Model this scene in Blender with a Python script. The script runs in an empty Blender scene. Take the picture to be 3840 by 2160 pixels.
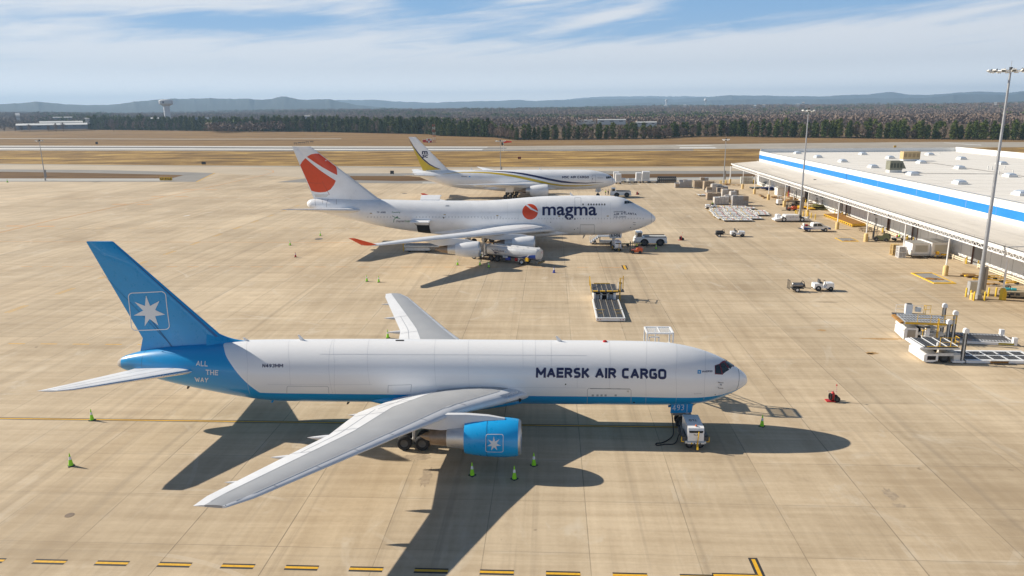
import bpy, bmesh, math, random
import numpy as np
from mathutils import Vector, Matrix, geometry
random.seed(7)
rng = np.random.default_rng(7)
SC = bpy.context.scene
COL = SC.collection
# ---------------------------------------------------------------- camera
CAMH, PITCH, ROLL, FPX, PSI = 25.962, 0.235809, -0.0099084, 2746.85, -0.0546743
REG = {'S': (0, 0, 1), 'D': (0, 0, 3840/2576), 'Z5': (1800, 650, 900/2174), 'Z7': (2500, 540, 800/2576), 'R1': (3200, 780, 640/1496),
       'R2': (2700, 200, 1140/2576), 'L3': (0, 330, 1300/2576), 'T4': (1000, 500, 900/2371), 'M6': (1500, 480, 1200/2576),
       'N7': (2400, 1350, 900/2576), 'N3': (1900, 1150, 1300/2576), 'A1': (0, 850, 1400/2568), 'B2': (1200, 1050, 1000/1610),
       'F4': (1200, 330, 1300/2576), 'G5': (2400, 330, 1440/2576), 'P1': (2250, 620, 650/2576), 'P2': (2750, 620, 400/2070),
       'P3': (3100, 780, 400/2070), 'P4': (1550, 820, 600/2576), 'P5': (2150, 840, 450/2576), 'P6': (3300, 1100, 540/2576),
       'P7': (3500, 960, 340/2463), 'P8': (2150, 1000, 350/2029), 'Q1': (2250, 640, 400/2576), 'Q2': (0, 380, 800/2576),
       'Q3': (1550, 500, 400/2576), 'Q4': (3650, 200, 190/2294), 'Q6': (0, 1750, 3840/2576), 'Q7': (0, 560, 1200/2576), 'Q8': (2400, 1500, 400/2576)}
def survey(reg, x, y):
    a = REG[reg]
    sx, sy = a[0] + x*a[2] - 1920, a[1] + y*a[2] - 1080
    cr, sr = math.cos(-ROLL), math.sin(-ROLL)
    sx, sy = cr*sx - sr*sy, sr*sx + cr*sy
    u, v = sx/FPX, sy/FPX
    cp, sp = math.cos(PITCH), math.sin(PITCH)
    Y, Z, X = cp - sp*v, -sp - cp*v, u
    cs, sn = math.cos(-PSI), math.sin(-PSI)
    return Vector((X*cs - Y*sn, X*sn + Y*cs, Z))
EYE = Vector((0, 0, CAMH))
def g(reg, x, y, z=0.0):
    d = survey(reg, x, y); return EYE + d*((z - CAMH)/d.z)
def atY(reg, x, y, Y):
    d = survey(reg, x, y); return EYE + d*(Y/d.y)
def far(reg, x, y, dist):
    d = survey(reg, x, y); return EYE + d*(dist/math.hypot(d.x, d.y))
cam = bpy.data.cameras.new('camera'); cam_o = bpy.data.objects.new('camera', cam); COL.objects.link(cam_o)
_f = survey('S', 1920, 1080).normalized(); _r = (survey('S', 1920 + 500, 1080) - survey('S', 1920, 1080)).normalized(); _u = _r.cross(_f)
cam_o.matrix_world = Matrix(((_r.x, _u.x, -_f.x, 0), (_r.y, _u.y, -_f.y, 0), (_r.z, _u.z, -_f.z, CAMH), (0, 0, 0, 1)))
cam.lens = FPX/3840*36; cam.sensor_width = 36; cam.clip_start = 0.5; cam.clip_end = 90000
SC.camera = cam_o
# ---------------------------------------------------------------- sun, sky, exposure
SUN = Vector((-1.62, 0.45, 1)).normalized()
sl = bpy.data.lights.new('sun', 'SUN'); so = bpy.data.objects.new('sun', sl); COL.objects.link(so)
sl.energy = 5.0; sl.angle = math.radians(0.5); sl.color = (1.0, 0.91, 0.77)
so.rotation_euler = SUN.to_track_quat('Z', 'Y').to_euler(); so.location = (0, 0, 300)
SC.view_settings.view_transform = 'Standard'; SC.view_settings.look = 'None'; SC.view_settings.exposure = 0.55; SC.view_settings.gamma = 1
SC.render.engine = 'CYCLES'
SC.cycles.use_denoising = True
SC.cycles.max_bounces = 6; SC.cycles.volume_bounces = 0; SC.cycles.transparent_max_bounces = 8
SC.cycles.sample_clamp_indirect = 6
class NT:
    """small helper for node trees"""
    def __init__(s, tree): s.t = tree; s.n = tree.nodes; s.l = tree.links
    def node(s, typ, **kw):
        n = s.n.new(typ)
        for k, v in kw.items():
            setattr(n, k, v)
        return n
    def put(s, sock, val):
        if isinstance(val, bpy.types.NodeSocket): s.l.new(val, sock)
        elif val is not None: sock.default_value = val
    def m(s, op, a, b=None, c=None, clamp=False):
        n = s.node('ShaderNodeMath', operation=op, use_clamp=clamp)
        for i, v in enumerate((a, b, c)):
            if v is not None: s.put(n.inputs[i], v)
        return n.outputs[0]
    def mix(s, f, a, b):
        n = s.node('ShaderNodeMix', data_type='RGBA')
        s.put(n.inputs[0], f)
        for i, v in ((6, a), (7, b)):
            s.put(n.inputs[i], v if isinstance(v, bpy.types.NodeSocket) else (*v[:3], 1))
        return n.outputs[2]
    def noise(s, vec, scale, detail=3, rough=.5, dist=0.0):
        n = s.node('ShaderNodeTexNoise'); s.put(n.inputs['Vector'], vec)
        n.inputs['Scale'].default_value = scale; n.inputs['Detail'].default_value = detail
        n.inputs['Roughness'].default_value = rough; n.inputs['Distortion'].default_value = dist
        return n.outputs[0]
    def scale(s, vec, x, y, z):
        n = s.node('ShaderNodeVectorMath', operation='MULTIPLY'); s.put(n.inputs[0], vec); n.inputs[1].default_value = (x, y, z); return n.outputs[0]
    def ss(s, v, a, b):
        n = s.node('ShaderNodeMapRange', interpolation_type='SMOOTHSTEP'); s.put(n.inputs[0], v)
        s.put(n.inputs[1], a); s.put(n.inputs[2], b); return n.outputs[0]
    def lin(s, v, a, b, c, d):
        n = s.node('ShaderNodeMapRange'); s.put(n.inputs[0], v)
        for i, q in enumerate((a, b, c, d)): s.put(n.inputs[1 + i], q)
        return n.outputs[0]
    def sep(s, v):
        n = s.node('ShaderNodeSeparateXYZ'); s.put(n.inputs[0], v); return n.outputs
    def com(s, x, y, z):
        n = s.node('ShaderNodeCombineXYZ')
        for i, v in enumerate((x, y, z)): s.put(n.inputs[i], v)
        return n.outputs[0]
W = bpy.data.worlds.new('World'); SC.world = W; W.use_nodes = True
def build_sky():
    t = NT(W.node_tree); t.n.clear()
    out = t.node('ShaderNodeOutputWorld'); bg = t.node('ShaderNodeBackground'); t.l.new(bg.outputs[0], out.inputs[0])
    sky = t.node('ShaderNodeTexSky', sky_type='NISHITA', sun_disc=False)
    sky.sun_elevation = math.asin(SUN.z); sky.sun_rotation = math.atan2(SUN.x, SUN.y)
    sky.air_density = 1.0; sky.dust_density = 0.3; sky.ozone_density = 2.5; sky.altitude = 290
    co = t.node('ShaderNodeTexCoord').outputs['Generated']
    x, y, z = t.sep(co)
    az = t.m('ARCTAN2', x, y)
    el = t.m('ARCSINE', z)
    # thin cirrus in streaks that rise towards the east, veiled near the horizon
    tilt = t.m('SUBTRACT', el, t.m('MULTIPLY', az, .10))
    p1 = t.com(t.m('MULTIPLY', az, 2.1), t.m('MULTIPLY', tilt, 17.0), 3.7)
    n1 = t.noise(p1, 1.5, 7, .58, .5)
    p2 = t.com(t.m('MULTIPLY', az, 5.0), t.m('MULTIPLY', tilt, 44.0), 9.1)
    n2 = t.noise(p2, 2.0, 7, .62, .7)
    cov = t.m('ADD', t.m('MULTIPLY', n1, .54), t.m('MULTIPLY', n2, .46))
    def blob(a0, e0, ra, re, k, tl=0.0):
        da = t.m('DIVIDE', t.m('SUBTRACT', az, a0), ra)
        de = t.m('DIVIDE', t.m('SUBTRACT', t.m('SUBTRACT', el, e0), t.m('MULTIPLY', t.m('SUBTRACT', az, a0), tl)), re)
        r = t.m('ADD', t.m('MULTIPLY', da, da), t.m('MULTIPLY', de, de))
        return t.m('MULTIPLY', t.m('POWER', 2.718, t.m('MULTIPLY', r, -1.0)), k)
    bias = None
    for b in ((.36, .148, .20, .032, -.34, .02), (-.145, .142, .06, .016, -.30, .05), (-.38, .110, .17, .010, -.18, .0), (-.02, .094, .17, .009, -.15, .05), (.50, .15, .12, .02, -.12, .0),
              (-.48, .140, .26, .022, .26, .0), (.0, .145, .05, .005, .25, .15), (-.60, .095, .16, .025, .14, 0), (.05, .112, .12, .008, .26, .22),
              (.36, .085, .30, .030, .22, .09), (.0, .045, 1.2, .040, .30, 0), (-.3, .080, .3, .012, .10, .03)):
        v = blob(*b); bias = v if bias is None else t.m('ADD', bias, v)
    cov = t.m('ADD', cov, bias)
    mask = t.ss(cov, .40, .76)
    hz = t.ss(el, .16, -.01)
    blue = t.mix(hz, (1.45, 3.0, 5.2), (3.3, 4.5, 5.8))
    up = t.ss(el, .10, .45)
    vm = t.node('ShaderNodeVectorMath', operation='SCALE'); t.put(vm.inputs[0], sky.outputs[0]); vm.inputs['Scale'].default_value = .5
    clear = t.mix(up, blue, vm.outputs[0])
    cl = t.mix(hz, (5.7, 5.8, 6.05), (6.8, 6.85, 7.0))
    col = t.mix(t.m('MULTIPLY', mask, t.m('SUBTRACT', 1.0, t.m('MULTIPLY', up, .85))), clear, cl)
    col = t.mix(t.m('MULTIPLY', t.ss(el, .060, .004), .9), col, (16.0, 15.2, 14.4))
    below = t.ss(el, -.005, -.04)
    col = t.mix(below, col, (2.2, 2.0, 1.7))
    t.put(bg.inputs[0], col); bg.inputs[1].default_value = 0.1
build_sky()
# ---------------------------------------------------------------- materials
MATS = {}
def mat(name, color, rough=.5, metal=0.0, var=.08, scale=1.5, spec=.5, coat=0.0, emit=None, stretch=(1, 1, 1), bump=0.0):
    if name in MATS: return MATS[name]
    m = bpy.data.materials.new(name); m.use_nodes = True
    t = NT(m.node_tree); b = t.n['Principled BSDF']
    if var > 0:
        co = t.node('ShaderNodeTexCoord').outputs['Object']
        nz = t.noise(t.scale(co, *stretch), scale, 4, .6)
        f = t.lin(nz, .3, .7, 0, 1)
        lo = [max(0, c*(1 - var)) for c in color]; hi = [min(1, c*(1 + var)) for c in color]
        t.put(b.inputs['Base Color'], t.mix(f, lo, hi))
        t.put(b.inputs['Roughness'], t.lin(nz, .3, .7, max(.02, rough - .06), min(1, rough + .1)))
        if bump:
            bn = t.node('ShaderNodeBump'); bn.inputs['Strength'].default_value = bump; t.put(bn.inputs['Height'], nz); t.put(b.inputs['Normal'], bn.outputs[0])
    else:
        b.inputs['Base Color'].default_value = (*color, 1); b.inputs['Roughness'].default_value = rough
    b.inputs['Metallic'].default_value = metal; b.inputs['Specular IOR Level'].default_value = spec
    b.inputs['Coat Weight'].default_value = coat
    if emit:
        b.inputs['Emission Color'].default_value = (*emit[:3], 1); b.inputs['Emission Strength'].default_value = emit[3]
    MATS[name] = m; return m
white = mat('white_paint', (.83, .83, .83), .32, var=.03, coat=.3)
white_d = mat('worn_white_paint', (.66, .66, .64), .5, var=.10, scale=2.5)
grey_w = mat('wing_grey', (.36, .37, .385), .42, var=.05, scale=.8)
light_w = mat('wing_light_grey', (.70, .71, .73), .38, var=.05, scale=.8)
metal_l = mat('polished_metal', (.78, .79, .82), .28, 1.0, var=.05)
metal_d = mat('dull_metal', (.36, .34, .32), .5, .85, var=.12, scale=3)
metal_hot = mat('exhaust_metal', (.26, .21, .17), .45, .9, var=.2, scale=3)
alu = mat('aluminium', (.60, .61, .62), .42, .75, var=.08, scale=3)
black = mat('black_rubber', (.018, .018, .019), .75, var=.25, scale=6)
dark = mat('dark_grey_paint', (.055, .057, .06), .55, var=.15, scale=3)
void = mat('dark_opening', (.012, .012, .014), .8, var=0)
glass = mat('window_glass', (.02, .03, .035), .08, 0, var=0, spec=.8)
yellow = mat('yellow_paint', (.72, .43, .02), .5, var=.10, scale=3)
yellow_b = mat('bollard_yellow', (.74, .50, .03), .55, var=.12, scale=3)
cream = mat('cream_concrete', (.66, .47, .20), .7, var=.10, scale=2)
orange = mat('forklift_orange', (.62, .10, .02), .4, var=.06, coat=.2)
red = mat('red_paint', (.50, .02, .02), .4, var=.08)
magred = mat('livery_red', (.68, .06, .006), .35, var=.05, coat=.2)
navy = mat('navy_paint', (.008, .012, .075), .35, var=0)
livery_yel = mat('livery_yellow', (.60, .42, .02), .35, var=0)
mblue = mat('livery_blue', (.003, .295, .65), .30, var=.04, coat=.35)
mblue_l = mat('engine_blue', (.008, .37, .78), .30, var=.03, coat=.35)
off_w = mat('decal_white', (.74, .76, .78), .4, var=0)
green_t = mat('green_print', (.02, .20, .10), .4, var=0)
joint_m = mat('skin_seam', (.60, .61, .63), .45, var=0)
seam = mat('panel_seam', (.40, .42, .45), .5, var=0)
seam_b = mat('panel_seam_blue', (.008, .11, .27), .5, var=0)
lime = mat('lime_plastic', (.33, .80, .015), .4, var=.05)
blue_p = mat('blue_plastic', (.02, .05, .36), .4, var=.05)
refl = mat('reflective_band', (.80, .80, .80), .3, var=0)
steel = mat('galvanised_steel', (.36, .37, .39), .5, .6, var=.08, scale=2)
ol_green = mat('olive_paint', (.085, .095, .045), .5, var=.1)
wood = mat('rough_timber', (.34, .21, .09), .75, var=.2, scale=4, stretch=(1, 6, 6))
card = mat('cardboard', (.36, .28, .20), .8, var=.2, scale=2)
wrap = mat('stretch_wrap', (.54, .51, .48), .25, var=.18, scale=2.2)
wrap_w = mat('clear_wrap', (.66, .66, .66), .2, var=.15, scale=2.2)
brown_s = mat('rusty_sheet', (.30, .15, .035), .75, var=.25, scale=2)
amber = mat('amber_lens', (.8, .16, .02), .25, var=0)
skin = mat('skin', (.45, .27, .19), .55, var=.05)
cloth_d = mat('dark_cloth', (.022, .026, .04), .85, var=.2, scale=8)
hivis = mat('hi_vis_cloth', (.42, .72, .02), .7, var=.06)
blue_b = mat('building_blue', (.008, .20, .60), .5, var=.05, scale=.3)
# ---------------------------------------------------------------- mesh helpers
class MB:
    def __init__(s): s.v, s.f, s.m, s.mats = [], [], [], []
    def mi(s, m):
        if m not in s.mats: s.mats.append(m)
        return s.mats.index(m)
    def add(s, verts, faces, m, M=None):
        o = len(s.v); k = s.mi(m)
        s.v += [tuple(M @ Vector(v)) if M is not None else tuple(v) for v in verts]
        s.f += [tuple(i + o for i in f) for f in faces]; s.m += [k]*len(faces); return s
    def box(s, c, d, m, rz=0, M=None, tx=1.0, ty=1.0):
        x, y, z = (a/2 for a in d)
        vs = [(-x, -y, -z), (x, -y, -z), (x, y, -z), (-x, y, -z), (-x*tx, -y*ty, z), (x*tx, -y*ty, z), (x*tx, y*ty, z), (-x*tx, y*ty, z)]
        R = Matrix.Translation(c) @ Matrix.Rotation(rz, 4, 'Z')
        if M is not None: R = M @ R
        return s.add(vs, [(3, 2, 1, 0), (4, 5, 6, 7), (0, 1, 5, 4), (1, 2, 6, 5), (2, 3, 7, 6), (3, 0, 4, 7)], m, R)
    def bx(s, x0, x1, y0, y1, z0, z1, m, **k): return s.box(((x0 + x1)/2, (y0 + y1)/2, (z0 + z1)/2), (abs(x1 - x0), abs(y1 - y0), abs(z1 - z0)), m, **k)
    def frame(s, p, q, up=(0, 0, 1)):
        p, q = Vector(p), Vector(q); d = (q - p).normalized(); u = Vector(up)
        if abs(d.dot(u)) > .98: u = Vector((1, 0, 0))
        a = d.cross(u).normalized(); b = a.cross(d); return p, q, a, b
    def bar(s, p, q, w, h, m):
        p, q, a, b = s.frame(p, q); a = a*w/2; b = b*h/2
        vs = [p - a - b, p + a - b, p + a + b, p - a + b, q - a - b, q + a - b, q + a + b, q - a + b]
        return s.add(vs, [(0, 1, 2, 3), (7, 6, 5, 4), (4, 5, 1, 0), (5, 6, 2, 1), (6, 7, 3, 2), (7, 4, 0, 3)], m)
    def cyl(s, p, q, r, m, r1=None, n=16, cap=True):
        r1 = r if r1 is None else r1
        p, q, a, b = s.frame(p, q); vs = []
        for c, rr in ((p, r), (q, r1)):
            vs += [c + a*math.cos(2*math.pi*i/n)*rr + b*math.sin(2*math.pi*i/n)*rr for i in range(n)]
        fs = [(i, (i + 1) % n, n + (i + 1) % n, n + i) for i in range(n)]
        if cap: fs += [tuple(range(n - 1, -1, -1)), tuple(range(n, 2*n))]
        return s.add(vs, fs, m)
    def tube(s, pts, r, m, n=6):
        for a, b in zip(pts[:-1], pts[1:]): s.cyl(a, b, r, m, n=n)
        return s
    def lathe(s, prof, m, o=(0, 0, 0), ax='x', n=28, mats=None):
        """prof: list of (position along axis, radius)"""
        o = Vector(o); vs = []
        for t, r in prof:
            for i in range(n):
                c, q = math.cos(2*math.pi*i/n)*r, math.sin(2*math.pi*i/n)*r
                vs.append(o + (Vector((t, c, q)) if ax == 'x' else Vector((c, t, q)) if ax == 'y' else Vector((c, q, t))))
        for j in range(len(prof) - 1):
            if j == 0: base = len(s.v)
            k = s.mi(mats[j] if mats else m)
            for i in range(n):
                s.f.append((base + j*n + i, base + j*n + (i + 1) % n, base + (j + 1)*n + (i + 1) % n, base + (j + 1)*n + i)); s.m.append(k)
            if j == 0: s.v += [tuple(v) for v in vs]
        return s
    def prism(s, poly, ax, a0, a1, m, M=None):
        """poly in the two axes left over (in x,y,z order), swept along ax"""
        def p3(p, a): return (a, p[0], p[1]) if ax == 'x' else (p[0], a, p[1]) if ax == 'y' else (p[0], p[1], a)
        n = len(poly); vs = [p3(p, a0) for p in poly] + [p3(p, a1) for p in poly]
        fs = [(i, (i + 1) % n, n + (i + 1) % n, n + i) for i in range(n)] + [tuple(range(n - 1, -1, -1)), tuple(range(n, 2*n))]
        return s.add(vs, fs, m, M)
    def loft(s, rings, m, closed=True, caps=True):
        n = len(rings[0]); vs = [p for r in rings for p in r]; fs = []
        for j in range(len(rings) - 1):
            for i in range(n if closed else n - 1):
                fs.append((j*n + i, j*n + (i + 1) % n, (j + 1)*n + (i + 1) % n, (j + 1)*n + i))
        if caps and closed: fs += [tuple(range(n - 1, -1, -1)), tuple(range((len(rings) - 1)*n, len(rings)*n))]
        return s.add(vs, fs, m)
    def rail(s, pts, h, m, r=.025, posts=True, mid=True):
        """hand rail along pts"""
        up = Vector((0, 0, h)); P = [Vector(p) for p in pts]
        s.tube([p + up for p in P], r, m)
        if mid: s.tube([p + up*.5 for p in P], r*.8, m)
        if posts:
            for p in P: s.cyl(p, p + up, r, m, n=6)
        return s
    def build(s, name, parent=None, smooth=32, fix=True, loc=None):
        me = bpy.data.meshes.new(name); me.from_pydata(s.v, [], s.f)
        for m in s.mats: me.materials.append(m)
        me.polygons.foreach_set('material_index', s.m)
        if fix:
            bm = bmesh.new(); bm.from_mesh(me); bmesh.ops.recalc_face_normals(bm, faces=bm.faces); bm.to_mesh(me); bm.free()
        if smooth:
            me.polygons.foreach_set('use_smooth', [True]*len(me.polygons))
            me.set_sharp_from_angle(angle=math.radians(smooth))
        me.update()
        o = bpy.data.objects.new(name, me); COL.objects.link(o)
        if parent is not None: o.parent = parent
        if loc is not None: o.location = loc
        return o
def tag(o, label=None, cat=None, group=None, kind=None):
    for k, v in (('label', label), ('category', cat), ('group', group), ('kind', kind)):
        if v: o[k] = v
    return o
def root(name, label, cat, loc, rz=0, group=None):
    o = bpy.data.objects.new(name, None); COL.objects.link(o); o.empty_display_size = .3
    o.location = loc; o.rotation_euler = (0, 0, rz)
    return tag(o, label, cat, group)
def dup(o, loc=None, rz=None, label=None, parent=None, scale=None):
    c = o.copy(); COL.objects.link(c)
    if loc is not None: c.location = loc
    if rz is not None: c.rotation_euler = (0, 0, rz)
    if scale is not None: c.scale = scale
    if label: c['label'] = label
    if parent is not None: c.parent = parent
    for ch in list(o.children): dup(ch, parent=c)
    return c
def rot(z): return Matrix.Rotation(z, 4, 'Z')
def wheel(mb, c, r, w, n=20, rim=white_d, ax='y'):
    """tyre and rim on an axle along y"""
    x, y, z = c; h = w/2
    pr = [(-h*.8, r*.52), (-h, r*.62), (-h, r*.86), (-h*.7, r), (h*.7, r), (h, r*.86), (h, r*.62), (h*.8, r*.52)]
    mb.lathe(pr, black, c, ax, n)
    q = [(-h*.55, .001), (-h*.6, r*.3), (-h*.8, r*.52), (h*.8, r*.52), (h*.6, r*.3), (h*.55, .001)]
    mb.lathe(q, rim, c, ax, n)
    return mb
def wheel_o(parent, c, r, w, rim=white_d, name='wheel', ax='y'):
    b = MB(); wheel(b, (0, 0, 0), r, w, rim=rim, ax=ax); return b.build(name, parent, loc=c)
# ---------------------------------------------------------------- ground, pavements, markings
def sheet(name, pts, m, z, kind='structure', label=None, cat=None):
    P = [Vector((p[0], p[1], 0)) for p in pts]
    tris = geometry.tessellate_polygon([P])
    b = MB(); b.add([(p.x, p.y, z) for p in P], [t if (P[t[1]] - P[t[0]]).cross(P[t[2]] - P[t[0]]).z > 0 else t[::-1] for t in tris], m)
    o = b.build(name, smooth=0, fix=False); tag(o, label, cat, kind=kind); return o
def concrete(name, c0, c1, joints=True, streak=1.0):
    m = bpy.data.materials.new(name); m.use_nodes = True; t = NT(m.node_tree); b = t.n['Principled BSDF']
    co = t.node('ShaderNodeTexCoord').outputs['Object']; x, y, z = t.sep(co)
    big = t.noise(co, .035, 5, .62, .4)
    strk = t.noise(t.scale(co, .05, .9, 1), 1.0, 5, .65, .3)          # brushed streaks across the slabs
    strk2 = t.noise(t.scale(co, .75, .045, 1), 1.0, 5, .65, .4)        # sweep and rain marks down the slabs
    fine = t.noise(co, 2.6, 6, .7)
    f = t.m('ADD', t.m('MULTIPLY', big, .40), t.m('ADD', t.m('MULTIPLY', strk, .26), t.m('ADD', t.m('MULTIPLY', strk2, .22), t.m('MULTIPLY', fine, .12))))
    col = t.mix(t.ss(f, .34, .68), c0, c1)
    if joints:
        u = t.m('DIVIDE', t.m('SUBTRACT', x, 2.37), 6.41); v = t.m('DIVIDE', t.m('SUBTRACT', y, 39.45), 6.05)
        cell = t.node('ShaderNodeTexWhiteNoise', noise_dimensions='2D')
        t.put(cell.inputs['Vector'], t.com(t.m('FLOOR', u), t.m('FLOOR', v), 0))
        lane = t.node('ShaderNodeTexWhiteNoise', noise_dimensions='1D'); t.put(lane.inputs['W'], t.m('FLOOR', u))
        k = t.m('ADD', .90, t.m('ADD', t.m('MULTIPLY', cell.outputs[0], .11), t.m('MULTIPLY', lane.outputs[0], .11)))
        vm = t.node('ShaderNodeVectorMath', operation='SCALE'); t.put(vm.inputs[0], col); t.put(vm.inputs['Scale'], k); col = vm.outputs[0]
        wob = t.noise(co, .8, 3)
        def line(q, w, per):
            fr = t.m('ABSOLUTE', t.m('SUBTRACT', t.m('FRACT', t.m('ADD', q, .5)), .5))
            return t.m('LESS_THAN', fr, t.m('MULTIPLY', t.m('ADD', .55, t.m('MULTIPLY', wob, .9)), w/per))
        fade = t.lin(t.noise(co, .06, 3, .6), .38, .62, .25, 1.0)
        jl = t.m('MULTIPLY', t.m('MAXIMUM', t.m('MULTIPLY', line(u, .030, 6.41), .75), t.m('MULTIPLY', line(v, .024, 6.05), .55)), fade)
        col = t.mix(jl, col, (.10, .08, .06))
        edge = t.m('MULTIPLY', t.m('MAXIMUM', line(u, .34, 6.41), line(v, .22, 6.05)), t.ss(t.noise(co, .12, 4, .7), .50, .70)); col = t.mix(t.m('MULTIPLY', edge, .28), col, (.64, .57, .46))
        trk = t.noise(t.scale(co, .9, .012, 1), 1.0, 4, .6, .15); col = t.mix(t.m('MULTIPLY', t.ss(trk, .54, .70), .30), col, (.24, .19, .14))
        trk2 = t.noise(t.scale(co, .010, 1.1, 1), 1.0, 4, .6, .2); col = t.mix(t.m('MULTIPLY', t.ss(trk2, .58, .74), .20), col, (.24, .19, .14))
        spot = t.noise(co, .75, 3, .5); col = t.mix(t.m('MULTIPLY', t.ss(spot, .735, .78), .55), col, (.17, .13, .09))
        # pale patches and spill stains
        sp = t.noise(t.scale(co, .16, .10, 1), 1, 5, .7, 1.2)
        col = t.mix(t.m('MULTIPLY', t.ss(sp, .56, .72), .45), col, (.62, .55, .44))
        st = t.noise(co, .22, 4, .6, .3)
        col = t.mix(t.m('MULTIPLY', t.ss(st, .60, .78), .34), col, (.20, .15, .10))
        # turning tyre scrub marks
        vo = t.node('ShaderNodeTexVoronoi', feature='F1'); t.put(vo.inputs['Vector'], t.scale(co, 1, 1, 0)); vo.inputs['Scale'].default_value = .028
        rr = t.m('ABSOLUTE', t.m('SUBTRACT', t.m('FRACT', t.m('MULTIPLY', vo.outputs['Distance'], 5.0)), .5))
        arc = t.m('MULTIPLY', t.m('LESS_THAN', rr, .022), t.ss(t.noise(co, .07, 3, .6), .50, .62))
        col = t.mix(t.m('MULTIPLY', arc, .20), col, (.66, .60, .50))
    t.put(b.inputs['Base Color'], col); t.put(b.inputs['Roughness'], t.lin(fine, .3, .7, .72, .9)); b.inputs['Specular IOR Level'].default_value = .3
    return m
def soil(name, cols, sx, sy, th=(.35, .65), scale=1.0):
    m = bpy.data.materials.new(name); m.use_nodes = True; t = NT(m.node_tree); b = t.n['Principled BSDF']
    co = t.node('ShaderNodeTexCoord').outputs['Object']
    a = t.noise(t.scale(co, sx, sy, 1), scale, 6, .68, .6); c = t.noise(co, .05, 5, .6, .5); d = t.noise(co, .9, 4, .7)
    q = t.m('ADD', t.m('MULTIPLY', a, .6), t.m('ADD', t.m('MULTIPLY', c, .25), t.m('MULTIPLY', d, .15)))
    col = t.mix(t.ss(q, th[0], (th[0] + th[1])/2), cols[0], cols[1]); col = t.mix(t.ss(q, (th[0] + th[1])/2, th[1]), col, cols[2])
    t.put(b.inputs['Base Color'], col); b.inputs['Roughness'].default_value = .95; b.inputs['Specular IOR Level'].default_value = .1
    return m
m_conc = concrete('apron_concrete', (.375, .285, .183), (.64, .522, .365))
m_taxi = concrete('taxiway_concrete', (.42, .345, .25), (.53, .45, .34), joints=False)
m_gutter = concrete('gutter_concrete', (.38, .37, .34), (.46, .445, .41), joints=False)
m_asph = concrete('shoulder_asphalt', (.21, .20, .185), (.29, .275, .25), joints=False)
m_runway = concrete('runway_surface', (.30, .27, .225), (.46, .41, .34), joints=False)
m_rubber = concrete('rubbered_asphalt', (.13, .125, .12), (.21, .20, .19), joints=False)
m_rwhite = mat('runway_white', (.66, .65, .62), .7, var=.1, scale=.3)
m_field = soil('dormant_grass', [(.125, .078, .034), (.265, .165, .06), (.53, .35, .115)], .016, .10, (.40, .60))
m_verge = soil('brown_verge', [(.085, .05, .024), (.15, .088, .04), (.21, .13, .055)], .02, .12, (.36, .64))
m_field2 = soil('far_field', [(.15, .092, .042), (.24, .15, .066), (.32, .21, .092)], .006, .06, (.38, .62))
m_wood = soil('woodland_floor', [(.09, .062, .04), (.14, .095, .055), (.20, .14, .075)], .004, .004, (.36, .64))
def pix(*seq): return [g(r, x, y) for r, x, y in seq]
b = MB(); R = 70000
b.add([(-R, -R, -.6), (R, -R, -.6), (R, R, -.6), (-R, R, -.6)], [(0, 1, 2, 3)], m_wood); tag(b.build('ground', smooth=0), kind='structure')
taxi_n = pix(('L3', -1700, 547), ('L3', 0, 563), ('L3', 1300, 575), ('L3', 2160, 579), ('S', 1340, 623), ('S', 1674, 626.5), ('S', 2664, 624), ('S', 3840, 622), ('S', 4600, 620))
runw_s = pix(('L3', -1700, 461), ('L3', 0, 462), ('L3', 2150, 460), ('S', 1400, 564), ('S', 1806, 564.7), ('S', 2400, 559), ('S', 2847, 558), ('S', 3840, 552), ('S', 4600, 550))
runw_n = pix(('L3', -1700, 430), ('L3', 0, 430), ('S', 1200, 547.5), ('S', 1831, 548.5), ('S', 2400, 544), ('S', 2959, 537), ('S', 3518, 532), ('S', 3840, 533), ('S', 4600, 533))
tree_b = pix(('S', -900, 477), ('S', 0, 483), ('S', 626, 490), ('S', 1211, 495.5), ('S', 1604, 504), ('S', 1654, 510), ('S', 1856, 516), ('S', 1932, 526), ('S', 2033, 526), ('S', 2462, 522), ('S', 2568, 514),
             ('S', 2735, 512), ('S', 2847, 515), ('S', 3350, 522), ('S', 3837, 527), ('S', 4300, 528))
sheet('apron', [(-900, -60), (260, -60), (420, 300)] + [p for p in taxi_n[::-1]], m_conc, 0)
sheet('taxiway', pix(('L3', -1700, 592), ('L3', 0, 604), ('L3', 800, 610), ('L3', 1605, 632), ('L3', 2300, 668), ('S', 1303, 650), ('S', 2292, 640.5), ('S', 2810, 640), ('S', 3840, 638), ('S', 4500, 637)) + taxi_n[::-1], m_taxi, .004)
sheet('grass_field', taxi_n + runw_s[::-1], m_field, .008)
sheet('runway', runw_s + runw_n[::-1], m_runway, .012)
sheet('far_grass', runw_n + tree_b[::-1], m_field2, .008)
sheet('shoulder', pix(('L3', -1700, 592), ('L3', 0, 604), ('L3', 800, 610), ('L3', 1605, 632), ('L3', 1462, 697), ('L3', 1200, 697), ('L3', 0, 696), ('L3', -1700, 684)), m_asph, .008)
sheet('verge', pix(('L3', -1700, 608), ('L3', 0, 622), ('L3', 600, 630), ('L3', 1280, 645), ('L3', 1365, 648), ('L3', 1270, 672), ('L3', 0, 672), ('L3', -1700, 661)), m_verge, .012)
sheet('gutter', pix(('L3', -1700, 662), ('L3', 0, 673), ('L3', 1270, 673), ('L3', 1210, 690), ('L3', 0, 690), ('L3', -1700, 678)), m_gutter, .016)
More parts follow.
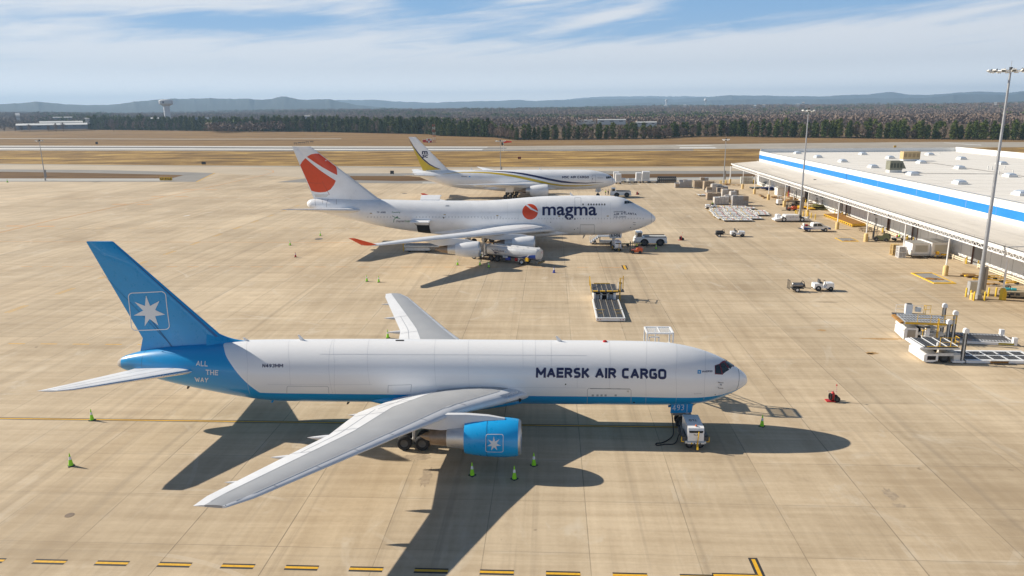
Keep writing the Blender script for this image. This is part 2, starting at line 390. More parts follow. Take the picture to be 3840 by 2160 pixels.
sheet('shoulder', pix(('L3', 2055, 700), ('S', 1160, 667), ('S', 1304, 650), ('S', 1640, 649), ('S', 2292, 640.7), ('S', 2810, 641), ('S', 3700, 642), ('S', 3700, 668), ('S', 2842, 671), ('S', 2655, 672), ('S', 2338, 680), ('S', 1584, 688.6), ('S', 1322, 686)), m_asph, .008)
sheet('verge', pix(('S', 1311, 660), ('S', 1640, 660), ('S', 2315, 653), ('S', 2500, 652), ('S', 2826, 651.5), ('S', 3690, 651), ('S', 3690, 660), ('S', 2826, 662), ('S', 2500, 665), ('S', 2301, 669), ('S', 1500, 679), ('S', 1315, 675.4)), m_verge, .012)
sheet('gutter', pix(('S', 1584, 683), ('S', 2301, 673), ('S', 2500, 667.5), ('S', 2830, 665), ('S', 3690, 662), ('S', 3690, 667), ('S', 2842, 670), ('S', 2655, 675), ('S', 2338, 681), ('S', 1584, 688)), m_gutter, .016)
# runway paint and rubber
def strip(name, top, bot, m, z): sheet(name, pix(*top, *bot[::-1]), m, z)
strip('runway_marking', [('S', -100, 546.3), ('S', 600, 547.2), ('S', 1200, 550), ('S', 1831, 550.6)], [('S', -100, 549.4), ('S', 600, 550.2), ('S', 1200, 553), ('S', 1826, 553.2)], m_rwhite, .018)
strip('runway_marking', [('S', -100, 555.5), ('S', 600, 556.5), ('S', 1200, 558.3), ('S', 1814, 558.6)], [('S', -100, 560), ('S', 600, 560.2), ('S', 1200, 562.2), ('S', 1806, 562.6)], m_rwhite, .018)
strip('runway_rubber', [('S', -100, 549.8), ('S', 600, 550.6), ('S', 1200, 553.4), ('S', 1900, 553.8)], [('S', -100, 554.8), ('S', 600, 555.8), ('S', 1200, 557.8), ('S', 1900, 558)], m_rubber, .016)
strip('runway_rubber', [('S', -100, 560.6), ('S', 1200, 562.8), ('S', 2600, 560)], [('S', -100, 563.5), ('S', 1200, 566.5), ('S', 2600, 565)], m_rubber, .015)
strip('runway_marking', [('S', 2530, 545), ('S', 2655, 544.6)], [('S', 2550, 547), ('S', 2680, 546.6)], m_rwhite, .018)
strip('runway_marking', [('S', 2550, 552.6), ('S', 2680, 552.4)], [('S', 2546, 556.4), ('S', 2690, 556.2)], m_rwhite, .018)
strip('runway_marking', [('S', -100, 563.4), ('S', 1300, 566.2), ('S', 1806, 566), ('S', 2700, 563)], [('S', -100, 564), ('S', 1300, 566.9), ('S', 1806, 566.7), ('S', 2700, 563.6)], m_rwhite, .02)
strip('runway_marking', [('S', 3540, 535), ('S', 3680, 543)], [('S', 3540, 536), ('S', 3680, 545)], m_rwhite, .02)
for a in ((('S', -100, 518.5), ('S', 700, 521), ('S', 1280, 519.5)), (('S', -100, 522.5), ('S', 640, 525.5), ('S', 1200, 526))):
    strip('field_track', list(a), [(r, x, y + 1.6) for r, x, y in a], m_gutter if a[0][2] < 520 else m_verge, .014)
strip('perimeter_road', [('S', -100, 481.5), ('S', 200, 482.5), ('S', 620, 488)], [('S', -100, 483.5), ('S', 200, 484.5), ('S', 620, 489.6)], m_gutter, .014)
strip('taxiway_edge', [('L3', -300, 564), ('L3', 0, 566), ('L3', 1300, 578), ('S', 1340, 625), ('S', 1674, 628.5), ('S', 2800, 625)], [('L3', -300, 567), ('L3', 0, 569), ('L3', 1300, 581), ('S', 1340, 627.5), ('S', 1674, 631), ('S', 2800, 627)], m_asph, .014)
# apron paint
m_mark = mat('marking_yellow', (.72, .40, .02), .6, var=.12, scale=5)
m_faded = mat('faded_marking', (.64, .36, .06), .75, var=.2, scale=4)
m_old = mat('worn_orange_marking', (.62, .29, .085), .75, var=.2, scale=3)
m_mblk = mat('marking_black', (.03, .03, .03), .7, var=.2, scale=4)
class Mark:
    def __init__(s): s.b = MB()
    def line(s, p, q, w, m, z=.004):
        p, q = Vector((p[0], p[1], z)), Vector((q[0], q[1], z)); d = (q - p).normalized(); n = Vector((-d.y, d.x, 0))*w/2
        s.b.add([p - n, q - n, q + n, p + n], [(0, 1, 2, 3)], m); return s
    def out(s, name='apron_marking'): return tag(s.b.build(name, smooth=0, fix=False), kind='structure')
k = Mark()
for i in range(-3, 13):                                             # black-edged dashes nearest the camera
    x = -27.12 + 3.86*i - .02*i
    if x < 9:
        k.line((x, 37.36), (x + 1.98, 37.36), .50, m_mblk, .004); k.line((x, 37.37), (x + 1.98, 37.37), .20, m_mark, .008)
k.line((9.3, 37.56), (12.3, 37.56), .46, m_mblk, .004); k.line((12.03, 37.8), (12.03, 39.35), .54, m_mblk, .004)
k.line((9.36, 37.57), (11.9, 37.57), .20, m_mark, .008); k.line((12.03, 37.47), (12.03, 39.22), .22, m_mark, .008)
k.out()
k = Mark()
k.line((-80, 57.95), (11.4, 57.95), .42, m_mblk, .004); k.line((-80, 57.94), (11.3, 57.94), .17, m_mark, .008)
k.out()
k = Mark()
for i in range(-8, 9): k.line((-63.8 + 3.92*i, 79.15), (-61.8 + 3.92*i, 79.15), .22, m_faded)
for i in range(-16, 26):
    x = -33.6 + 3.8*i
    if x < 9: k.line((x, 123.2), (x + 2.0, 123.2), .20, m_old)
k.line((9.9, 123.15), (12.2, 123.15), .24, m_old); k.line((12.56, 121.4), (12.56, 124.9), .86, m_mblk, .004); k.line((12.56, 121.5), (12.56, 124.8), .42, m_mark, .008)
for i in range(-10, 12):
    k.line((-74.4 + .03*i, 92.6 + 10.45*i), (-74.4 + .03*i, 96.6 + 10.45*i), .16, m_faded); k.line((-73.9 + .03*i, 92.6 + 10.45*i), (-73.9 + .03*i, 96.6 + 10.45*i), .16, m_faded)
k.line((-190, 150.3), (-10, 147.2), .20, m_old)
k.line((-190, 232), (-6, 229.6), .2, m_old)
for i in range(-18, 18): k.line((-92 + 4.1*i, 167.5), (-89.8 + 4.1*i, 167.5), .18, m_faded)
k.out()
k = Mark()
cur = [g('Q7', x, y) for x, y in ((-60, 686), (0, 670), (400, 575), (800, 492), (1200, 408), (1600, 322), (1900, 258), (2060, 222), (2150, 200), (2200, 186), (2198, 172), (2130, 160), (1980, 150), (1700, 146))]
for a, c in zip(cur[:-1], cur[1:]): k.line(a, c, .34, m_old, .022)
for q in ((1730, 190), ): k.line(g('Q7', 1730, 190), g('Q7', 1580, 262), .5, m_mark, .022)
for x, y in ((120, 617), (370, 619), (960, 442), (1165, 443), (1270, 378), (1460, 379), (1525, 323), (1700, 325)):
    c = g('Q7', x, y); k.line((c.x - 2.2, c.y), (c.x + 2.2, c.y), .9, m_old)
for i in range(7):                                                  # parking bays by the cargo carts
    p = g('Q1', 345 + 205*i, 330); k.line((p.x, p.y - 2), (p.x - .4, p.y + 8), .2, m_rwhite)
k.out()
k = Mark(); k.line((-97, 188), (-96.4, 190), .8, m_rwhite); k.out()
def blot(c, rx, ry, m_, seed):
    r = np.random.default_rng(seed); P = []
    for i in range(26): a = 6.2832*i/26; k_ = .55 + .55*r.random(); P.append((c.x + rx*k_*math.cos(a), c.y + ry*k_*math.sin(a)))
    sheet('apron_stain', P, m_, .004)
m_rstain = mat('rust_stain', (.42, .26, .11), .8, var=.25, scale=3); m_ostain = mat('oil_stain', (.37, .29, .20), .8, var=.2, scale=3)
for q_, rx, ry, m_ in ((('P6', 120, 815), 3.2, .35, m_rstain), (('R1', 160, 1272), .8, .5, m_rstain), (('N7', 20, 0), 1.0, .3, m_ostain), (('N3', 2340, 175), .55, .45, m_rstain), (('Q6', 2240, 70), .45, 1.0, m_ostain), (('Q6', 2262, 98), .5, .3, m_ostain), (('B2', 640, 1190), .5, 1.6, m_ostain), (('D', 2190, 890), .5, .35, m_rstain),
                       (('D', 1690, 1000), .8, .5, m_ostain), (('A1', 1080, 420), .4, .3, m_ostain), (('D', 1240, 1100), 1.3, .5, m_ostain), (('D', 1050, 1150), 1.2, .6, m_ostain), (('P5', 900, 640), 1.2, .7, m_ostain), (('D', 2080, 760), 1.6, .4, m_ostain), (('R1', 420, 300), 2.0, .6, m_ostain)):
    blot(g(*q_), rx, ry, m_, int(rx*100) + len(q_[0]))
# steel-lidded pits with yellow kerbs beside the canopy
def pit(label, corners, z, rust):
    P = [g(*c) for c in corners]; c = sum(P, Vector())/4
    r = root('pit_cover', label, 'cover plate', (c.x, c.y, 0), group='steel pit covers on the apron'); L = [p - c for p in P]
    b = MB(); n = len(L)
    for i in range(n): b.add([L[i], L[(i + 1) % n], L[(i + 1) % n]*.88, L[i]*.88, L[i]*.97 + Vector((0, 0, z)), L[(i + 1) % n]*.97 + Vector((0, 0, z)), L[(i + 1) % n]*.86 + Vector((0, 0, z)), L[i]*.86 + Vector((0, 0, z))],
                             [(0, 1, 5, 4), (4, 5, 6, 7), (7, 6, 2, 3)], yellow)
    b.build('kerb', r, smooth=0)
    b = MB(); b.add([p*.86 + Vector((0, 0, z*.6)) for p in L], [(0, 1, 2, 3)], alu); b.build('lid', r, smooth=0)
    for f in rust:
        b = MB(); q = L[0]*(1 - f[0])*(1 - f[1]) + L[1]*f[0]*(1 - f[1]) + L[2]*f[0]*f[1] + L[3]*(1 - f[0])*f[1]
        b.cyl(q*.8 + Vector((0, 0, z*.6 + .004)), q*.8 + Vector((0, 0, z*.6 + .012)), f[2], brown_s, n=9); b.build('rust_patch', r, smooth=0)
pit('yellow kerbed steel plate with rust patches, between mast and canopy columns', [('R1', 500, 572), ('R1', 705, 665), ('R1', 905, 665), ('R1', 690, 570)], .12, [(.6, .3, .85), (.65, .7, .7)])
pit('faded steel plate set flush near the pickup truck', [('P3', 150, 580), ('P3', 300, 655), ('P3', 635, 650), ('P3', 490, 580)], .05, [(.9, .3, .6), (.9, .75, .6)])
for x, y, l in (('T4', (515, 1044), 'dark grating let into the apron beside a green cone'), ('D', (175, 1296), 'small brown round lid on bare concrete near the camera'), ('T4', (1363, 594), 'dark grating let into the apron beyond the red-tailed jumbo')):
    c = g(x, *y); b = MB(); b.cyl((0, 0, 0), (0, 0, .012), .30 if x == 'D' else .85, mat('stain_brown', (.20, .15, .11), .8, var=.2) if x == 'D' else dark, n=14); tag(b.build('drain_cover', loc=(c.x, c.y, 0)), l, 'drain')

# ---------------------------------------------------------------- far land
def hgt(x, y):
    d = np.hypot(x, y)
    n = np.sin(x/730 + 1.3)*np.cos(y/610 + .4) + .6*np.sin(x/310 + y/430 + 2.1) + .4*np.sin(x/170 - y/210)
    base = np.interp(d, [0, 1150, 1800, 2400, 3200, 4600, 5600, 9000, 14000], [-.5, -.5, -.5, 9, 21, 36, 34, 16, -.5])
    return base + n*np.interp(d, [0, 1900, 2800, 5000], [0, 0, 4.5, 8])
def grid_land(name, a0, a1, na, r, m, hf):
    A = np.linspace(a0, a1, na); v = []; f = []
    for i, rr in enumerate(r):
        for a in A:
            x, y = rr*math.sin(a), rr*math.cos(a); v.append((x, y, float(hf(np.array(x), np.array(y)))))
    n = na
    for i in range(len(r) - 1):
        for j in range(n - 1): f.append((i*n + j, i*n + j + 1, (i + 1)*n + j + 1, (i + 1)*n + j))
    b = MB(); b.add(v, f, m); return tag(b.build(name, smooth=180), kind='structure')
grid_land('wooded_hills', -.95, .95, 160, [1150, 1350, 1600, 1900, 2200, 2600, 3000, 3500, 4000, 4600, 5200, 6200, 7600, 9500, 12000], m_wood, hgt)
def ridge(name, prof, dist, depth, m, seed, rough):
    """a mountain range: crest heights along bearings, real slopes to both sides"""
    r = np.random.default_rng(seed)
    P = [(math.atan2(survey('D', x, y).x, survey('D', x, y).y), far('D', x, y, dist).z) for x, y in prof]
    A = np.linspace(P[0][0], P[-1][0], 420); Z = np.interp(A, [p[0] for p in P], [p[1] for p in P])
    kk = np.array([.05, .1, .2, .3, .2, .1, .05]); Z = np.convolve(np.pad(Z, 3, mode='edge'), kk, 'valid')
    sp = np.zeros(len(A))
    for fr, am in ((9, 1), (23, .6), (51, .35), (97, .2)): sp += am*np.sin(A*fr*6 + r.uniform(0, 6))
    S = [-1, -.8, -.62, -.46, -.32, -.2, -.1, 0, .12, .35, .7, 1]; v = []; f = []
    for s_ in S:
        for i, a in enumerate(A):
            spur = sp[i]*.06*math.sin(math.pi*abs(s_)) + r.normal()*.012*rough
            h = max(0, (1 - abs(s_))**1.15 + (spur if s_ else r.normal()*.006*rough))
            d = dist + depth*s_ + depth*.10*sp[i]*(1 - abs(s_))
            v.append((d*math.sin(a), d*math.cos(a), Z[i]*h - 8*abs(s_)))
    n = len(A)
    for j in range(len(S) - 1):
        for i in range(n - 1): f.append((j*n + i, j*n + i + 1, (j + 1)*n + i + 1, (j + 1)*n + i))
    b = MB(); b.add(v, f, m); return tag(b.build(name, smooth=180), kind='structure')
m_mtn = soil('mountain_forest', [(.03, .04, .045), (.045, .055, .055), (.06, .065, .06)], .002, .002, (.36, .64))
ridge('hills', [(-400, 268), (-150, 262), (0, 262), (100, 257.5), (210, 264), (300, 262), (360, 254), (420, 249.5), (490, 246), (600, 249), (660, 252), (715, 241.5), (750, 249), (800, 250), (830, 250.5), (900, 265), (960, 269), (1010, 274), (1060, 281)], 8000, 2200, m_mtn, 3, 1)
ridge('mountains', [(600, 262), (800, 254), (850, 251), (940, 252), (1000, 255), (1100, 258), (1160, 256), (1230, 254), (1300, 250.5), (1345, 254), (1450, 251), (1500, 247.5), (1560, 250), (1620, 248), (1700, 249), (1760, 245), (1830, 241), (1900, 240), (1980, 241), (2060, 243), (2130, 240), (2190, 236), (2240, 230), (2290, 238), (2340, 240), (2390, 235), (2440, 231), (2490, 230), (2540, 232), (2620, 226), (2900, 228)], 12500, 3000, m_mtn, 5, 1)
ridge('mountains', [(1350, 256), (1500, 244), (1600, 241), (1700, 243), (1850, 243), (2000, 243), (2150, 245), (2400, 243), (2500, 241), (2800, 240)], 17500, 3000, m_mtn, 8, 1)
ridge('hills', [(1500, 262), (1750, 255), (1900, 249), (2100, 250), (2200, 246), (2320, 247), (2420, 237), (2480, 236), (2540, 239), (2580, 230), (2700, 228), (2900, 235)], 9800, 2200, m_mtn, 9, 1)
# ---------------------------------------------------------------- trees
def leaf_mat(name, cols, rough=.8):
    m = bpy.data.materials.new(name); m.use_nodes = True; t = NT(m.node_tree); b = t.n['Principled BSDF']
    pos = t.node('ShaderNodeNewGeometry').outputs['Position']
    a = t.noise(pos, .11, 4, .65); c = t.noise(pos, .9, 3, .6)
    oi = t.node('ShaderNodeObjectInfo').outputs['Random']
    big = t.noise(pos, .005, 3, .6); q = t.m('ADD', t.m('MULTIPLY', big, .30), t.m('ADD', t.m('MULTIPLY', a, .28), t.m('ADD', t.m('MULTIPLY', c, .26), t.m('MULTIPLY', oi, .16))))
    col = t.mix(t.ss(q, .32, .48), cols[0], cols[1]); col = t.mix(t.ss(q, .48, .64), col, cols[2])
    t.put(b.inputs['Base Color'], col); b.inputs['Roughness'].default_value = rough; b.inputs['Specular IOR Level'].default_value = .15
    return m
m_pine = leaf_mat('pine_needles', [(.028, .050, .014), (.06, .092, .022), (.125, .145, .034)])
m_bare = leaf_mat('bare_twigs', [(.115, .082, .068), (.20, .15, .12), (.31, .245, .195)])
m_bloom = leaf_mat('pale_blossom', [(.20, .17, .15), (.27, .24, .21), (.33, .29, .26)])
m_bark = mat('bark', (.075, .055, .042), .9, var=.25, scale=2)
def crown_pts(kind, h, r, n, rg):
    """centres of leaf clumps through the crown volume"""
    P = []
    while len(P) < n:
        u = rg.random(); a = rg.random()*6.283; q = math.sqrt(rg.random())
        if kind == 'pine':
            z = .07 + .93*u; rad = r*math.sqrt(max(.03, 1 - u**2.6))*(.78 + .32*math.sin(a*3 + u*17)) if u > .2 else r*(.6 + 1.6*u)
        else:
            z = .30 + .70*u; rad = r*math.sqrt(max(.02, 1 - (2*u - .85)**2))*(.8 + .3*math.sin(a*2 + u*9))
        P.append((math.cos(a)*rad*q, math.sin(a)*rad*q, z*h))
    return P
def add_crown(b, kind, h, r, n, size, m, rg, off=(0, 0, 0)):
    v, f = [], []
    for x, y, z in crown_pts(kind, h, r, n, rg):
        for _ in range(3 if size < 1.5 else 2):
            d1 = Vector(rg.normal(size=3)).normalized(); d2 = d1.cross(Vector(rg.normal(size=3))).normalized()
            if kind == 'bare': d1 = (d1 + Vector((0, 0, 1.1))).normalized(); w1, w2 = size*1.25, size*.30
            else: d1 = (d1 + Vector((x, y, 0)).normalized()*.7 + Vector((0, 0, .15))).normalized(); w1, w2 = size, size*.55
            c = Vector((x + off[0], y + off[1], z + off[2])) + Vector(rg.normal(size=3))*size*.35
            k = len(v); v += [c - d1*w1*.5 - d2*w2*.5, c + d1*w1*.5 - d2*w2*.2, c + d1*w1*.5 + d2*w2*.3, c - d1*w1*.4 + d2*w2*.5]; f.append((k, k + 1, k + 2, k + 3))
    b.add(v, f, m)
def tree_proto(kind, h, r, seed):
    rg = np.random.default_rng(seed)
    nm, lab, cat, grp = {'pine': ('pine_tree', 'dark green pine tree in the dense line beyond the runway', 'pine tree', 'pines in the line beyond the runway'),
                         'bare': ('bare_tree', 'leafless grey brown tree in the line beyond the runway', 'bare tree', 'leafless trees in the line beyond the runway')}[kind]
    o = root(nm, lab, cat, (0, 0, -100), group=grp)
    t = MB(); top = h*(.92 if kind == 'pine' else .62); t.cyl((0, 0, -.3), (rg.normal()*.2, rg.normal()*.2, top), .028*h*.6, m_bark, .004*h, n=7)
    for i in range(9):
        z = h*(.25 + .065*i); a = rg.random()*6.28; l = r*(.9 - .05*i) if kind == 'pine' else r*.9
        t.cyl((0, 0, z), (math.cos(a)*l, math.sin(a)*l, z + l*(.25 if kind == 'pine' else 1.0)), .006*h, m_bark, .002*h, n=4, cap=False)
    t.build('trunk', o)
    c = MB(); add_crown(c, kind, h, r, 210 if kind == 'pine' else 190, 1.25 if kind == 'pine' else 1.5, m_pine if kind == 'pine' else m_bare, rg); c.build('crown', o, smooth=0, fix=False)
    return o
def plant():
    pines = [tree_proto('pine', 17, 3.5 + .5*(i % 3), 20 + i) for i in range(5)]; bares = [tree_proto('bare', 15, 4.4 + .5*(i % 3), 40 + i) for i in range(4)]
    used = set()
    seg = [(tree_b[i], tree_b[i + 1]) for i in range(len(tree_b) - 1)]
    # share of bare trees, and height factor, along picture columns of the tree line
    bearing = lambda x: math.atan2(survey('S', x, 520).x, survey('S', x, 520).y)
    KX = [bearing(x) for x in (330, 420, 620, 1000, 1500, 1850, 1870, 2000, 2400, 2600, 2750, 3000, 3300, 3500, 3840, 4300)]
    KB = [.1, .3, .2, .1, .02, .05, .65, .25, .45, .55, .22, .18, .15, .08, .06, .1]
    KH = [1.25, .95, .75, .85, 1.0, 1.05, .85, .95, .95, .8, .95, 1.05, 1.0, 1.0, 1.08, 1.1]
    n = 0; back = MB(); backb = MB()
    for p, q in seg:
        L = (q - p).length; cnt = int(L/4.0)
        for i in range(cnt):
            f = (i + rng.random())/cnt; c = p.lerp(q, f); a = math.atan2(c.x, c.y)
            if a < bearing(335): continue
            out = Vector((c.x, c.y, 0)).normalized()
            pb = np.interp(a, KX, KB); hh = np.interp(a, KX, KH)*c.length/850*1.0
            hh = min(max(hh, .62), 1.45)
            for rank in range(2):
                w = c + out*(2 + 9*rank + rng.random()*7); kind = 'bare' if rng.random() < pb + (.14 if rank == 0 else -.12) else 'pine'
                src = (bares if kind == 'bare' else pines); k = rng.integers(len(src)); sc_ = hh*(.66 + .50*rng.random())*(.86 if kind == 'bare' else 1)
                cap = 150 if kind == 'bare' else 290
                key = kind + '_n'; plant.__dict__[key] = plant.__dict__.get(key, 0)
                if rank == 0 and plant.__dict__[key] < cap and -.72 < a < .66:
                    plant.__dict__[key] += 1
                    if (kind, k) not in used: used.add((kind, k)); o = src[k]; o.location = (w.x, w.y, 0); o.rotation_euler = (0, 0, rng.random()*6.28); o.scale = (sc_,)*3
                    else: dup(src[k], (w.x, w.y, 0), rng.random()*6.28, scale=(sc_,)*3)
                else:
                    for dd in ((0, 0), (.8, 0), (1.7, 0)):
                        w2 = w + out*(12*rank + 14*dd[0] + 8*rng.random())
                        add_crown(backb if kind == 'bare' else back, kind, 17*sc_*.97, 4.2*sc_, 90, 1.6, m_bare if kind == 'bare' else m_pine, rng, (w2.x, w2.y, 0))
    for i, (x, h_) in enumerate(((190, .55), (265, .7), (360, .85), (590, .75), (680, .95), (770, 1.0), (1375, .9), (55, .5))):
        p = g('Q2', x, 366); o = dup(bares[i % 4], (p.x, p.y, 0), i*1.3, 'lone leafless tree standing before the factories on the far field', scale=(h_,)*3); o['group'] = 'lone bare trees on the far field'
    for o in pines + bares:
        if o.location.z < -50:
            for ch in list(o.children): bpy.data.objects.remove(ch)
            bpy.data.objects.remove(o)
    tag(back.build('pine_wood', smooth=0, fix=False), 'dark pine wood standing behind the first row of trees', 'wood', kind='stuff')
    tag(backb.build('bare_wood', smooth=0, fix=False), 'leafless wood mixed among the pines behind the first row', 'wood', kind='stuff')
plant()
def woodland(name, label, m, kind, N, d0, d1, amin, amax, h, pw, seed, patch):
    rg = np.random.default_rng(seed)
    a = rg.uniform(amin, amax, N); d = d0 + (d1 - d0)*rg.random(N)**pw
    x, y = d*np.sin(a), d*np.cos(a)
    pn = np.sin(x/230 + 1.1 + seed)*np.cos(y/270 - .6) + .7*np.sin(x/90 + y/130)
    keep = (pn > patch) & ~((a < -.44) & (d < 1760)) & ~((a < -.2) & (a > -.44) & (d > 1560) & (d < 1800) & (rg.random(N) < .8)); x, y, d = x[keep], y[keep], d[keep]
    z = hgt(x, y); n = len(x); hh = h*(.65 + .6*rg.random(n)); K = 22
    cx = np.repeat(x, K) + rg.normal(size=n*K)*hh.repeat(K)*.22; cy = np.repeat(y, K) + rg.normal(size=n*K)*hh.repeat(K)*.22
    cz = np.repeat(z, K) + hh.repeat(K)*(.35 + .55*rg.random(n*K))
    s = hh.repeat(K)*(.045 + .05*rg.random(n*K))
    t1 = rg.normal(size=(n*K, 3)); t1[:, 2] = np.abs(t1[:, 2]) + .4; t1 /= np.linalg.norm(t1, axis=1)[:, None]
    t2 = np.cross(t1, rg.normal(size=(n*K, 3))); t2 /= np.linalg.norm(t2, axis=1)[:, None]
    c = np.stack([cx, cy, cz], 1); S = s[:, None]
    V = np.stack([c - t1*S - t2*S*.8, c + t1*S*1.1 - t2*S*.5, c + t1*S + t2*S*.7, c - t1*S*.8 + t2*S], 1).reshape(-1, 3)
    me = bpy.data.meshes.new(name); nv = len(V); nf = nv//4
    me.vertices.add(nv); me.vertices.foreach_set('co', V.astype(np.float32).ravel()); me.loops.add(nv); me.loops.foreach_set('vertex_index', np.arange(nv, dtype=np.int32))
    me.polygons.add(nf); me.polygons.foreach_set('loop_start', np.arange(0, nv, 4, dtype=np.int32)); me.polygons.foreach_set('loop_total', np.full(nf, 4, dtype=np.int32))
    me.materials.append(m); me.update(); me.validate()
    o = bpy.data.objects.new(name, me); COL.objects.link(o); tag(o, label, 'woodland', kind='stuff')
woodland('bare_woodland', 'grey brown leafless woodland rolling away to the hills', m_bare, 'bare', 44000, 1180, 5400, -.95, .85, 15, 1.25, 11, -1.12)
woodland('pine_woodland', 'scattered dark pine patches within the distant leafless woodland', m_pine, 'pine', 26000, 1250, 5400, -.95, .85, 17, 1.3, 12, .55)
# ---------------------------------------------------------------- aircraft helpers
def pchip(xs, ys):
    xs, ys = np.array(xs, float), np.array(ys, float); h = np.diff(xs); d = np.diff(ys)/h; m = np.zeros(len(xs))
    for i in range(1, len(xs) - 1):
        if d[i-1]*d[i] > 0:
            w1, w2 = 2*h[i] + h[i-1], h[i] + 2*h[i-1]; m[i] = (w1 + w2)/(w1/d[i-1] + w2/d[i])
    m[0], m[-1] = d[0], d[-1]
    def f(x):
        i = min(max(np.searchsorted(xs, x) - 1, 0), len(h) - 1); t = (x - xs[i])/h[i]; t = min(max(t, 0), 1)
        return (2*t**3 - 3*t**2 + 1)*ys[i] + (t**3 - 2*t**2 + t)*h[i]*m[i] + (-2*t**3 + 3*t**2)*ys[i+1] + (t**3 - t**2)*h[i]*m[i+1]
    return f
class Fus:
    """fuselage: stations (metres aft of nose, top z, bottom z, half width, z of greatest width)"""
    def __init__(s, st, nose, Y):
        s.st = st; s.nose = nose; s.Y = Y; s.L = st[-1][0]
        a = list(zip(*st)); s.f = [pchip(a[0], a[i]) for i in (1, 2, 3, 4)]
    def sec(s, x):
        return [f(x) for f in s.f]
    def P(s, x, th, off=0.0, side=-1):
        zt, zb, w, zm = s.sec(x); h = zt - zm if math.sin(th) > 0 else zm - zb
        n = Vector((0, side*math.cos(th)/max(w, .01), math.sin(th)/max(h, .01))).normalized()
        return Vector((-x, side*w*math.cos(th), zm + h*math.sin(th))) + n*off
    def mesh(s, m, parent, n=64):
        xs = np.unique(np.concatenate([s.L*np.array([0, .0006, .002, .004, .007]), np.linspace(.6, s.L*.16, 22), np.linspace(s.L*.16, s.L*.6, 20), np.linspace(s.L*.6, s.L*.985, 36), s.L*np.array([.992, .997, 1.0])]))
        b = MB(); R = []
        for x in xs: R.append([s.P(x, 2*math.pi*i/n) for i in range(n)])
        b.loft(R, m); return b.build('fuselage', parent, smooth=60)
    def hit(s, reg, px, py):
        """where the surveyed line of sight meets the skin: (metres aft, angle)"""
        d = survey(reg, px, py); t0, t1 = (s.Y - 6)/d.y, (s.Y + 1)/d.y; last = None
        def val(t):
            q = EYE + d*t; x = s.nose - q.x
            if x < 0 or x > s.L: return 9, x, 0
            zt, zb, w, zm = s.sec(x); h = zt - zm if q.z > zm else zm - zb
            return (((q.y - s.Y)/max(w, .01))**2 + ((q.z - zm)/max(h, .01))**2 - 1, x, math.atan2((q.z - zm)/max(h, .01), -(q.y - s.Y)/max(w, .01)))
        N = 240; pt = t0
        for i in range(N + 1):
            t = t0 + (t1 - t0)*i/N
            if val(t)[0] <= 0:
                a, c = pt, t
                for _ in range(24):
                    mm = (a + c)/2
                    if val(mm)[0] <= 0: c = mm
                    else: a = mm
                v = val(c); return v[1], v[2]
            pt = t
        best = min((val(t0 + (t1 - t0)*i/N) for i in range(N + 1)), key=lambda q: q[0]); return best[1], best[2]
def decal(name, parent, polys, mapf, m, step=(.1, .1), tris=None, layers=False):
    """thin paint film: flat polygons in (u, v), cut to a grid, then laid on a surface by mapf"""
    bm = bmesh.new()
    for k_, P in enumerate(polys):
        vs = [bm.verts.new((p[0], p[1], (k_ % 5)*.004 if layers else 0)) for p in P]
        if tris is None:
            for tr in geometry.tessellate_polygon([[Vector((p[0], p[1], 0)) for p in P]]):
                try: bm.faces.new([vs[i] for i in tr])
                except ValueError: pass
    if tris is not None:
        bm.verts.ensure_lookup_table()
        for tr in tris:
            try: bm.faces.new([bm.verts[i] for i in tr])
            except ValueError: pass
    us = [v.co.x for v in bm.verts]; ws = [v.co.y for v in bm.verts]
    for ax, lo, hi, st in ((0, min(us), max(us), step[0]), (1, min(ws), max(ws), step[1])):
        if not st: continue
        q = lo + st
        while q < hi:
            no = (1, 0, 0) if ax == 0 else (0, 1, 0); co = (q, 0, 0) if ax == 0 else (0, q, 0)
            bmesh.ops.bisect_plane(bm, geom=bm.verts[:] + bm.edges[:] + bm.faces[:], dist=1e-5, plane_co=co, plane_no=no); q += st
    for v in bm.verts: decal.lay = v.co.z; v.co = mapf(v.co.x, v.co.y)
    decal.lay = 0.0
    me = bpy.data.meshes.new(name); bm.to_mesh(me); bm.free(); me.materials.append(m)
    me.polygons.foreach_set('use_smooth', [True]*len(me.polygons))
    o = bpy.data.objects.new(name, me); COL.objects.link(o); o.parent = parent; return o
decal.lay = 0.0
def _arc(cx, cy, rx, ry, a0, a1, n=5): return [(cx + rx*math.cos(math.radians(a0 + (a1 - a0)*i/n)), cy + ry*math.sin(math.radians(a0 + (a1 - a0)*i/n))) for i in range(n + 1)]
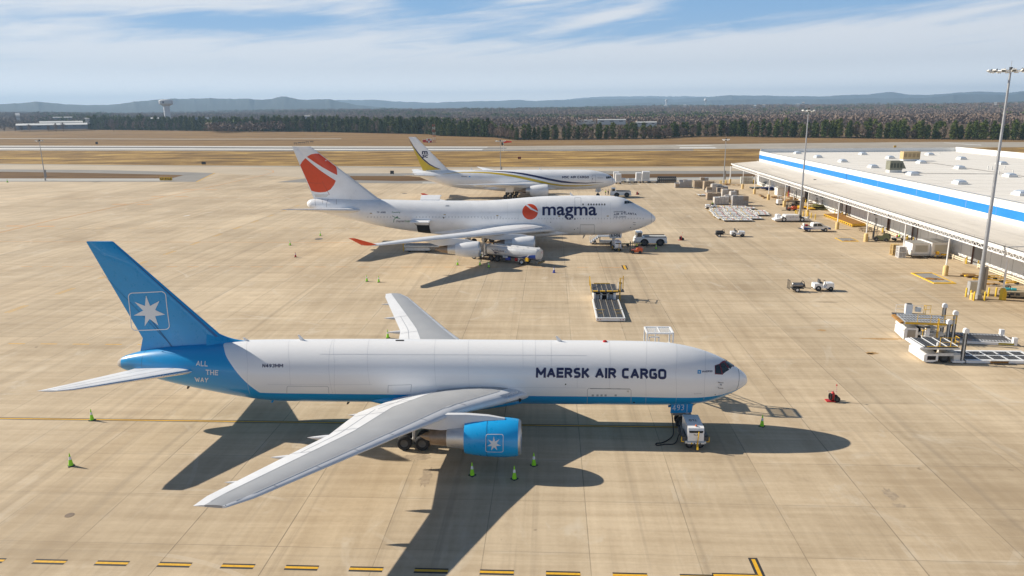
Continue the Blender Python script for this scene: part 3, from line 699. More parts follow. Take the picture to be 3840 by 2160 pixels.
def _glyphs():
    bowl = _arc(.36, .75, .24, .25, 90, -90, 6); G = {}
    G['A'] = (.70, [[(0, 0), (.35, 1)], [(.35, 1), (.70, 0)], [(.15, .32), (.55, .32)]]); G['B'] = (.6, [[(0, 0), (0, 1)], [(0, 1)] + bowl + [(0, .5)], [(.3, .5)] + _arc(.36, .25, .26, .25, 90, -90, 6) + [(0, 0)]])
    rnd = _arc(.22, .78, .22, .22, 90, 180, 4) + _arc(.22, .22, .22, .22, 180, 270, 4)
    G['C'] = (.56, [[(.56, 1)] + rnd + [(.56, 0)]]); G['D'] = (.62, [[(0, 0), (0, 1)], [(0, 1)] + _arc(.34, .72, .28, .28, 90, 0, 4) + _arc(.34, .28, .28, .28, 0, -90, 4) + [(0, 0)]])
    G['E'] = (.52, [[(0, 0), (0, 1)], [(0, 1), (.52, 1)], [(0, .5), (.46, .5)], [(0, 0), (.52, 0)]]); G['F'] = (.5, [[(0, 0), (0, 1)], [(0, 1), (.5, 1)], [(0, .5), (.44, .5)]])
    G['G'] = (.60, [[(.60, 1)] + rnd + [(.60, 0), (.60, .48), (.34, .48)]]); G['H'] = (.6, [[(0, 0), (0, 1)], [(.6, 0), (.6, 1)], [(0, .5), (.6, .5)]]); G['I'] = (.0, [[(0, 0), (0, 1)]])
    G['K'] = (.6, [[(0, 0), (0, 1)], [(.56, 1), (.06, .45)], [(.2, .56), (.60, 0)]]); G['L'] = (.48, [[(0, 1), (0, 0)], [(0, 0), (.48, 0)]]); G['M'] = (.84, [[(0, 0), (0, 1)], [(0, 1), (.42, .30)], [(.42, .30), (.84, 1)], [(.84, 1), (.84, 0)]])
    G['N'] = (.64, [[(0, 0), (0, 1)], [(0, 1), (.64, 0)], [(.64, 0), (.64, 1)]]); G['O'] = (.64, [rnd + _arc(.42, .22, .22, .22, 270, 360, 4) + _arc(.42, .78, .22, .22, 0, 90, 4) + [(.22, 1)]]); G['0'] = (.52, [[((x - .22)*.8 + .18, y) for x, y in G['O'][1][0]]])
    G['P'] = (.6, [[(0, 0), (0, 1)], [(0, 1)] + bowl + [(0, .5)]]); G['R'] = (.62, [[(0, 0), (0, 1)], [(0, 1)] + bowl + [(0, .5)], [(.30, .5), (.62, 0)]])
    G['S'] = (.54, [[(.52, 1)] + _arc(.22, .76, .22, .24, 90, 270, 6) + _arc(.32, .26, .22, .26, 90, -90, 6) + [(.0, 0)]]); G['T'] = (.6, [[(0, 1), (.6, 1)], [(.3, 1), (.3, 0)]]); G['U'] = (.6, [[(0, 1)] + _arc(.24, .24, .24, .24, 180, 270, 4) + _arc(.36, .24, .24, .24, 270, 360, 4) + [(.6, 1)]])
    G['W'] = (.96, [[(0, 1), (.24, 0)], [(.24, 0), (.48, .8)], [(.48, .8), (.72, 0)], [(.72, 0), (.96, 1)]]); G['Y'] = (.64, [[(0, 1), (.32, .45)], [(.64, 1), (.32, .45)], [(.32, .45), (.32, 0)]]); G['V'] = (.64, [[(0, 1), (.32, 0)], [(.32, 0), (.64, 1)]])
    G['1'] = (.2, [[(0, .8), (.2, 1)], [(.2, 1), (.2, 0)]]); G['2'] = (.5, [_arc(.25, .74, .25, .26, 170, -10, 7) + [(0, 0)], [(0, 0), (.5, 0)]]); G['3'] = (.5, [[(0, .95)] + _arc(.24, .76, .26, .24, 90, -90, 6) + _arc(.24, .26, .26, .26, 90, -90, 6) + [(0, .03)]]); G['4'] = (.58, [[(.42, 0), (.42, 1)], [(.42, 1), (0, .28)], [(0, .28), (.58, .28)]])
    G['7'] = (.5, [[(0, 1), (.5, 1)], [(.5, 1), (.16, 0)]]); G['9'] = (.5, [_arc(.25, .72, .25, .28, 0, 360, 10), [(.5, .72), (.44, .2), (.1, 0)]]); G['-'] = (.3, [[(0, .45), (.3, .45)]]); G[' '] = (.16, []); return G
GLY = _glyphs()
def block_letters(s, t=.2, gap=.14, shear=0.0):
    """heavy sans capitals built from strokes, fitted to the unit square"""
    x = t/2; Q = []; k = 1 - t
    for ch in s:
        w, S = GLY[ch]
        for pl in S:
            for i, (a, b) in enumerate(zip(pl[:-1], pl[1:])):
                p, q = Vector((x + a[0], t/2 + a[1]*k)), Vector((x + b[0], t/2 + b[1]*k)); d = (q - p).normalized(); n = Vector((-d.y, d.x))*t/2; e = d*t*(.5 if len(pl) == 2 and (abs(d.x) < .01 or abs(d.y) < .01) else .22 if len(pl) == 2 else .12)
                R = [p - e - n, q + e - n, q + e + n, p - e + n]
                Q.append([(v.x + shear*v.y, min(1, max(0, v.y))) for v in R])
        x += w + t + gap
    W_ = x - gap - t/2
    return [[(a/W_, b) for a, b in q] for q in Q]
_tc = {}
def letters(s, bold=.02, shear=0.0, space=1.0):
    """outline letters as triangles fitted to the unit square"""
    key = (s, bold, shear, space)
    if key in _tc: return _tc[key]
    cu = bpy.data.curves.new('t', 'FONT'); cu.body = s; cu.offset = bold; cu.shear = shear; cu.space_character = space; cu.fill_mode = 'FRONT'; cu.resolution_u = 4
    ob = bpy.data.objects.new('t', cu); COL.objects.link(ob); dg = bpy.context.evaluated_depsgraph_get(); dg.update()
    me = bpy.data.meshes.new_from_object(ob.evaluated_get(dg)); V = [v.co.copy() for v in me.vertices]; T = [tuple(p.vertices) for p in me.polygons]
    bpy.data.objects.remove(ob); bpy.data.meshes.remove(me); bpy.data.curves.remove(cu)
    x0, x1 = min(v.x for v in V), max(v.x for v in V); y0, y1 = min(v.y for v in V), max(v.y for v in V)
    r = ([((v.x - x0)/(x1 - x0), (v.y - y0)/(y1 - y0)) for v in V], T); _tc[key] = r; return r
def bil(Q):
    """unit square -> quad of (x, y) corners: bottom-left, bottom-right, top-right, top-left"""
    def f(u, v):
        a = [Q[0][i]*(1 - u) + Q[1][i]*u for i in (0, 1)]; c = [Q[3][i]*(1 - u) + Q[2][i]*u for i in (0, 1)]
        return a[0]*(1 - v) + c[0]*v, a[1]*(1 - v) + c[1]*v
    return f
def fus_text(F, parent, s, reg, quad, m, bold=.02, shear=0.0, space=1.0, name='lettering', off=.012):
    B = bil([F.hit(reg, *q) for q in quad]); V, T = letters(s, bold, shear, space)
    return decal(name, parent, [V], lambda u, v: F.P(*B(u, v), off), m, (0, .12), T)
def fus_caps(F, parent, s, reg, quad, m, t=.2, gap=.14, name='lettering', off=.012):
    B = bil([F.hit(reg, *q) for q in quad]); return decal(name, parent, block_letters(s, t, gap), lambda u, v: F.P(*B(u, v), off + decal.lay), m, (0, .12), None, True)
def fus_poly(F, parent, reg, polys, m, name, off=.008, step=(.6, .1)):
    return decal(name, parent, [[F.hit(reg, *p) for p in P] for P in polys], lambda u, v: F.P(u, v, off), m, step)
def fus_line(F, parent, reg, pts, m, name='panel_line', w=.035, off=.006):
    """a thin seam following surveyed points"""
    H = [F.hit(reg, *p) for p in pts]; polys = []
    for (xa, ta), (xb, tb) in zip(H[:-1], H[1:]):
        r = 2.6; d = Vector((xb - xa, (tb - ta)*r)); 
        if d.length < 1e-4: continue
        n = Vector((-d.y, d.x)).normalized()*w/2
        polys.append([(xa + n.x, ta + n.y/r), (xb + n.x, tb + n.y/r), (xb - n.x, tb - n.y/r), (xa - n.x, ta - n.y/r)])
    return decal(name, parent, polys, lambda u, v: F.P(u, v, off), m, (.8, .12))
def naca(u): return 5*(.2969*math.sqrt(u) - .126*u - .3516*u*u + .2843*u**3 - .1036*u**4)
US = [0, .004, .015, .04, .08, .13, .2, .3, .42, .55, .66, .74, .82, .9, 1.0]
def wing(parent, secs, side, names=('wing', 'leading_edge_slat', 'flap'), mats=None, cut=(.13, .66), dih_axis='y', flap_from=0.0, camber=.02):
    """secs: (span, x aft of nose at leading edge, chord, z, thickness ratio, twist deg). Three skins: box, slat, flap."""
    mats = mats or (grey_w, light_w, light_w)
    secs2 = []
    for a, c in zip(secs[:-1], secs[1:]):
        for i in range(4): secs2.append([a[k] + (c[k] - a[k])*i/4 for k in range(6)])
    secs2.append(list(secs[-1]))
    U = sorted(set(US + list(cut)))
    def ring(s_):
        y, xl, c, z, t, tw = s_; out = []; tw = math.radians(tw)
        for u, sg in [(u, 1) for u in reversed(U)] + [(u, -1) for u in U[1:]]:
            zz = sg*naca(u)*t + camber*4*u*(1 - u)
            if u == 1.0: zz = sg*.0016
            dx, dz = (u - .25)*c, zz*c
            dx, dz = dx*math.cos(tw) + dz*math.sin(tw), -dx*math.sin(tw) + dz*math.cos(tw)
            X = xl + .25*c + dx
            out.append((u, Vector((-X, side*y, z + dz)) if dih_axis == 'y' else Vector((-X, zz*c, z))))
        return out
    R = [ring(s_) for s_ in secs2]; n = len(R[0]); bs = [MB(), MB(), MB()]
    for j in range(len(R) - 1):
        for i in range(n):
            a, c = R[j][i], R[j][(i + 1) % n]; um = (a[0] + c[0])/2
            k = 1 if um < cut[0] else 2 if um > cut[1] else 0
            if i == n - 1: k = 2
            bs[k].add([R[j][i][1], R[j][(i + 1) % n][1], R[j+1][(i + 1) % n][1], R[j+1][i][1]], [(0, 1, 2, 3)], mats[k])
    for k in (0, 1, 2):
        idx = [i for i in range(n) if (R[0][i][0] <= cut[0] if k == 1 else R[0][i][0] >= cut[1] if k == 2 else cut[0] <= R[0][i][0] <= cut[1])]
        if k == 2:
            h = [i for i in idx if i < n//2] ; idx = [i for i in idx if i > n//2] + h
        bs[k].add([R[-1][i][1] for i in idx], [tuple(range(len(idx)))], mats[k])
    out = []
    for k in (0, 1, 2):
        b = bs[k]; me_name = names[k]
        o = b.build(me_name, parent if k == 0 else out[0], smooth=0)
        bm = bmesh.new(); bm.from_mesh(o.data); bmesh.ops.remove_doubles(bm, verts=bm.verts, dist=.0008); bmesh.ops.recalc_face_normals(bm, faces=bm.faces)
        # open skins: make normals face away from the chord line
        bm.to_mesh(o.data); bm.free()
        o.data.polygons.foreach_set('use_smooth', [True]*len(o.data.polygons)); o.data.set_sharp_from_angle(angle=math.radians(40)); out.append(o)
    return out
def wing_pt(secs, span, u, side, up=1, off=0.0, camber=.02):
    """point on the wing skin"""
    for a, c in zip(secs[:-1], secs[1:]):
        if a[0] <= span <= c[0]:
            f = (span - a[0])/(c[0] - a[0]); s_ = [a[k] + (c[k] - a[k])*f for k in range(6)]; break
    y, xl, c, z, t, tw = s_; tw = math.radians(tw); zz = up*naca(u)*t + camber*4*u*(1 - u); dx, dz = (u - .25)*c, zz*c
    dx, dz = dx*math.cos(tw) + dz*math.sin(tw), -dx*math.sin(tw) + dz*math.cos(tw)
    return Vector((-(xl + .25*c + dx), side*y, z + dz + off*up))
def wing_lines(parent, secs, side, lines, m, name='panel_line', w=.06, up=1, camber=.02):
    b = MB()
    for (s0, u0), (s1, u1) in lines:
        N = max(2, int(abs(s1 - s0)/1.0) + int(abs(u1 - u0)/.05)); P = [wing_pt(secs, s0 + (s1 - s0)*i/N, u0 + (u1 - u0)*i/N, side, up, .012, camber) for i in range(N + 1)]
        for p, q in zip(P[:-1], P[1:]):
            d = (q - p); nn = Vector((-d.y, d.x, 0)).normalized()*w/2; b.add([p - nn, q - nn, q + nn, p + nn], [(0, 1, 2, 3)], m)
    return b.build(name, parent, smooth=0, fix=False)
def canoe(b, secs, span, u0, l, r, side, m):
    p = wing_pt(secs, span, u0, side, -1); b.lathe([(0, .01), (-.1*l, r*.55), (-.3*l, r), (-.6*l, r*.85), (-.85*l, r*.4), (-l, .01)], m, (p.x, p.y, p.z - r*.35), 'x', 12)
def gear_leg(parent, x, y, z_top, wheels, r, w, spread, name, doors=None, tyre_dx=0):
    b = MB(); b.cyl((x, y, r), (x, y, z_top), .17, alu, n=12); b.cyl((x, y, z_top*.55), (x, y, z_top), .24, alu, n=12)
    b.bar((x + .1, y, z_top*.55), (x + 1.6, y, z_top), .12, .12, metal_d); b.bar((x, y, z_top*.5), (x, y*.55 if y else 0, z_top), .12, .12, metal_d)
    if len(wheels) > 1: b.bar((x + wheels[0] + .1, y, r), (x + wheels[-1] - .1, y, r), .2, .2, metal_d)
    for dx in wheels: b.cyl((x + dx, y - spread, r), (x + dx, y + spread, r), .09, metal_d, n=8)
    o = b.build(name, parent)
    for dx in wheels:
        for s in (-1, 1): wheel_o(o, (x + dx, y + s*spread, r), r, w, rim=mat('wheel_hub', (.10, .10, .10), .6, .3, var=.2, scale=6))
    for d in (doors or []):
        q = MB(); q.prism(d[0], 'y', d[1] - .03, d[1] + .03, d[2]); q.build('gear_door', o, smooth=0)
    return o
def engine(parent, xa, y, z, prof, cowl_m, lip_m, core, plug, pylon, fan_r, name='engine', pyl_m=None, lip=.35):
    """prof: cowl (dx aft, r). front lip is its own part"""
    side_o = MB(); out = [(-dx, r) for dx, r in prof]
    cut = [p for p in out if -p[0] >= lip]; lipp = [p for p in out if -p[0] <= lip]
    b = MB(); b.lathe([lipp[-1]] + [p for p in cut if p != lipp[-1]], cowl_m, (-xa, y, z)); 
    e = b.build(name, parent, smooth=40)
    b = MB(); b.lathe([(-lip - .9, fan_r*.985), (-.35, fan_r*.93), (-.08, fan_r*.965)] + lipp, lip_m, (-xa, y, z)); b.build('inlet_lip', e, smooth=60)
    b = MB(); b.lathe([(-lip - .9, fan_r*.99), (-lip - .95, .35), (-lip - .5, .22), (-lip - .3, .01)], void, (-xa, y, z)); b.build('fan', e)
    b = MB(); b.lathe([(-dx, r) for dx, r, mm in core], metal_l, (-xa, y, z), mats=[mm for dx, r, mm in core[1:]]); b.build('core_cowl', e, smooth=40)
    b = MB(); b.lathe([(-dx, r) for dx, r in plug], metal_hot, (-xa, y, z)); b.build('exhaust_plug', e, smooth=60)
    if pylon:
        b = MB(); R = []
        for dx, zt, zb, hw in pylon: R.append([(-xa - dx, y - hw, zb), (-xa - dx, y - hw, zb + (zt - zb)*.7), (-xa - dx, y - hw*.6, zt), (-xa - dx, y + hw*.6, zt), (-xa - dx, y + hw, zb + (zt - zb)*.7), (-xa - dx, y + hw, zb)])
        b.loft(R, pyl_m or light_w); b.build('pylon', e, smooth=50)
    return e
def fin_surface(secs, camb=0):
    """returns f(x aft, z) -> y of the near skin of a vertical fin"""
    def f(x, z):
        for a, c in zip(secs[:-1], secs[1:]):
            if a[3] <= z <= c[3]:
                q = (z - a[3])/(c[3] - a[3]); xl, ch, t = (a[k] + (c[k] - a[k])*q for k in (1, 2, 4)); u = min(max((x - xl)/ch, 0), 1); return -naca(u)*t*ch
        return -.2
    f.le = lambda z: next((a[1] + (c[1] - a[1])*(z - a[3])/(c[3] - a[3]) for a, c in zip(secs[:-1], secs[1:]) if a[3] <= z <= c[3]), -99)
    return f
def fin_map(Yc, nose, fs, reg, px, py):
    y = -.3
    for _ in range(4):
        q = atY(reg, px, py, Yc + y); y = fs(nose - q.x, q.z)
    return nose - q.x, q.z
def fin_decal(parent, Yc, nose, fs, reg, polys, m, name, off=.02, step=(.4, .4)):
    P = [[fin_map(Yc, nose, fs, reg, *p) for p in poly] for poly in polys]
    xl = lambda z: fs.le(z) + .12
    return decal(name, parent, P, lambda x, z: (lambda q: Vector((-q, fs(q, z) - off, z)))(max(x, xl(z))), m, step)
def fin_text(parent, Yc, nose, fs, s, reg, quad, m, bold=.012, name='lettering', off=.02, space=1.0):
    B = bil([fin_map(Yc, nose, fs, reg, *q) for q in quad]); V, T = letters(s, bold, 0, space)
    return decal(name, parent, [V], lambda u, v: (lambda x, z: Vector((-x, fs(x, z) - off, z)))(*B(u, v)), m, (0, .2), T)
def star(c, r, r2=.42, n=7, a0=90, sx=1, sy=1):
    return [(c[0] + sx*math.cos(math.radians(a0 + 180/n*i))*(r if i % 2 == 0 else r*r2), c[1] - sy*math.sin(math.radians(a0 + 180/n*i))*(r if i % 2 == 0 else r*r2)) for i in range(2*n)]
def fan_poly(P, c): return [[c, P[i], P[(i + 1) % len(P)]] for i in range(len(P))]
def ring_poly(P, Q): return [[P[i], P[(i + 1) % len(P)], Q[(i + 1) % len(P)], Q[i]] for i in range(len(P))]
def rrect(x0, x1, y0, y1, r, n=5):
    out = []
    for cx, cy, a in ((x1 - r, y1 - r, 0), (x0 + r, y1 - r, 90), (x0 + r, y0 + r, 180), (x1 - r, y0 + r, 270)):
        out += [(cx + r*math.cos(math.radians(a + 90*i/n)), cy + r*math.sin(math.radians(a + 90*i/n))) for i in range(n + 1)]
    return out
def stations(tab, wr, wmax, zmf):
    """close the nose and tail and add width and mid height"""
    out = []
    for i, (x, zt, zb) in enumerate(tab):
        h = (zt - zb)/2; out.append((x, zt, zb, min(h*wr, wmax), zmf(x, zt, zb)))
    return out
# ================================================================ blue-tailed twin jet, nearest
NX, YC = 16.27, 58.19
T767 = [(0, 4.18, 4.08), (.10, 4.55, 3.86), (.38, 4.88, 3.64), (.91, 5.27, 3.30), (1.61, 5.74, 2.97), (2.63, 6.28, 2.56), (3.62, 6.66, 2.30), (4.73, 6.97, 2.15), (6.4, 7.25, 2.08), (8.5, 7.38, 2.05), (12, 7.42, 2.05), (20, 7.42, 2.04), (31, 7.42, 2.03),
        (37.4, 7.36, 2.03), (39.5, 7.33, 2.07), (41.2, 7.30, 2.2), (43, 7.24, 2.46), (45.5, 7.10, 2.90), (48.5, 6.84, 3.50), (50.6, 6.48, 4.00), (52.2, 6.1, 4.42), (53.0, 5.82, 4.64), (53.5, 5.5, 4.88), (53.67, 5.24, 5.10)]
F7 = Fus(stations(T767, .94, 2.515, lambda x, a, c: (a + c)/2), NX, YC)
def livery767():
    m = bpy.data.materials.new('white_and_blue_livery'); m.use_nodes = True; t = NT(m.node_tree); b = t.n['Principled BSDF']
    co = t.node('ShaderNodeTexCoord').outputs['Object']; x, y, z = t.sep(co); xa = t.m('MULTIPLY', x, -1.0)
    # sweep between white body and blue tail: metres aft of the nose for each height on the side
    pts = [F7.hit('A1', px, py) for px, py in ((1545, 800), (1541, 835), (1552, 880), (1600, 962), (1640, 1015), (1690, 1068), (1750, 1117), (1785, 1140), (1815, 1153))]
    Z = [(F7.P(xx, th).z, xx) for xx, th in pts]; Z.append((2.0, 36.5)); Z.append((7.6, Z[0][1] - .25)); Z.sort()
    def curve(v, P):
        fc = t.node('ShaderNodeFloatCurve'); z0, z1 = P[0][0], P[-1][0]; x0, x1 = min(p[1] for p in P) - .5, max(p[1] for p in P) + .5
        t.put(fc.inputs['Value'], t.m('DIVIDE', t.m('SUBTRACT', v, z0), z1 - z0)); cv = fc.mapping.curves[0]
        while len(cv.points) < len(P): cv.points.new(.5, .5)
        for pt, p in zip(cv.points, P): pt.location = ((p[0] - z0)/(z1 - z0), (p[1] - x0)/(x1 - x0)); pt.handle_type = 'AUTO_CLAMPED'
        fc.mapping.update(); return t.m('ADD', t.m('MULTIPLY', fc.outputs[0], x1 - x0), x0)
    tail = t.m('GREATER_THAN', xa, curve(z, Z))
    bel = [F7.hit(r, px, py) for r, px, py in (('N3', 1740, 600), ('N3', 1640, 640), ('N3', 1560, 662), ('N3', 1450, 674), ('N3', 1250, 677), ('N3', 900, 670), ('N3', 500, 667))]
    B = [(xx, F7.P(xx, th).z) for xx, th in bel]; B = [(0, B[0][1] + .25)] + B + [(30, B[-1][1]), (53, B[-1][1])]; B.sort()
    belly = t.m('LESS_THAN', z, curve(xa, B))
    mask = t.m('MAXIMUM', tail, belly)
    nz = t.noise(t.scale(co, .25, 2, 2), .8, 4, .6)
    col = t.mix(mask, t.mix(nz, (.83, .83, .835), (.865, .865, .865)), t.mix(nz, (.002, .26, .58), (.004, .305, .66)))
    tip = t.m('GREATER_THAN', xa, 53.1); col = t.mix(tip, col, (.45, .40, .34))
    ring = t.m('LESS_THAN', t.m('ABSOLUTE', t.m('SUBTRACT', xa, 50.9)), .03); col = t.mix(t.m('MULTIPLY', ring, .6), col, (.01, .07, .16))
    apu = t.ss(xa, 48.0, 50.2); col = t.mix(t.m('MULTIPLY', t.m('MULTIPLY', apu, t.ss(nz, .40, .62)), .55), col, (.05, .22, .40))
    t.put(b.inputs['Base Color'], col); b.inputs['Roughness'].default_value = .28; b.inputs['Coat Weight'].default_value = .35
    return m
def jet767():
    r = root('cargo_jet', 'white twin engine cargo jet with blue tail, white star and sky blue engines', 'aircraft', (NX, YC, 0))
    f = F7.mesh(livery767(), r)
    # wing root fairing
    lv = f.data.materials[0]; b = MB(); R = []
    for i in range(25):
        u = i/24; x = 18.0 + 14.0*u; s = max(0.0, math.sin(math.pi*u))**.75; w = 1.15 + 1.62*s; zt = 2.7 + 1.15*s; zb = 2.5 - .74*s
        R.append([(-x, w*math.copysign(abs(math.cos(a))**.7, math.cos(a)), (zt + zb)/2 + (zt - zb)/2*math.copysign(abs(math.sin(a))**.8, math.sin(a))) for a in [2*math.pi*k/40 for k in range(40)]])
    b.loft(R, lv); b.build('belly_fairing', f, smooth=60)
    secs = [(1.6, 17.6, 11.6, 3.35, .135, 2.5), (2.6, 18.35, 10.9, 3.45, .13, 2.5), (7.0, 23.1, 7.75, 3.98, .115, 1.0), (12.3, 26.6, 4.9, 4.48, .105, 0), (22.4, 32.55, 2.70, 5.40, .10, -1.5), (23.6, 33.6, 1.85, 5.50, .09, -1.5)]
    for side in (-1, 1):
        w = wing(r, secs, side)
        wing_lines(w[0], secs, side, [((3.0, .655), (7.0, .655)), ((7.0, .655), (23.2, .66)), ((8.2, .66), (8.2, .98)), ((11.6, .66), (11.6, .98)), ((16.0, .66), (16.0, .98)), ((5.2, .66), (5.2, .98)), ((3, .80), (7.0, .80)), ((7, .83), (16, .84))], seam)
        wing_lines(w[0], secs, side, [((s, 0.012), (s, .13)) for s in (6.2, 9.6, 12.5, 15.4, 18.2, 21)] + [((3.2, .128), (23, .128))], seam)
        b = MB()
        for sp, u0, l, rr in ((6.9, .60, 4.0, .30), (12.4, .62, 3.3, .24), (16.2, .64, 2.6, .2), (20.3, .70, 1.7, .12)): b = MB(); canoe(b, secs, sp, u0, l, rr, side, light_w); b.build('flap_track_fairing', w[0], smooth=50)
        p = wing_pt(secs, 23.5, .12, side); b = MB(); b.lathe([(.12, .01), (.05, .05), (-.25, .06), (-.4, .02)], glass, (p.x, p.y, p.z - .05), 'x', 10); b.build('wingtip_light', w[0])
        # polished leading edge at the root and the dark landing-light lens
        b = MB(); P = []
        for sp in (2.62, 3.2, 3.9):
            P.append([wing_pt(secs, sp, u, side, s_, .012) for u, s_ in ((.06, 1), (.03, 1), (.012, 1), (.0, 1), (.012, -1), (.03, -1))])
        b.loft(P, metal_l, closed=False, caps=False); b.build('root_leading_edge', w[0], smooth=60)
        p = wing_pt(secs, 2.9, .012, side, -1); b = MB(); b.lathe([(.14, .01), (.10, .14), (-.04, .2)], void, (p.x + .02, p.y + side*.02, p.z - .02), 'x', 12); b.build('landing_light', w[0])
        cowl = [(0, 1.19), (.05, 1.27), (.18, 1.34), (.42, 1.39), (.95, 1.445), (1.7, 1.46), (2.6, 1.43), (3.5, 1.33), (4.15, 1.22)]
        e = engine(r, 18.45, side*8.0, 2.50, cowl, mblue_l, alu, [(3.6, 1.02, void), (4.15, .98, void), (4.3, .90, alu), (5.45, .78, alu), (5.5, .72, alu), (6.75, .62, metal_hot), (6.75, .5, void)], [(6.4, .5), (7.1, .28), (7.6, .02)],
                   [(1.2, 4.02, 3.75, .16), (2.4, 4.22, 3.5, .26), (4.0, 4.32, 3.3, .30), (5.8, 4.30, 3.1, .30), (8.0, 4.2, 3.3, .28), (10.4, 4.1, 3.75, .15)], 1.22)
        if side < 0:
            def em(u, v):                                           # (metres aft, angle) on the cowl
                rr = np.interp(u - 18.45, [c[0] for c in cowl], [c[1] for c in cowl]) + .012; return Vector((-u, side*8.0 - rr*math.cos(v), 2.5 + rr*math.sin(v)))
            def eh(px, py):
                q = atY('B2', px, py, YC - 8.0 - 1.3); u = NX - q.x; rr = np.interp(u - 18.45, [c[0] for c in cowl], [c[1] for c in cowl]); return u, math.asin(max(-.99, min(.99, (q.z - 2.5)/rr)))
            sp = star((1051, 986), 43, .40, 7, 92)
            decal('star_emblem', e, [[eh(*p) for p in P] for P in fan_poly(sp, (1051, 986))], em, off_w, (.2, .08))
            o_, i_ = rrect(1000, 1108, 933, 1038, 12), rrect(1003.5, 1104.5, 936.5, 1034.5, 10)
            decal('emblem_border', e, [[eh(*p) for p in P] for P in ring_poly(o_, i_)], em, off_w, (.2, .08))
            decal('cowl_seam', e, [[eh(990, y) for y in ()] or [(20.9, -1.3), (20.93, -1.3), (20.93, 1.5), (20.9, 1.5)]], em, seam_b, (0, .12))
    # main gear, nose gear
    for s in (-1, 1): gear_leg(r, -27.1, s*4.65, 3.4, (.71, -.71), .59, .42, .57, 'main_gear')
    ng = gear_leg(r, -5.3, 0, 2.4, (0,), .50, .33, .36, 'nose_gear', doors=[])
    for s in (-1, 1):
        b = MB(); b.prism([(-6.3, 1.42), (-4.55, 1.50), (-4.45, 2.42), (-6.25, 2.36)], 'y', s*.62 - .03, s*.62 + .03, mblue); d = b.build('gear_door', ng, smooth=0)
        if s < 0:
            decal('door_number', d, block_letters('493', .13, .2), lambda u, v: Vector((-6.15 + .95*u, -.665 - decal.lay, 1.66 + .5*v + .06*u)), off_w, (0, 0), None, True)
            b = MB(); b.box((-4.95, -.666, 1.97), (.05, .01, .82), off_w); b.build('door_stripe', d)
    b = MB(); b.box((-5.3, 0, 1.25), (1.5, .9, .22), metal_d); b.bar((-4.6, -.4, 1.3), (-4.0, -.7, .75), .03, .03, metal_d); b.cyl((-5.0, -.35, 1.35), (-4.75, -.35, 1.35), .12, metal_l, n=10); b.build('steering_collar', ng)
    # horizontal stabiliser
    hs = [(.3, 44.9, 6.6, 4.95, .10, 0), (1.5, 45.9, 5.9, 5.08, .10, 0), (8.7, 51.7, 2.35, 6.15, .09, 0), (9.31, 52.6, 1.55, 6.28, .08, 0)]
    for s in (-1, 1):
        h = wing(r, hs, s, ('stabiliser', 'stabiliser_leading_edge', 'elevator'), (light_w, metal_l, light_w), (.05, .68), camber=-.004)
        wing_lines(h[0], hs, s, [((1.6, .67), (9.1, .67)), ((1.6, .3), (9, .3))], seam, camber=-.004)
    # fin
    fp = [fin_map(YC, NX, lambda x, z: -.25, 'A1', x, y) for x, y in ((580, 104), (770, 104), (975, 860), (1540, 800))]
    lt, rt = fp[1][0], fp[0][0]; zt = (fp[0][1] + fp[1][1])/2; rl, rr_ = fp[3][0], fp[2][0]
    fs_ = [(0, rl - 1.0 - .55, (rr_ + .25) - (rl - 1.55), 6.3, .085, 0), (0, rl - .05, (rr_ - .1) - (rl - .05), 7.45, .088, 0), (0, lt, rt - lt, zt - .06, .092, 0), (0, lt + .12, rt - lt - .18, zt, .06, 0)]
    v = wing(r, fs_, 1, ('vertical_fin', 'fin_leading_edge', 'rudder'), (mblue, mblue, mblue), (.05, .70), 'z', camber=0)
    b = MB(); R = []                                                 # dorsal fillet
    for i in range(13):
        u = i/12; x = rl - 2.6 + 4.0*u; zz = 7.25 + 1.25*u**2.4; hw = .06 + .30*u
        R.append([(-x, -hw*1.7, 7.0), (-x, -hw*.9, 7.12 + (zz - 7.12)*.5), (-x, -.05, zz), (-x, .05, zz), (-x, hw*.9, 7.12 + (zz - 7.12)*.5), (-x, hw*1.7, 7.0)])
    b.loft(R, mblue); b.build('dorsal_fillet', v[0], smooth=60)
    fs = fin_surface(fs_); c = (1024, 580)
    st = [(1005, 472), (1033, 545), (1098, 510), (1068, 573), (1136, 604), (1068, 615), (1090, 680), (1030, 634), (996, 684), (1000, 612), (920, 611), (985, 577), (926, 517), (998, 545)]
    fin_decal(v[0], YC, NX, fs, 'A1', fan_poly(st, c), off_w, 'star_emblem')
    bq = bil([(905, 718), (1172, 708), (1140, 442), (878, 455)]); O = [bq(*p) for p in rrect(.0, 1.0, 0, 1.0, .12)]; I = [bq(*p) for p in rrect(.022, .978, .022, .978, .10)]
    fin_decal(v[0], YC, NX, fs, 'A1', ring_poly(O, I), off_w, 'emblem_border')
    fin_decal(v[0], YC, NX, fs, 'A1', [[(700, 320), (702, 320), (1195, 832), (1190, 832)], [(1035, 640), (1040, 638), (1190, 828), (1178, 826)]], seam_b, 'fin_seam', off=.016)
    fin_decal(v[0], YC, NX, fs, 'A1', [[(770, 106), (782, 112), (1540, 790), (1500, 775)]], mat('fin_edge_blue', (.03, .12, .30), .3, .3, var=0), 'fin_edge_strip', off=.014)
    # lettering and seams
    fus_caps(F7, f, 'MAERSK AIR CARGO', 'N3', ((216, 527), (1186, 540), (1186, 464), (219, 453)), navy, .25, .10, 'airline_title')
    fus_caps(F7, f, 'N493MM', 'A1', ((1804, 968), (1947, 968), (1948, 944), (1806, 943)), navy, .19, .14, 'registration')
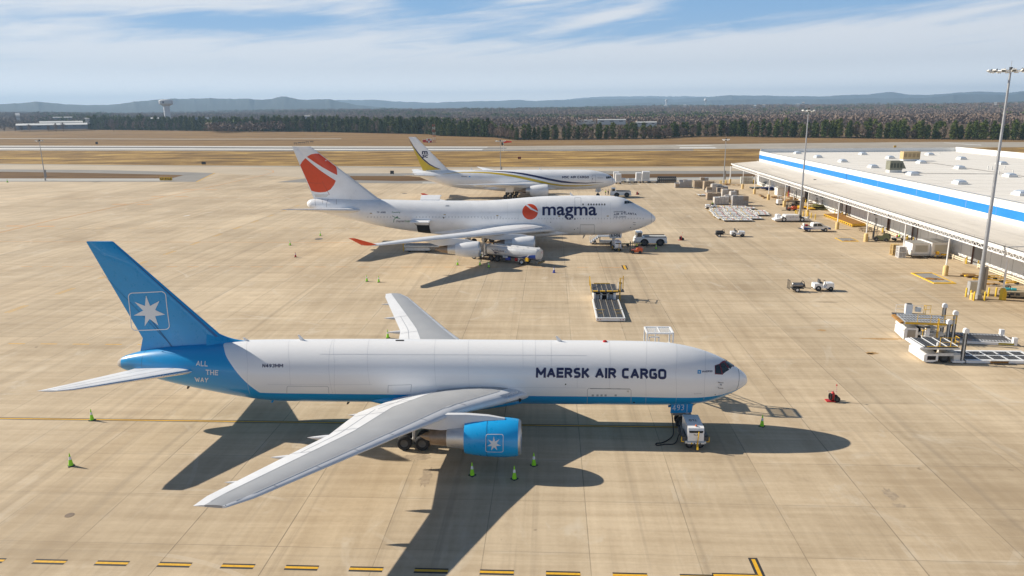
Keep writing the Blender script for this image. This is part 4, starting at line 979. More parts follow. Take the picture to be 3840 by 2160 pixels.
    for s_, q in (('ALL', ((1348, 958), (1428, 962), (1430, 926), (1352, 921))), ('THE', ((1417, 1018), (1501, 1022), (1503, 988), (1415, 983))), ('WAY', ((1346, 1067), (1430, 1070), (1436, 1038), (1338, 1033)))):
        fus_caps(F7, f, s_, 'A1', q, off_w, .18, .14, 'slogan')
    fus_caps(F7, f, 'MAERSK', 'N3', ((1452, 490), (1530, 486), (1530, 473), (1452, 476)), navy, .19, .16, 'nose_title')
    fus_poly(F7, f, 'N3', [[(1418, 498), (1444, 498), (1444, 471), (1419, 471)]], mblue, 'nose_badge'); fus_poly(F7, f, 'N3', fan_poly(star((1431, 485), 9, .4, 7, 92), (1431, 485)), off_w, 'badge_star', off=.02)
    fus_text(F7, f, 'Supercargo', 'N3', ((1392, 652), (1448, 648), (1448, 640), (1392, 642)), seam, .0, .3, name='small_print')
    for P in (((597, 722), (600, 618), (610, 606), (915, 612), (924, 622), (922, 726)), ((597, 660), (600, 655)),):
        fus_line(F7, f, 'N3', P, seam, 'door_seam')
    fus_line(F7, f, 'A1', ((1974, 1152), (1974, 1105), (1980, 1097), (2250, 1098), (2260, 1106), (2264, 1155)), seam, 'door_seam')
    fus_line(F7, f, 'N3', ((620, 608), (915, 612)), mat('dark_seam', (.12, .13, .14), .5, var=0), 'door_hinge', .06)
    fus_line(F7, f, 'A1', ((2480, 640 + 60), (2480, 900)), seam) if False else None
    fus_line(F7, f, 'B2', ((0, 448), (500, 450), (1070, 452), (1610, 456)), joint_m, 'skin_joint', .03)
    fus_line(F7, f, 'N3', ((1720, 462), (1727, 500), (1727, 545), (1716, 600), (1705, 615)), mat('radome_seam', (.22, .24, .27), .5, var=0), 'radome_joint', .045)
    for P in (((1474, 330), (1476, 450), (1470, 560), (1464, 690)), ((1040, 262), (1030, 500), (1032, 720)), ((520, 430), (524, 600))): fus_line(F7, f, 'N3', P, joint_m, 'skin_joint', .022)
    for P in (((80, 360), (80, 690)),): fus_line(F7, f, 'B2', P, joint_m, 'skin_joint', .022)
    fus_line(F7, f, 'B2', ((410, 680), (412, 636), (553, 632), (548, 676)), seam, 'panel_line', .04)
    for P in (((1700, 790), (1706, 950), (1720, 1150)), ((1990, 782), (1994, 960), (2000, 1092)), ((2300, 776), (2304, 960), (2308, 1150))): fus_line(F7, f, 'A1', P, joint_m, 'skin_joint', .02)
    for P in (((300, 358), (302, 636)), ((700, 358), (702, 640)), ((900, 360), (902, 644)), ((1300, 362), (1302, 520))): fus_line(F7, f, 'B2', P, joint_m, 'skin_joint', .02)
    for P in (((120, 250), (122, 450)), ((330, 250), (332, 450)), ((760, 252), (764, 600)), ((1260, 270), (1256, 500), (1254, 725))): fus_line(F7, f, 'N3', P, joint_m, 'skin_joint', .02)
    fus_line(F7, f, 'N3', ((20, 600), (590, 604)), joint_m, 'skin_joint', .02); fus_line(F7, f, 'A1', ((1840, 1085), (2560, 1086)), joint_m, 'skin_joint', .02)
    for x in (640, 675, 705, 735, 810): fus_poly(F7, f, 'N3', [rrect(x - 8, x + 8, 652, 666, 2, 2)], seam, 'access_panel', .009)
    fus_poly(F7, f, 'N3', [[(893, 635), (909, 636), (909, 623), (893, 622)]], alu, 'door_latch')
    fus_poly(F7, f, 'N3', [rrect(433, 443, 572, 582, 4)], void, 'vent'); fus_poly(F7, f, 'N3', [rrect(940, 952, 707, 716, 4)], void, 'vent'); fus_poly(F7, f, 'N3', [rrect(1546, 1553, 652, 657, 2)], void, 'vent')
    fus_poly(F7, f, 'B2', [rrect(456, 508, 361, 369, 4)], void, 'roof_vent')
    # cockpit glazing, starboard surveyed and mirrored to port
    panes = [[(1552, 497), (1598, 501), (1580, 430), (1550, 440)], [(1607, 501), (1654, 470), (1616, 418), (1586, 427)], [(1661, 464), (1688, 440), (1652, 403), (1622, 416)]]
    H = [[F7.hit('N3', *p) for p in P] for P in panes]; fr = [[(1547, 502), (1604, 506), (1692, 446), (1690, 436), (1650, 399), (1580, 426), (1546, 437)]]
    HF = [[F7.hit('N3', *p) for p in P] for P in fr]
    for side in (-1, 1):
        decal('windscreen_frame', f, HF, lambda u, v: F7.P(u, v, .010, side), mat('frame_red', (.22, .02, .03), .5, var=0) if side < 0 else dark, (.2, .08))
        for P in H: decal('cockpit_window', f, [P], lambda u, v: F7.P(u, v, .022, side), glass, (.2, .08))
    # probes, antennas, drains
    b = MB()
    for px, py in ((1575, 560), (1573, 600)):
        q = F7.P(*F7.hit('N3', px, py), 0); b.bar(q, q + Vector((0, -.16, 0)), .05, .03, dark); b.bar(q + Vector((-.02, -.16, 0)), q + Vector((.36, -.16, -.01)), .035, .03, dark)
    q = F7.P(*F7.hit('N3', 1593, 582), 0); b.bar(q, q + Vector((-.02, -.14, .06)), .1, .05, dark)
    b.build('pitot_probe', f)
    for px, py, l, reg in ((1695, 776, .34, 'A1'), (2075, 784, .52, 'A1'), (390, 258, .5, 'N3')):
        q = atY(reg, px, py, YC); b = MB(); x = q.x - NX; z0 = F7.sec(-x)[0] - .04
        b.prism([(x + .32, z0), (x - .12, z0), (x - .30, z0 + l), (x - .16, z0 + l)], 'y', -.025, .025, white); b.build('blade_antenna', f, smooth=0)
    b = MB(); q = atY('N3', 730, 262, YC); b.lathe([(0, .2), (.12, .16), (.18, .02)], red, (q.x - NX, 0, 7.38), 'z', 12); b.build('beacon', f)
    for reg, px, py in (('A1', 1303, 1095), ('A1', 1885, 1206), ('A1', 2405, 1216)):
        q = atY(reg, px, py - 8, YC); x = q.x - NX; z0 = F7.sec(-x)[1]; b = MB(); b.prism([(x + .25, z0 + .06), (x - .1, z0 + .06), (x - .28, z0 - .42), (x - .14, z0 - .42)], 'y', -.02, .02, dark if px != 1885 else mblue); b.build('drain_mast', f, smooth=0)
    return r
jet767()
# ================================================================ red-tailed four engine jumbo
def circle(c, r, n=40): return [(c[0] + r*math.cos(6.2832*i/n), c[1] - r*math.sin(6.2832*i/n)) for i in range(n)]
def jet747():
    nx, yc = 20.3, 143.0
    T = [(0, 5.5, 5.36), (.12, 5.86, 5.08), (.4, 6.16, 4.86), (.91, 6.62, 4.54), (2.43, 7.58, 3.84), (3.2, 8.0, 3.55), (4.16, 8.5, 3.26), (5.02, 8.95, 3.04), (6.14, 9.47, 2.76), (7.2, 9.75, 2.6), (8.45, 9.92, 2.48), (10, 10.0, 2.40), (12.7, 10.06, 2.34), (17, 10.06, 2.30),
         (21.3, 9.96, 2.30), (25.6, 9.68, 2.32), (29.9, 9.32, 2.36), (34.2, 9.15, 2.4), (40, 9.15, 2.45), (44, 9.2, 2.62), (46.4, 9.24, 2.95), (50.7, 9.35, 3.59), (54.5, 9.46, 4.25), (58.7, 9.56, 5.25), (62.4, 9.62, 6.12), (65, 9.66, 6.72), (67.3, 9.60, 7.35), (68.2, 9.4, 7.75), (68.63, 8.95, 8.3)]
    def zm(x, a, c): return (a + c)/2 if x > 45 else min((a + c)/2, c + 3.05) if x > 7 else (a + c)/2 - .10*min(x, 7)*.6
    F = Fus(stations(T, .93, 3.25, zm), nx, yc)
    r = root('jumbo_freighter', 'white four engine jumbo freighter with red disc on its tail and red winglets', 'aircraft', (nx, yc, 0))
    wm = mat('jumbo_white', (.83, .835, .845), .32, var=.05, scale=.5, coat=.25)
    f = F.mesh(wm, r)
    b = MB(); R = []
    for i in range(25):
        u = i/24; x = 15.5 + 28.5*u; s = max(0.0, math.sin(math.pi*u))**.7; w = 1.5 + 2.05*s; zt = 3.1 + 1.6*s; zb = 2.9 - 1.05*s
        R.append([(-x, w*math.copysign(abs(math.cos(a))**.7, math.cos(a)), (zt + zb)/2 + (zt - zb)/2*math.copysign(abs(math.sin(a))**.8, math.sin(a))) for a in [2*math.pi*k/36 for k in range(36)]])
    b.loft(R, wm); b.build('belly_fairing', f, smooth=60)
    secs = [(2.4, 19.0, 17.2, 3.45, .13, 2.0), (3.3, 20.1, 16.0, 3.75, .125, 2.0), (12.3, 28.9, 9.3, 4.55, .10, 1.0), (22, 38.3, 6.1, 5.3, .09, 0), (31.2, 47.2, 2.8, 5.85, .085, -1)]
    cowl = [(0, 1.18), (.05, 1.25), (.2, 1.32), (.5, 1.36), (1.2, 1.385), (2.4, 1.34), (3.4, 1.2), (4.15, 1.06)]
    for side in (-1, 1):
        w = wing(r, secs, side, mats=(light_w, light_w, light_w), cut=(.12, .68))
        wing_lines(w[0], secs, side, [((3.5, .68), (30, .68)), ((3.6, .118), (30, .118))] + [((s, 0), (s, .12)) for s in (8, 13, 18, 23, 28)], seam)
        b = MB()
        for sp, l in ((7.5, 5.5), (14.5, 4.4), (18.0, 4.0), (24, 3.2)): b = MB(); canoe(b, secs, sp, .60, l, .33, side, light_w); b.build('flap_track_fairing', w[0], smooth=50)
        b = MB(); R = [[(-47.2, side*31.1, 5.88), (-49.0, side*31.02, 5.93), (-49.95, side*31.1, 5.85), (-49.0, side*31.25, 5.82)], [(-50.7, side*32.15, 7.15), (-51.2, side*32.12, 7.17), (-51.7, side*32.15, 7.15), (-51.2, side*32.2, 7.13)]]
        b.loft(R, magred); b.build('winglet', w[0], smooth=0)
        b = MB(); P = []
        for sp in (3.32, 4.6, 6.0): P.append([wing_pt(secs, sp, u, side, s_, .015) for u, s_ in ((.05, 1), (.02, 1), (.0, 1), (.02, -1), (.05, -1))])
        b.loft(P, metal_l, closed=False, caps=False); b.build('root_leading_edge', w[0], smooth=60)
        for xa, y, z in ((23.2, 11.7, 2.72), (32.35, 20.8, 3.32)):
            top = z + 1.4; zw = wing_pt(secs, y, .1, side, -1).z; xw = -wing_pt(secs, y, 0, side).x - xa
            engine(r, xa, side*y, z, cowl, wm, alu, [(3.6, .98, void), (4.15, .95, void), (4.3, .86, alu), (5.5, .74, alu), (5.5, .70, metal_hot), (6.9, .50, metal_hot), (6.9, .44, void)], [(6.7, .42), (7.3, .25), (7.8, .02)],
                   [(.9, top - .05, top - .3, .14), (2.4, top + .28, top - .45, .26), (xw + .4, zw + .25, z + .75, .30), (xw + 2.2, zw + .15, z + .62, .28), (xw + 4.6, zw + .1, zw - .35, .14)], 1.18, pyl_m=light_w)
    for s in (-1, 1):
        gear_leg(r, -33.2, s*5.5, 3.6, (.74, -.74), .62, .46, .56, 'main_gear'); gear_leg(r, -36.6, s*1.9, 3.0, (.74, -.74), .62, .46, .56, 'body_gear')
    ng = gear_leg(r, -8.1, 0, 2.6, (0,), .62, .44, .46, 'nose_gear')
    for s in (-1, 1):
        b = MB(); b.prism([(-8.9, 1.75), (-6.6, 1.85), (-6.5, 2.95), (-8.8, 2.8)], 'y', s*.75 - .03, s*.75 + .03, wm); d = b.build('gear_door', ng, smooth=0)
        if s < 0: decal('door_letters', d, block_letters('AMN', .2, .2), lambda u, v: Vector((-8.75 + 1.85*u, -.80 - decal.lay, 1.92 + .72*v + .1*u)), dark, (0, 0), None, True)
    hs = [(.5, 55.9, 10.6, 7.35, .10, 0), (1.6, 57.0, 9.8, 7.5, .10, 0), (11.1, 67.3, 2.7, 8.95, .085, 0)]
    for s in (-1, 1):
        wing(r, hs, s, ('stabiliser', 'stabiliser_leading_edge', 'elevator'), (light_w, light_w, light_w), (.05, .70), camber=-.004)
    fp = [fin_map(yc, nx, lambda x, z: -.3, 'T4', x, y) for x, y in ((247, 132), (430, 133), (460, 630), (1080, 640))]
    lt, rt, zt, rl, rr_ = fp[1][0], fp[0][0], fp[0][1], fp[3][0], fp[2][0]
    fs_ = [(0, rl - 3.0, (rr_ + .5) - (rl - 3.0), 8.6, .08, 0), (0, rl - .3, rr_ - rl + .3, 9.75, .09, 0), (0, lt, rt - lt, zt - .05, .09, 0), (0, lt + .15, rt - lt - .2, zt, .05, 0)]
    v = wing(r, fs_, 1, ('vertical_fin', 'fin_leading_edge', 'rudder'), (wm, light_w, wm), (.04, .70), 'z', camber=0); fs = fin_surface(fs_)
    up = [(397, 232), (440, 207), (480, 200), (525, 199), (600, 259), (686, 328), (695, 360), (697, 412), (640, 385), (560, 340), (480, 290)]
    lo = [(383, 245), (440, 295), (520, 360), (600, 415), (683, 468), (665, 510), (630, 555), (585, 578), (530, 584), (480, 578), (442, 567), (330, 314), (352, 278)]
    fin_decal(v[0], yc, nx, fs, 'T4', [up, lo], magred, 'tail_emblem', step=(.6, .6))
    fin_decal(v[0], yc, nx, fs, 'T4', [[(400, 488), (404, 486), (535, 492), (534, 495)], [(545, 470), (547, 469), (622, 605), (618, 606)]], mat('rudder_seam', (.40, .05, .02), .6, var=0), 'rudder_seam', off=.026)
    fin_decal(v[0], yc, nx, fs, 'T4', [[(470, 604), (478, 603), (620, 602), (590, 632), (482, 630)]], alu, 'tail_scuff', off=.018)
    # paint
    fus_poly(F, f, 'Z5', fan_poly(circle((454, 348), 71), (454, 348)), magred, 'logo_disc')
    fus_poly(F, f, 'Z5', [[(408, 286), (424, 281), (470, 315), (524, 345), (525, 356), (460, 328)]], off_w, 'logo_slash', off=.03)
    fus_text(F, f, 'magma', 'Z5', ((565, 420), (1058, 420), (1058, 302), (565, 302)), navy, .02, name='airline_title')
    for s_, q, m_, sh in (('OPERATED BY', ((1211, 356), (1326, 353), (1326, 343), (1211, 345)), navy, 0), ('AIR ATLANTA', ((1211, 383), (1418, 381), (1418, 363), (1211, 365)), navy, 0), ('ICELANDIC', ((1211, 401), (1326, 400), (1326, 389), (1211, 391)), navy, 0)):
        fus_caps(F, f, s_, 'Z5', q, m_, .2 if 'ATL' in s_ else .16, .2, 'operator_title')
    fus_caps(F, f, 'TF-AMN', 'T4', ((1088, 789), (1174, 789), (1174, 772), (1088, 772)), navy, .2, .3, 'registration')
    fus_text(F, f, 'Powered by', 'T4', ((1235, 793), (1322, 792), (1322, 770), (1235, 771)), green_t, .0, .3, name='sponsor_title')
    fus_text(F, f, 'chapman', 'T4', ((1277, 880), (1361, 880), (1361, 856), (1277, 856)), navy, .01, name='sponsor_title'); fus_text(F, f, 'freeborn', 'T4', ((1365, 876), (1446, 876), (1446, 856), (1365, 856)), green_t, .01, name='sponsor_title')
    fus_text(F, f, 'The Global Aircraft Charter Specialists', 'T4', ((1280, 886), (1446, 886), (1446, 880), (1280, 880)), seam, .0, name='sponsor_title')
    for P in (((1255, 880), (1258, 850), (1275, 835), (1320, 840)), ((1240, 815), (1275, 835), (1295, 818)), ((1275, 835), (1300, 828))): fus_line(F, f, 'T4', P, green_t, 'sponsor_mark', .10, .012)
    for i in range(8):
        x = 933 if i == 0 else 982 + (i - 1)*24.5; fus_poly(F, f, 'Z5', [rrect(x - 6, x + 6, 274, 290, 3, 3)], dark, 'cabin_window', .012)
    plug = mat('window_plug', (.60, .61, .63), .4, var=0)
    fus_poly(F, f, 'Z5', [rrect(20 + 27*i - 5, 20 + 27*i + 5, 403, 416, 3, 2) for i in range(55) if not 370 < 20 + 27*i < 530], plug, 'plugged_windows', .012, (3, .1))
    fus_poly(F, f, 'T4', [rrect(1000 + 32*i - 6, 1000 + 32*i + 6, 820, 834, 3, 2) for i in range(42) if not 1240 < 1000 + 32*i < 1460], plug, 'plugged_windows', .012, (3, .1))
    for x in (250, 600, 1100, 1180): fus_line(F, f, 'Z5', ((x, 262), (x + 2, 400), (x + 2, 450)), joint_m, 'skin_joint', .035)
    fus_line(F, f, 'Z5', ((860, 322), (858, 222), (864, 218), (908, 219), (914, 224), (915, 322), (906, 318), (866, 318)), seam, 'door_seam', .07)
    fus_line(F, f, 'Z5', ((905, 545), (908, 466), (1036, 466), (1033, 556)), seam, 'door_seam', .07); fus_line(F, f, 'Z5', ((910, 466), (1036, 466)), metal_d, 'door_hinge', .10)
    fus_line(F, f, 'Z5', ((1552, 362), (1553, 400), (1549, 456)), seam, 'radome_joint', .07)
    fus_line(F, f, 'Z5', ((0, 350), (400, 352)), joint_m, 'skin_joint', .03)
    for x, y in ((157, 383), (717, 389), (1157, 387)): fus_poly(F, f, 'Z5', [rrect(x - 10, x + 10, y - 4, y + 4, 1, 1)], mat('tan_placard', (.42, .30, .12), .6, var=0), 'placard', .012)
    for x, y in ((1030, 790), (1759, 803), (2279, 813)): fus_poly(F, f, 'T4', [rrect(x - 11, x + 11, y - 4, y + 4, 1, 1)], MATS['tan_placard'], 'placard', .012)
    fus_poly(F, f, 'T4', [rrect(1743, 1756, 825, 841, 4, 3)], dark, 'cabin_window', .012); fus_poly(F, f, 'Z5', [rrect(852, 865, 404, 420, 4, 3)], dark, 'cabin_window', .012)
    for x, y in ((856, 507), (886, 496), (640, 443), (1364, 490)): fus_poly(F, f, 'Z5', [rrect(x - 4, x + 4, y - 3, y + 3, 2, 2)], dark, 'vent', .012)
    fus_poly(F, f, 'T4', [[(1765, 722), (1805, 724), (1803, 709), (1772, 708)]], alu, 'roof_panel', .012)
    for P in (((480, 642), (486, 720)), ((545, 640), (556, 700)), ((610, 648), (590, 730)), ((690, 650), (690, 700))): fus_line(F, f, 'T4', P, metal_d, 'tail_grime', .06)
    panes = [[(593, 806), (592, 736), (648, 732), (652, 801)], [(660, 798), (657, 731), (695, 728), (724, 787)], [(733, 785), (703, 729), (748, 722), (812, 789)]]
    H = [[F.hit('Q1', *p) for p in P] for P in panes]; HF = [[F.hit('Q1', *p) for p in ((588, 811), (587, 731), (650, 727), (752, 717), (826, 794), (730, 793))]]
    for side in (-1, 1):
        decal('windscreen_frame', f, HF, lambda u, v: F.P(u, v, .012, side), alu, (.3, .1))
        for P in H: decal('cockpit_window', f, [P], lambda u, v: F.P(u, v, .03, side), glass, (.3, .1))
    # open lower cargo door, and the raised main deck door seen over the far roof edge
    op = [(1482, 905), (1606, 905), (1625, 985), (1500, 983)]
    fus_poly(F, f, 'T4', [op], void, 'hold_shade_patch', .02)  # near-black film on closed skin, painted as the shade inside the hold
    H = [F.hit('T4', *p) for p in op]; pa, pb = F.P(*H[0]), F.P(*H[1])
    b = MB(); xs = (pa.x - .9, pb.x + .3); R = []
    for t_ in (0, .33, .66, 1): R.append([(xs[0], pa.y - 2.1*t_, pa.z + .75 + .40*math.sin(t_*2.6) - .12*t_), (xs[1], pa.y - 2.1*t_, pa.z + .75 + .40*math.sin(t_*2.6) - .12*t_), (xs[1], pa.y - 2.1*t_, pa.z + .60 + .40*math.sin(t_*2.6) - .12*t_), (xs[0], pa.y - 2.1*t_, pa.z + .60 + .40*math.sin(t_*2.6) - .12*t_)])
    b.loft(R, wm); d = b.build('hold_door', f, smooth=50)
    b = MB(); b.bar(pb + Vector((0, 0, -.1)), pb + Vector((.2, -1.6, .9)), .12, .12, metal_d); b.bar(pa + Vector((0, 0, -.1)), pa + Vector((-.3, -1.6, .9)), .12, .12, metal_d); b.build('door_strut', d)
    b = MB(); pc, pd = F.P(*H[3]), F.P(*H[2])
    for i in range(9): q = pc.lerp(pd, (i + .5)/9) + Vector((0, -.06, .16)); b.box(q, (.16, .12, .14), alu)
    b.build('deck_roller', f)
    q0, q1 = atY('T4', 1520, 652, yc + 1.6), atY('T4', 1712, 652, yc + 1.6); b = MB(); R = []
    for t_ in (0, .3, .6, 1): R.append([(q0.x - nx, 1.2 + 2.6*t_, 9.0 + .75*math.sin(t_*2.2)), (q1.x - nx, 1.2 + 2.6*t_, 9.0 + .75*math.sin(t_*2.2)), (q1.x - nx, 1.2 + 2.6*t_, 9.25 + .75*math.sin(t_*2.2)), (q0.x - nx, 1.2 + 2.6*t_, 9.25 + .75*math.sin(t_*2.2))])
    b.loft(R, wm); b.build('main_deck_door', f, smooth=50)
    b = MB()
    for px, py in ((1385, 445), (1387, 465)):
        q = F.P(*F.hit('Z5', px, py), 0); b.bar(q, q + Vector((.5, -.2, 0)), .06, .05, dark)
    q = atY('Z5', 835, 192, yc); z0 = F.sec(nx - q.x)[0]; x = q.x - nx; b.prism([(x + .3, z0), (x - .3, z0), (x - .5, z0 + .6), (x - .3, z0 + .6)], 'y', -.03, .03, white); b.build('antenna', f, smooth=0)
    q = atY('Z5', 945, 568, yc); x = q.x - nx; z0 = F.sec(-x)[1]; b = MB(); b.prism([(x + .3, z0 + .1), (x - .1, z0 + .1), (x - .35, z0 - .7), (x - .2, z0 - .7)], 'y', -.03, .03, metal_d); b.build('drain_mast', f, smooth=0)
    return r
jet747()
# ================================================================ yellow-swoosh twin jet, farthest
def jet777():
    nx, yc = 19.95, 230.0
    T = [(0, 4.6, 4.46), (.1, 4.92, 4.22), (.4, 5.35, 3.98), (1.04, 6.0, 3.70), (1.82, 6.6, 3.36), (2.97, 7.12, 3.0), (5.19, 7.8, 2.55), (8, 8.27, 2.32), (10, 8.38, 2.25), (13, 8.45, 2.22), (17, 8.46, 2.22), (36, 8.48, 2.28), (43.2, 8.50, 2.42), (47.9, 8.5, 2.78), (51.7, 8.48, 3.4),
         (55.7, 8.38, 4.5), (59.6, 8.2, 5.7), (62.3, 7.98, 6.98), (63.2, 7.86, 7.46), (63.7, 7.7, 7.6)]
    F = Fus(stations(T, .99, 3.1, lambda x, a, c: (a + c)/2), nx, yc)
    r = root('cargo_jet', 'white twin engine cargo jet with yellow and navy swoosh along its side', 'aircraft', (nx, yc, 0))
    wm = mat('swoosh_jet_white', (.83, .835, .845), .32, var=.04, scale=.5, coat=.25)
    f = F.mesh(wm, r)
    b = MB(); R = []
    for i in range(19):
        u = i/18; x = 17.5 + 24*u; s = max(0.0, math.sin(math.pi*u))**.7; w = 1.4 + 2.0*s; zt = 2.9 + 1.6*s; zb = 2.7 - .95*s
        R.append([(-x, w*math.copysign(abs(math.cos(a))**.7, math.cos(a)), (zt + zb)/2 + (zt - zb)/2*math.copysign(abs(math.sin(a))**.8, math.sin(a))) for a in [2*math.pi*k/32 for k in range(32)]])
    b.loft(R, wm); b.build('belly_fairing', f, smooth=60)
    secs = [(2.4, 21.0, 15.0, 3.75, .12, 2), (3.1, 22.2, 13.9, 3.9, .12, 2), (10.5, 27.8, 9.6, 4.7, .11, 1), (29, 41.4, 3.2, 6.6, .09, -1), (32.4, 45.4, 1.1, 7.1, .08, -1)]
    cowl = [(0, 1.6), (.06, 1.7), (.25, 1.8), (.7, 1.87), (1.8, 1.9), (3.4, 1.82), (4.8, 1.62), (5.5, 1.5)]
    for side in (-1, 1):
        w = wing(r, secs, side, mats=(light_w, light_w, light_w), cut=(.12, .68)); b = MB()
        for sp, l in ((8, 5), (15, 4), (21, 3)): b = MB(); canoe(b, secs, sp, .62, l, .3, side, light_w); b.build('flap_track_fairing', w[0], smooth=50)
        engine(r, 20.75, side*9.6, 2.95, cowl, wm, alu, [(5.0, 1.4, void), (5.5, 1.35, void), (5.6, 1.15, alu), (6.8, .9, alu), (6.8, .8, metal_hot), (7.8, .6, metal_hot), (7.8, .5, void)], [(7.5, .5), (8.6, .2), (9.2, .02)],
               [(2.0, 4.95, 4.6, .2), (4.6, 5.1, 4.3, .32), (7.2, 4.9, 3.9, .34), (11, 4.6, 4.1, .15)], 1.6, pyl_m=light_w)
        gear_leg(r, -32.5, side*5.5, 3.8, (1.46, 0, -1.46), .66, .48, .7, 'main_gear', [([(-34.0, 2.2), (-31.6, 2.2), (-31.0, 3.9), (-33.6, 3.9)], side*6.6, wm)])
    ng = gear_leg(r, -5.4, 0, 2.4, (0,), .54, .4, .4, 'nose_gear')
    for s in (-1, 1):
        b = MB(); b.prism([(-6.2, 1.5), (-4.6, 1.6), (-4.5, 2.6), (-6.1, 2.5)], 'y', s*.68 - .03, s*.68 + .03, wm); d = b.build('gear_door', ng, smooth=0)
        if s < 0: decal('door_number', d, block_letters('707', .18, .2), lambda u, v: Vector((-5.9 + 1.1*u, -.73 - decal.lay, 1.75 + .55*v)), dark, (0, 0), None, True)
    hs = [(.4, 54.0, 8.4, 6.6, .10, 0), (1.6, 55.4, 7.6, 6.75, .10, 0), (10.75, 63.4, 2.3, 7.95, .085, 0)]
    for s in (-1, 1): wing(r, hs, s, ('stabiliser', 'stabiliser_leading_edge', 'elevator'), (light_w, light_w, light_w), (.05, .70), camber=-.004)
    fp = [fin_map(yc, nx, lambda x, z: -.3, 'M6', x, y) for x, y in ((67, 72), (126, 72), (212, 345), (378, 331))]
    lt, rt, zt, rl, rr_ = fp[1][0], fp[0][0], fp[0][1], fp[3][0], fp[2][0]
    fs_ = [(0, rl - 2.2, rr_ - rl + 2.6, 7.7, .08, 0), (0, rl - .2, rr_ - rl + .2, 8.8, .09, 0), (0, lt, rt - lt, zt - .05, .09, 0), (0, lt + .15, rt - lt - .2, zt, .05, 0)]
    v = wing(r, fs_, 1, ('vertical_fin', 'fin_leading_edge', 'rudder'), (wm, light_w, wm), (.04, .70), 'z', camber=0); fs = fin_surface(fs_)
    A = [(1402, 46), (1418, 84), (1448, 136), (1492, 200), (1544, 262), (1604, 312), (1664, 342), (1724, 357)]
    fin_decal(v[0], yc, nx, fs, 'T4', [[(1403, 50)] + A[1:] + [(1545, 369)]], livery_yel, 'tail_swoosh', step=(.5, .5))
    P = [(x + .5, y - 1) for x, y in A]; Q = [(x + dx, y - dy) for (x, y), dx, dy in zip(A, (1, 4, 7, 9, 10, 8, 5, 0), (1, 3, 5, 7, 9, 10, 8, 3))]
    fin_decal(v[0], yc, nx, fs, 'T4', [[P[i], P[i+1], Q[i+1], Q[i]] for i in range(len(P) - 1)], navy, 'tail_stripe', off=.035)
    fin_text(v[0], yc, nx, fs, 'm', 'T4', ((1533, 206), (1592, 206), (1590, 174), (1535, 174)), navy, .04, off=.04); fin_text(v[0], yc, nx, fs, 'sc', 'T4', ((1538, 241), (1592, 241), (1592, 213), (1538, 213)), navy, .03, off=.04)
    fin_decal(v[0], yc, nx, fs, 'T4', [[(1527, 209), (1602, 209), (1602, 211), (1527, 211)]], navy, 'logo_rule', off=.04)
    def band(U, L, m_, off):
        fus_poly(F, f, 'M6', [[U[i], U[i+1], L[i+1], L[i]] for i in range(len(U) - 1)], m_, 'swoosh', off, (1.0, .15))
    band([(340, 372), (420, 360), (520, 354), (620, 352), (720, 355), (820, 364), (920, 378), (1020, 398), (1120, 420), (1220, 445), (1320, 459), (1420, 461), (1520, 459), (1600, 454)],
         [(340, 373), (420, 364), (520, 360), (620, 361), (720, 367), (820, 379), (920, 397), (1020, 418), (1120, 440), (1220, 458), (1320, 470), (1420, 471), (1520, 465), (1600, 455)], livery_yel, .015)
    band([(600, 343), (700, 344), (800, 347), (900, 352), (1000, 364), (1100, 383), (1200, 405), (1300, 424), (1400, 436), (1500, 440), (1640, 437)],
         [(600, 344), (700, 347), (800, 353), (900, 362), (1000, 378), (1100, 399), (1200, 422), (1300, 440), (1400, 447), (1500, 447), (1640, 438)], navy, .025)
    fus_caps(F, f, 'MSC AIR CARGO', 'M6', ((1305, 405), (1520, 405), (1520, 387), (1305, 387)), navy, .23, .12, 'airline_title')
    fus_caps(F, f, 'N707GT', 'M6', ((495, 395), (543, 395), (543, 386), (495, 386)), navy, .2, .2, 'registration'); fus_text(F, f, 'Antares', 'M6', ((1590, 405), (1635, 405), (1635, 397), (1590, 397)), dark, .0, name='small_print')
    fus_line(F, f, 'M6', ((1545, 436), (1546, 383), (1550, 380), (1574, 381), (1576, 437), (1545, 436)), seam, 'door_seam', .09)
    fus_poly(F, f, 'M6', [rrect(1549, 1553, 403, 415, 1, 2)], dark, 'door_window', .015); fus_poly(F, f, 'M6', [[(553, 395), (566, 395), (566, 387), (553, 387)]], mblue, 'flag', .015)
    fus_line(F, f, 'Q1', ((305, 165), (303, 250), (292, 320)), seam, 'radome_joint', .08)
    panes = [[(150, 190), (148, 143), (180, 141), (192, 192)], [(200, 191), (188, 141), (222, 139), (238, 182)], [(245, 180), (230, 139), (262, 139), (282, 171)]]
    H = [[F.hit('Q1', *p) for p in P] for P in panes]
    for side in (-1, 1):
        for P in H: decal('cockpit_window', f, [P], lambda u, v: F.P(u, v, .03, side), glass, (.3, .1))
    for px in (1383, 580, 1130):
        q = atY('M6', px, 322 if px < 1383 else 545, yc)
        if px == 1383: continue
        z0 = F.sec(nx - q.x)[0]; x = q.x - nx; b = MB(); b.prism([(x + .3, z0 - .05), (x - .3, z0 - .05), (x - .5, z0 + .55), (x - .3, z0 + .55)], 'y', -.03, .03, white); b.build('antenna', f, smooth=0)
    return r
jet777()
